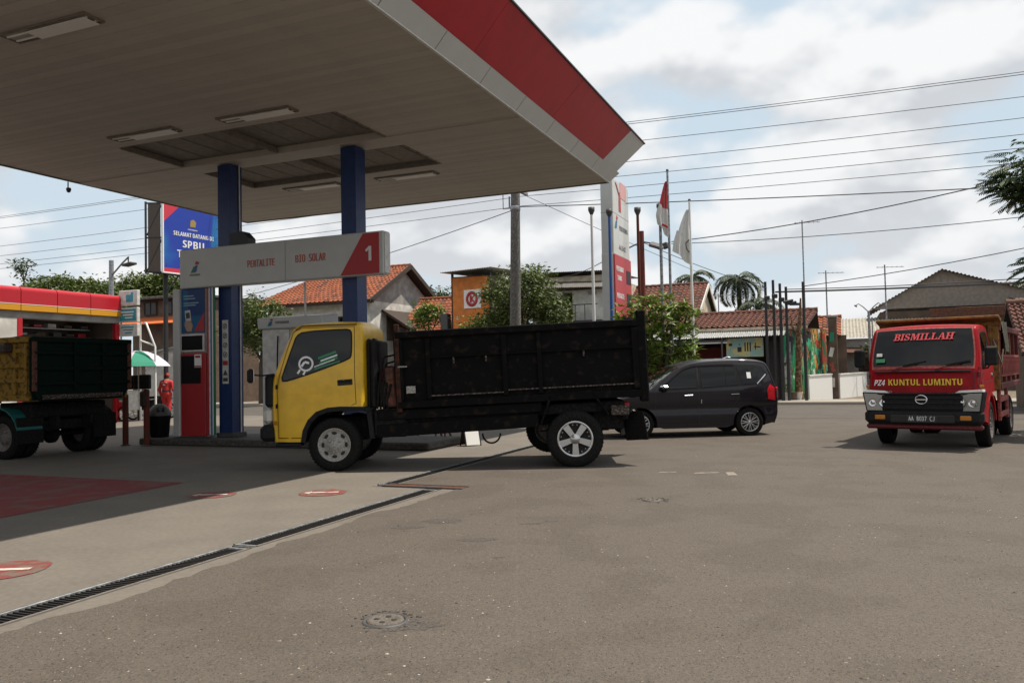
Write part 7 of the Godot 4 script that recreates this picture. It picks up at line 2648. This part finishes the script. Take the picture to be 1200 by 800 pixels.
# one leaf: two faces folded along the midrib, pointing along yaw and pitch from p
func leaf(g: G, p: Vector3, yaw: float, pitch: float, l: float, w: float, roll := 0.0):
	var d := Vector3(cos(yaw) * cos(pitch), sin(pitch), sin(yaw) * cos(pitch))
	var s := d.cross(Vector3.UP)
	s = s.normalized() if s.length() > 0.05 else Vector3.RIGHT
	s = s.rotated(d, roll)
	var up := s.cross(d).normalized()
	var tip := p + d * l
	var mid := p + d * l * 0.45
	var a := mid + s * w * 0.5 + up * w * 0.18
	var b := mid - s * w * 0.5 + up * w * 0.18
	g.tri(p, a, tip, up)
	g.tri(p, tip, b, up)
func crown(g: G, blobs: Array, clusters: int, per: int, l: float, w: float, spread: float, droop := 0.0):
	g.tinted = true
	var tot := 0.0
	for b in blobs: tot += pow(b[1], 2.0)
	for b in blobs:
		var n := int(clusters * pow(b[1], 2.0) / tot)
		for k in n:
			var dir := Vector3(rng.randfn(), rng.randfn(), rng.randfn()).normalized()
			var rad: float = b[1] * pow(rng.randf(), 0.42) * rng.randf_range(0.78, 1.08)
			if rng.randf() < 0.07: rad *= rng.randf_range(1.05, 1.3)
			var big := rng.randf_range(0.65, 1.35)
			var c: Vector3 = b[0] + dir * rad * Vector3(1, b[2] if b.size() > 2 else 0.8, 1)
			var tone := rng.randf_range(0.65, 1.3)
			var warm := rng.randf_range(-0.12, 0.16)
			var hd := atan2(dir.z, dir.x)
			for q in per:
				var p := c + Vector3(rng.randfn(), rng.randfn() * 0.7, rng.randfn()) * spread
				var t := tone * rng.randf_range(0.8, 1.2)
				g.tint = Color(t * (1.0 + warm), t, t * (1.0 - warm * 0.6))
				leaf(g, p, hd + rng.randfn() * 1.1, rng.randf_range(-0.7, 0.6) - droop, l * big * rng.randf_range(0.7, 1.25), w * big * rng.randf_range(0.8, 1.2), rng.randfn() * 0.7)
func tree(nm: String, label: String, at: Vector3, trunk: Array, rad: Array, blobs: Array, clusters: int, per: int, l: float, w: float, spread: float, m: Material, group := "", droop := 0.0, cat := "tree"):
	var o := thing(nm, label, cat, at, 0, group)
	var g := G.new()
	g.tube(trunk, rad, 10)
	part(o, "trunk", g, M.bark)
	var top: Vector3 = trunk[trunk.size() - 1]
	for b in blobs:
		g = G.new()
		var from: Vector3 = trunk[maxi(0, trunk.size() - 2)].lerp(top, rng.randf_range(0.2, 1.0))
		var e: Vector3 = b[0]
		g.tube([from, from.lerp(e, 0.5) + Vector3(0, 0.1, 0), e], [rad[rad.size() - 1] * 0.8, rad[rad.size() - 1] * 0.5, 0.02], 7)
		for k in 4:
			var t: Vector3 = e + Vector3(rng.randfn(), rng.randf_range(-0.2, 0.8), rng.randfn()).normalized() * b[1] * 0.75
			g.tube([from.lerp(e, 0.65), t], [rad[rad.size() - 1] * 0.35, 0.012], 5)
		part(o, "limb", g, M.bark)
	g = G.new()
	crown(g, blobs, clusters, per, l, w, spread, droop)
	part(o, "crown", g, m)
	return o
func palm(label: String, at: Vector3, h: float, fr: float, n: int):
	var o := thing("palm_tree", label, "palm", at, 0, "palms behind the stall")
	var g := G.new()
	g.tube([Vector3.ZERO, Vector3(0.1, h * 0.5, 0), Vector3(0.05, h, 0)], [0.2, 0.15, 0.12], 10)
	part(o, "trunk", g, M.bark)
	for k in n:
		g = G.new()
		g.tinted = true
		var yaw := TAU * k / n + rng.randf_range(-0.2, 0.2)
		var p0 := rng.randf_range(0.2, 1.2) if k % 2 == 0 else rng.randf_range(-0.2, 0.5)
		var pos := Vector3(0.05, h, 0)
		var path := [pos]
		var pit := p0
		for q in 12:
			pit -= 0.20
			pos += Vector3(cos(yaw) * cos(pit), sin(pit), sin(yaw) * cos(pit)) * fr / 12.0
			path.append(pos)
		g.tint = Color(1.0, 0.95, 0.7)
		g.tube(path, [0.03, 0.008], 5)
		for q in range(1, 12):
			for j in 5:
				var p: Vector3 = path[q].lerp(path[q + 1], j / 5.0)
				for s in [-1.0, 1.0]:
					g.tint = Color(1, 1, 1) * rng.randf_range(0.6, 1.3)
					leaf(g, p, yaw + s * 1.05, -0.45 + rng.randf_range(-0.3, 0.1), fr * 0.26 * sin(PI * (q + 1.5) / 15.0), 0.06)
		part(o, "frond", g, M.leaf_palm)
func build_plants():
	# the round tree behind the concrete pole
	tree("round_tree", "dense round green tree behind the concrete utility pole", S(-0.35, 0.12, -18.4), [Vector3.ZERO, Vector3(0.05, 1.4, 0), Vector3(0, 2.6, 0)], [0.16, 0.13, 0.10], [[Vector3(0.1, 4.6, 0), 1.5, 1.0], [Vector3(-0.95, 3.6, 0.1), 1.0], [Vector3(1.2, 3.9, 0.0), 1.1], [Vector3(0.6, 5.4, 0), 0.7], [Vector3(-1.2, 4.8, -0.2), 0.6], [Vector3(1.5, 3.0, 0.3), 0.8]], 700, 16, 0.17, 0.075, 0.17, M.leaf_mid, "trees along the street")
	tree("round_tree", "lighter bushy tree at the left foot of the round tree", S(-2.2, 0.12, -18.3), [Vector3.ZERO, Vector3(0, 1.6, 0), Vector3(0, 2.4, 0)], [0.10, 0.08, 0.06], [[Vector3(0, 3.2, 0), 0.95], [Vector3(0.7, 3.0, 0.2), 0.7], [Vector3(-0.5, 2.8, 0.1), 0.7]], 260, 16, 0.16, 0.07, 0.16, M.leaf_light, "trees along the street")
	tree("street_tree", "leafy tree seen between the left blue column and the fuel dispenser", S(-14.2, 0.12, -18.0), [Vector3.ZERO, Vector3(0, 1.8, 0), Vector3(0.1, 3.0, 0)], [0.15, 0.12, 0.09], [[Vector3(0, 4.4, 0), 1.3], [Vector3(0.5, 3.2, 0.2), 1.2], [Vector3(-0.9, 3.6, 0), 1.1]], 480, 16, 0.18, 0.08, 0.18, M.leaf_mid, "trees along the street")
	# crowns above the red shop fascia
	tree("shade_tree", "broad tree above the red fascia, left of the lamp post", S(-30.6, 0, -21.5), [Vector3.ZERO, Vector3(0, 3.0, 0), Vector3(0, 5.0, 0)], [0.35, 0.28, 0.2], [[Vector3(0, 6.4, 0), 2.0, 0.7], [Vector3(-2.0, 6.3, 0), 1.6, 0.8], [Vector3(1.8, 6.0, 0), 1.5, 0.7], [Vector3(2.9, 5.6, 0.3), 1.0], [Vector3(-1.6, 7.4, 0), 0.8]], 1000, 16, 0.26, 0.12, 0.26, M.leaf_mid, "trees beyond the red shop")
	tree("shade_tree", "thin half-bare tree rising highest at the far left", S(-35.6, 0, -21.0), [Vector3.ZERO, Vector3(0.2, 4.0, 0), Vector3(0.3, 6.5, 0)], [0.22, 0.17, 0.10], [[Vector3(0.1, 8.6, 0), 0.5, 1.2], [Vector3(0.8, 7.6, 0), 0.7], [Vector3(1.7, 6.9, 0), 0.8], [Vector3(0.6, 6.6, 0), 0.7]], 150, 12, 0.26, 0.11, 0.2, M.leaf_dark, "trees beyond the red shop")
	tree("shade_tree", "spreading tree between the lamp post and the billboard", S(-30.6, 0, -26.0), [Vector3.ZERO, Vector3(0, 3.0, 0), Vector3(0, 5.0, 0)], [0.3, 0.24, 0.18], [[Vector3(0.0, 7.4, 0), 1.9, 0.6], [Vector3(-2.6, 7.1, 0), 1.5, 0.6], [Vector3(2.2, 7.2, 0), 1.7, 0.6], [Vector3(1.0, 8.0, 0), 1.0, 0.6]], 800, 16, 0.28, 0.12, 0.26, M.leaf_mid, "trees beyond the red shop")
	tree("street_tree", "small light green tree beside the grey gable of the tiled house", S(-7.0, 0.0, -22.2), [Vector3.ZERO, Vector3(0, 2.4, 0), Vector3(0.0, 3.6, 0)], [0.08, 0.06, 0.05], [[Vector3(0, 4.6, 0), 0.6], [Vector3(0.5, 4.3, 0.1), 0.5], [Vector3(-0.4, 4.1, 0), 0.5]], 90, 14, 0.22, 0.09, 0.16, M.leaf_light, "trees along the street")
	tree("street_tree", "dark bushy tree top seen behind the roofs left of the orange shop", S(-10.4, 0, -31.0), [Vector3.ZERO, Vector3(0, 3.0, 0), Vector3(0, 5.0, 0)], [0.2, 0.16, 0.1], [[Vector3(0, 6.0, 0), 0.9], [Vector3(0.9, 5.7, 0), 0.7], [Vector3(-0.9, 6.2, 0), 0.7]], 160, 12, 0.24, 0.1, 0.2, M.leaf_dark, "trees along the street")
	tree("street_tree", "low dark thicket tree under the palms behind the stall roof", S(8.2, 0, -31.5), [Vector3.ZERO, Vector3(0, 1.5, 0), Vector3(0, 2.5, 0)], [0.16, 0.12, 0.1], [[Vector3(0, 3.6, 0), 1.1], [Vector3(1.2, 3.3, 0), 0.9], [Vector3(-1.4, 3.4, 0), 0.9]], 260, 14, 0.22, 0.1, 0.2, M.leaf_palm, "trees along the street")
	tree("street_tree", "small tree over the garden wall left of the red truck's cab", S(14.3, 0, -27.0), [Vector3.ZERO, Vector3(0, 0.9, 0), Vector3(0, 1.5, 0)], [0.06, 0.05, 0.04], [[Vector3(0, 1.9, 0), 0.45], [Vector3(-0.4, 2.1, 0), 0.3]], 50, 12, 0.22, 0.08, 0.14, M.leaf_dark, "trees along the street")
	# leaves hanging in from the right edge
	var r: Node3D = tree("pinnate_tree", "tree with drooping long leaves hanging in from the right edge", S(17.0, 0, -4.2), [Vector3.ZERO, Vector3(0.1, 2.5, 0), Vector3(0.0, 4.2, 0)], [0.16, 0.13, 0.10], [[Vector3(-0.5, 5.25, -0.1), 0.75], [Vector3(-0.85, 5.05, -0.2), 0.5], [Vector3(0.4, 5.2, 0), 1.0], [Vector3(-0.2, 4.6, 0.1), 0.6]], 240, 8, 0.12, 0.045, 0.12, M.leaf_dark, "", 0.4)
	var g := G.new()
	g.tinted = true
	for k in 560:
		var b: Array = [[Vector3(-0.55, 5.2, -0.1), 0.7], [Vector3(-0.85, 5.0, -0.2), 0.45], [Vector3(0.4, 5.2, 0), 1.0], [Vector3(-0.2, 4.6, 0.1), 0.6], [Vector3(-0.6, 3.35, 0.0), 0.34]][k % 5]
		if k % 5 == 4 and k % 2 == 0: continue
		var dir := Vector3(rng.randfn(), rng.randfn(), rng.randfn()).normalized()
		var c: Vector3 = b[0] + dir * b[1] * pow(rng.randf(), 0.5)
		var yaw := atan2(dir.z, dir.x) + rng.randfn() * 0.4
		var pit := rng.randf_range(-0.5, 0.35)
		var t := rng.randf_range(0.7, 1.4)
		for q in 9:
			var p := c + Vector3(cos(yaw) * cos(pit), sin(pit) - q * 0.012, sin(yaw) * cos(pit)) * q * 0.042
			for s in [-1.0, 1.0]:
				g.tint = Color(t * rng.randf_range(0.85, 1.2), t, t * 0.9)
				leaf(g, p, yaw + s * 0.95, pit - 0.35, 0.15, 0.036)
	part(r, "leaf_sprays", g, M.leaf_dark)
	tree("pinnate_tree_low", "low leafy shrub below the hanging leaves at the right edge", S(17.3, 0, -5.6), [Vector3.ZERO, Vector3(0, 1.6, 0), Vector3(0, 2.4, 0)], [0.06, 0.05, 0.04], [[Vector3(-0.1, 3.1, 0), 0.45], [Vector3(0.4, 3.3, 0), 0.5]], 60, 12, 0.18, 0.06, 0.12, M.leaf_mid, "", 0.3, "shrub")
	# broad-leaved shrub behind the truck's tail
	shrub("large frangipani-like shrub with long pale green leaves behind the truck's tail", S(8.1, 0, -7.0), 1.15, 3.45, 380)
	shrub("low row of broad-leaved bushes seen over the truck bed's top", S(4.7, 0, -9.0), 1.5, 2.75, 190)
	palm("taller coconut palm behind the stall roof", S(7.1, 0, -33.5), 6.5, 2.1, 19)
	palm("second coconut palm with hanging fronds right of the taller one", S(8.2, 0, -32.4), 4.9, 2.0, 14)
	palm("distant palm top above the gabled house", S(4.3, 0, -34.5), 6.9, 1.7, 13)
	palm("distant palm top right of the tiled house gable", S(-12.2, 0, -34.0), 5.8, 1.6, 11)
func shrub(label: String, at: Vector3, rad: float, h: float, n: int):
	var o := thing("broad_leaf_shrub", label, "shrub", at, 0, "broad-leaved shrubs in the planting strip")
	var g := G.new()
	for k in 6:
		var a := TAU * k / 6.0
		g.tube([Vector3(cos(a) * 0.1, 0, sin(a) * 0.1), Vector3(cos(a) * rad * 0.4, h * 0.5, sin(a) * 0.25), Vector3(cos(a) * rad * 0.75, h * 0.85, sin(a) * 0.4)], [0.05, 0.04, 0.02], 7)
	part(o, "stems", g, M.bark)
	g = G.new()
	g.tinted = true
	for k in n:
		var v := pow(rng.randf(), 0.8)
		var a := rng.randf() * TAU
		var rr := rad * sqrt(rng.randf()) * (1.0 if v > 0.3 else 0.8)
		var c := Vector3(cos(a) * rr * 1.05, lerpf(0.6, h, v) - 0.35 * pow(rr / rad, 2.0), sin(a) * rr * 0.5)
		var t := rng.randf_range(0.7, 1.35)
		var yl := rng.randf() < 0.06
		for q in 9:
			var y := TAU * q / 9.0 + rng.randf()
			g.tint = Color(2.2, 1.1, 0.6) if yl and q < 3 else Color(t * rng.randf_range(0.85, 1.15), t, t * 0.8)
			leaf(g, c, y, rng.randf_range(-0.5, 0.8), rng.randf_range(0.2, 0.33), 0.075, rng.randfn() * 0.3)
	part(o, "leaves", g, M.leaf_light)
# ---- surface nets over smoothly joined tapered capsules ---------------------
func cap_dist(p: Vector3, b: Array) -> float:
	var a: Vector3 = b[0]
	var ab: Vector3 = b[1] - a
	var t := clampf((p - a).dot(ab) / maxf(ab.length_squared(), 1e-9), 0, 1)
	var q := p - a - ab * t
	if b.size() > 4:
		var s: Vector3 = b[4]
		q = q / s
	return q.length() - lerpf(b[2], b[3], t)
func nets(g: G, bones: Array, cell: float, k: float, paint: Callable):
	var lo := Vector3(1e9, 1e9, 1e9)
	var hi := -lo
	for b in bones:
		var r: float = maxf(b[2], b[3]) * 1.5 + cell * 3
		lo = lo.min(b[0] - Vector3.ONE * r).min(b[1] - Vector3.ONE * r)
		hi = hi.max(b[0] + Vector3.ONE * r).max(b[1] + Vector3.ONE * r)
	var nx := int((hi.x - lo.x) / cell) + 2
	var ny := int((hi.y - lo.y) / cell) + 2
	var nz := int((hi.z - lo.z) / cell) + 2
	var f := PackedFloat32Array()
	f.resize(nx * ny * nz)
	f.fill(1.0)
	for b in bones:
		var r: float = maxf(b[2], b[3]) * 1.5 + k + cell * 2
		var l2: Vector3 = ((b[0].min(b[1]) - Vector3.ONE * r) - lo) / cell
		var h2: Vector3 = ((b[0].max(b[1]) + Vector3.ONE * r) - lo) / cell
		for z in range(maxi(0, int(l2.z)), mini(nz, int(h2.z) + 2)):
			for y in range(maxi(0, int(l2.y)), mini(ny, int(h2.y) + 2)):
				for x in range(maxi(0, int(l2.x)), mini(nx, int(h2.x) + 2)):
					var d := cap_dist(lo + Vector3(x, y, z) * cell, b)
					var i := x + nx * (y + ny * z)
					var e := f[i]
					var h := maxf(k - absf(d - e), 0.0) / k
					f[i] = minf(d, e) - h * h * k * 0.25
	var id := PackedInt32Array()
	id.resize(nx * ny * nz)
	id.fill(-1)
	var vs := []
	var ns := []
	for z in nz - 1:
		for y in ny - 1:
			for x in nx - 1:
				var i := x + nx * (y + ny * z)
				var c := [f[i], f[i + 1], f[i + nx], f[i + nx + 1], f[i + nx * ny], f[i + nx * ny + 1], f[i + nx * ny + nx], f[i + nx * ny + nx + 1]]
				var neg := 0
				for q in c: neg += 1 if q < 0 else 0
				if neg == 0 or neg == 8: continue
				var s := Vector3.ZERO
				var m := 0
				for e in [[0, 1], [2, 3], [4, 5], [6, 7], [0, 2], [1, 3], [4, 6], [5, 7], [0, 4], [1, 5], [2, 6], [3, 7]]:
					var a: float = c[e[0]]
					var b: float = c[e[1]]
					if (a < 0) != (b < 0):
						var t := a / (a - b)
						var pa := Vector3(e[0] & 1, (e[0] >> 1) & 1, e[0] >> 2)
						var pb := Vector3(e[1] & 1, (e[1] >> 1) & 1, e[1] >> 2)
						s += pa.lerp(pb, t)
						m += 1
				id[i] = vs.size()
				vs.append(lo + (Vector3(x, y, z) + s / m) * cell)
				ns.append(Vector3(c[1] + c[3] + c[5] + c[7] - c[0] - c[2] - c[4] - c[6], c[2] + c[3] + c[6] + c[7] - c[0] - c[1] - c[4] - c[5], c[4] + c[5] + c[6] + c[7] - c[0] - c[1] - c[2] - c[3]).normalized())
	g.tinted = true
	for z in range(1, nz - 1):
		for y in range(1, ny - 1):
			for x in range(1, nx - 1):
				var i := x + nx * (y + ny * z)
				for e in [[1, nx, nx * ny], [nx, nx * ny, 1], [nx * ny, 1, nx]]:
					if (f[i] < 0) != (f[i + e[0]] < 0):
						var q := [id[i], id[i - e[1]], id[i - e[1] - e[2]], id[i - e[2]]]
						if q.min() < 0: continue
						g.tint = paint.call(vs[q[0]])
						g.quadn(vs[q[0]], vs[q[1]], vs[q[2]], vs[q[3]], ns[q[0]], ns[q[1]], ns[q[2]], ns[q[3]])
func build_people():
	# the attendant seen from behind in a red coverall, one foot forward; x right, z towards the viewer
	var o := thing("person", "person in red coverall and cap walking away near the parasol", "person", S(-10.1, 0, -7.9), -0.1)
	var red := Color(0.50, 0.028, 0.03)
	var skin_c := Color(0.22, 0.11, 0.065)
	var shoe := Color(0.02, 0.02, 0.02)
	var V := func(x, y, z) -> Vector3: return Vector3(x, y, z)
	var bones := [
		[V.call(0, 0.92, 0), V.call(0, 1.08, 0.0), 0.145, 0.14], [V.call(0, 1.08, 0), V.call(0, 1.30, 0.0), 0.14, 0.165],
		[V.call(-0.13, 1.33, 0), V.call(0.13, 1.33, 0), 0.085, 0.085], [V.call(-0.10, 0.90, 0), V.call(0.10, 0.90, 0), 0.10, 0.10],
		[V.call(0, 1.33, 0), V.call(0, 1.43, -0.01), 0.065, 0.055],
		[V.call(-0.09, 0.88, 0), V.call(-0.11, 0.48, -0.08), 0.095, 0.07], [V.call(-0.11, 0.48, -0.08), V.call(-0.12, 0.10, -0.02), 0.07, 0.055],
		[V.call(0.09, 0.88, 0), V.call(0.11, 0.48, 0.0), 0.095, 0.07], [V.call(0.11, 0.48, 0.0), V.call(0.12, 0.11, 0.14), 0.07, 0.055],
		[V.call(-0.12, 0.06, 0.0), V.call(-0.13, 0.035, -0.19), 0.045, 0.036], [V.call(0.12, 0.075, 0.16), V.call(0.13, 0.036, -0.01), 0.045, 0.036],
		[V.call(-0.19, 1.33, 0), V.call(-0.26, 1.06, 0.03), 0.062, 0.05], [V.call(-0.26, 1.06, 0.03), V.call(-0.24, 0.84, -0.08), 0.05, 0.036],
		[V.call(0.19, 1.33, 0), V.call(0.27, 1.07, 0.02), 0.062, 0.05], [V.call(0.27, 1.07, 0.02), V.call(0.24, 0.90, -0.16), 0.05, 0.036]]
	var g := G.new()
	nets(g, bones, 0.014, 0.05, func(p: Vector3) -> Color:
		if p.y < 0.095: return shoe
		if p.y > 1.40: return skin_c
		if p.y < 0.88 and p.x < -0.19: return skin_c
		if p.x > 0.2 and p.z < -0.13: return skin_c
		return red)
	# head, facing away and a little down
	var H := Vector3(0, 1.535, -0.02)
	nets(g, [[H + Vector3(0, 0.025, 0.012), H + Vector3(0, 0.03, -0.015), 0.082, 0.08], [H + Vector3(0, -0.05, -0.03), H + Vector3(0, -0.075, -0.05), 0.055, 0.04], [H + Vector3(0, -0.005, -0.09), H + Vector3(0, -0.03, -0.108), 0.012, 0.016], [H + Vector3(-0.078, -0.01, 0.0), H + Vector3(-0.082, 0.02, 0.012), 0.014, 0.018], [H + Vector3(0.078, -0.01, 0.0), H + Vector3(0.082, 0.02, 0.012), 0.014, 0.018], [H + Vector3(0, -0.13, 0.0), H + Vector3(0, -0.04, 0.01), 0.052, 0.055]], 0.008, 0.02, func(_p: Vector3) -> Color: return skin_c)
	# hands: palm, four fingers of two joints, thumb off the side
	for hnd in [[Vector3(-0.24, 0.83, -0.085), Vector3(0.02, -0.97, -0.2), -1.0], [Vector3(0.238, 0.89, -0.175), Vector3(-0.12, -0.55, -0.82), 1.0]]:
		var c: Vector3 = hnd[0]
		var d: Vector3 = hnd[1].normalized()
		var sd: Vector3 = Vector3(0, 0, 1) if absf(d.y) > 0.8 else Vector3(hnd[2], 0, 0)
		sd = (sd - d * sd.dot(d)).normalized()
		var inw: Vector3 = d.cross(sd).normalized() * (-hnd[2])
		var hb := [[c, c + d * 0.07, 0.026, 0.03], [c + sd * 0.018, c + d * 0.075 + sd * 0.025, 0.018, 0.016], [c - sd * 0.018, c + d * 0.075 - sd * 0.025, 0.018, 0.016]]
		var ln := [0.030, 0.036, 0.034, 0.026]
		for q in 4:
			var b0 := c + d * 0.08 + sd * (-0.030 + q * 0.020)
			var b1: Vector3 = b0 + (d + inw * 0.25).normalized() * ln[q]
			var b2: Vector3 = b1 + (d + inw * 0.9).normalized() * ln[q] * 0.8
			hb.append([b0, b1, 0.009, 0.008])
			hb.append([b1, b2, 0.008, 0.007])
		var t0 := c + d * 0.02 + sd * 0.03
		hb.append([t0, t0 + (d * 0.6 + sd * 0.8).normalized() * 0.035, 0.012, 0.010])
		hb.append([t0 + (d * 0.6 + sd * 0.8).normalized() * 0.035, t0 + (d * 0.6 + sd * 0.8).normalized() * 0.035 + (d + inw * 0.4).normalized() * 0.028, 0.010, 0.008])
		nets(g, hb, 0.0045, 0.008, func(_p: Vector3) -> Color: return skin_c)
	var bm := mat("body", Color(1, 1, 1), 0.75)
	bm.vertex_color_use_as_albedo = true
	part(o, "body", g, bm)
	g = G.new()
	g.lathe([Vector2(0.092, 0.0), Vector2(0.094, 0.03), Vector2(0.075, 0.075), Vector2(0.04, 0.095), Vector2(0, 0.1)], Transform3D(Basis(Vector3.RIGHT, -0.1), H + Vector3(0, 0.04, -0.002)), 18)
	g.prism(PackedVector2Array([Vector2(-0.075, 0.05), Vector2(0.075, 0.05), Vector2(0.06, 0.14), Vector2(0, 0.165), Vector2(-0.06, 0.14)]), 0.0, 0.008, Transform3D(Basis(Vector3.RIGHT, -PI / 2 - 0.15), H + Vector3(0, 0.045, 0)))
	part(o, "cap", g, mat("cap_red", lin(0.42, 0.03, 0.03), 0.8))
	g = G.new()
	g.lathe([Vector2(0.088, -0.045), Vector2(0.09, 0.0), Vector2(0.088, 0.03)], Transform3D(Basis(), H + Vector3(0, 0.02, 0.008)), 14, PI)
	part(o, "hair", g, mat("hair", lin(0.01, 0.009, 0.008), 0.8))
	text(o, "PERTAMINA", 0.2, 0.03, M.letter_white, Transform3D(Basis(), Vector3(0, 1.33, 0.15)), "Droid Sans", 0.012, "back_print")
	g = G.new()
	for q in 3: g.box(Vector3(-0.03 + q * 0.03, 1.255 - q * 0.01, 0.166), Vector3(0.022, 0.05 - q * 0.008, 0.01), Basis(Vector3(0, 0, 1), -0.3))
	part(o, "back_print", g, M.letter_white)
	g = G.new()
	g.lathe([Vector2(0.152, -0.02), Vector2(0.156, 0.0), Vector2(0.152, 0.02)], Transform3D(Basis(), Vector3(0, 1.02, 0)), 24)
	part(o, "belt", g, M.black_trim)
func build_small_things():
	var g: G
	# folding notice board and red frames on the ground beyond the truck
	var o := thing("notice_board", "small white folding notice board on the ground under the truck", "sign", S(5.72, 0, -0.35), deg_to_rad(28))
	o.scale = Vector3.ONE * 0.72
	for s in [-1.0, 1.0]:
		g = G.new()
		g.box(Vector3(0, 0.31, s * 0.10), Vector3(0.42, 0.6, 0.02), Basis(Vector3.RIGHT, -s * 0.3), 0.005)
		part(o, "panel", g, M.white_clean if s > 0 else M.wood_dark)
		g = G.new()
		for e in [-1.0, 1.0]: g.box(Vector3(e * 0.225, 0.31, s * 0.102), Vector3(0.035, 0.66, 0.035), Basis(Vector3.RIGHT, -s * 0.3), 0.005)
		g.box(Vector3(0, 0.62, s * 0.012), Vector3(0.45, 0.04, 0.035))
		part(o, "frame", g, M.black_trim)
	for q in [[4.9, -0.25, "red steel trestle left of the folding notice board"], [4.1, -0.2, "red steel trestle nearest the front wheel of the yellow truck"]]:
		o = thing("red_trestle", q[2], "trestle", S(q[0], 0.0, q[1] - 1.2), YAW, "red trestles on the ground")
		g = G.new()
		for x in [-0.3, 0.3]:
			for s in [-1.0, 1.0]: g.bar(Vector3(x, 0.4, 0), Vector3(x + 0.05, 0.0, s * 0.18), 0.03, 0.03)
		part(o, "legs", g, M.old_red)
		g = G.new()
		g.box(Vector3(0, 0.42, 0), Vector3(0.8, 0.05, 0.08), Basis(), 0.01)
		part(o, "beam", g, M.old_red)
	# banner of a food stall across the street, seen over the gap behind the cab
	o = thing("stall_banner", "orange and yellow food stall banner seen behind the yellow cab", "banner", S(-4.6, 0, -18.9), YAW)
	g = G.new()
	g.box(Vector3(0, 3.02, 0), Vector3(2.4, 0.62, 0.03))
	part(o, "cloth", g, mat("banner_orange", lin(0.55, 0.10, 0.02), 0.7, 0.0, M.t_gr, 0.8))
	g = G.new()
	g.box(Vector3(0, 3.38, 0), Vector3(2.4, 0.1, 0.032))
	g.box(Vector3(0, 2.66, 0), Vector3(2.4, 0.08, 0.032))
	part(o, "border", g, M.shop_yellow)
	text(o, "AMINAN", 1.7, 0.46, mat("banner_pale", lin(0.70, 0.50, 0.25), 0.6), Transform3D(Basis(), Vector3(0.1, 3.0, 0.016)))
	for s in [-1.15, 1.15]:
		g = G.new()
		g.cyl(Vector3(s, 0.1, -0.04), Vector3(s, 3.45, -0.04), 0.03, 8)
		part(o, "pole", g, M.wood_dark)
	o = thing("counter_stall", "green and cream counter under the food stall banner", "stall", S(-4.6, 0.12, -19.1), YAW)
	g = G.new()
	g.box(Vector3(0, 1.15, 0), Vector3(2.6, 2.3, 0.4), Basis(), 0.02)
	part(o, "back", g, M.plaster_brown)
	g = G.new()
	g.box(Vector3(0, 2.2, 0.25), Vector3(2.6, 0.16, 0.2), Basis(), 0.01)
	part(o, "shelf", g, mat("counter_green", lin(0.32, 0.40, 0.14), 0.6))
	g = G.new()
	g.box(Vector3(0, 1.9, 0.25), Vector3(2.6, 0.12, 0.2), Basis(), 0.01)
	part(o, "shelf", g, M.plaster_cream)
	g = G.new()
	g.slab(Vector3(-1.4, 1.72, 0.2), Vector3(1.4, 1.72, 0.2), Vector3(1.4, 1.5, 0.7), Vector3(-1.4, 1.5, 0.7), Vector3.UP, 0.03)
	part(o, "flap", g, M.metal_sheet)
	# camera hung from the canopy edge
	o = thing("security_camera", "tiny black camera hanging from the canopy's left edge", "camera", S(-4.52, 6.27, 0.6), YAW)
	g = G.new()
	g.cyl(Vector3(0, 0.03, 0), Vector3(0, -0.12, 0), 0.015, 8)
	part(o, "stem", g, M.black_trim)
	g = G.new()
	g.lathe([Vector2(0.0, 0.05), Vector2(0.05, 0.04), Vector2(0.06, 0), Vector2(0.04, -0.06), Vector2(0, -0.08)], Transform3D(Basis(), Vector3(0.02, -0.16, 0)), 12)
	part(o, "dome", g, M.black_trim)
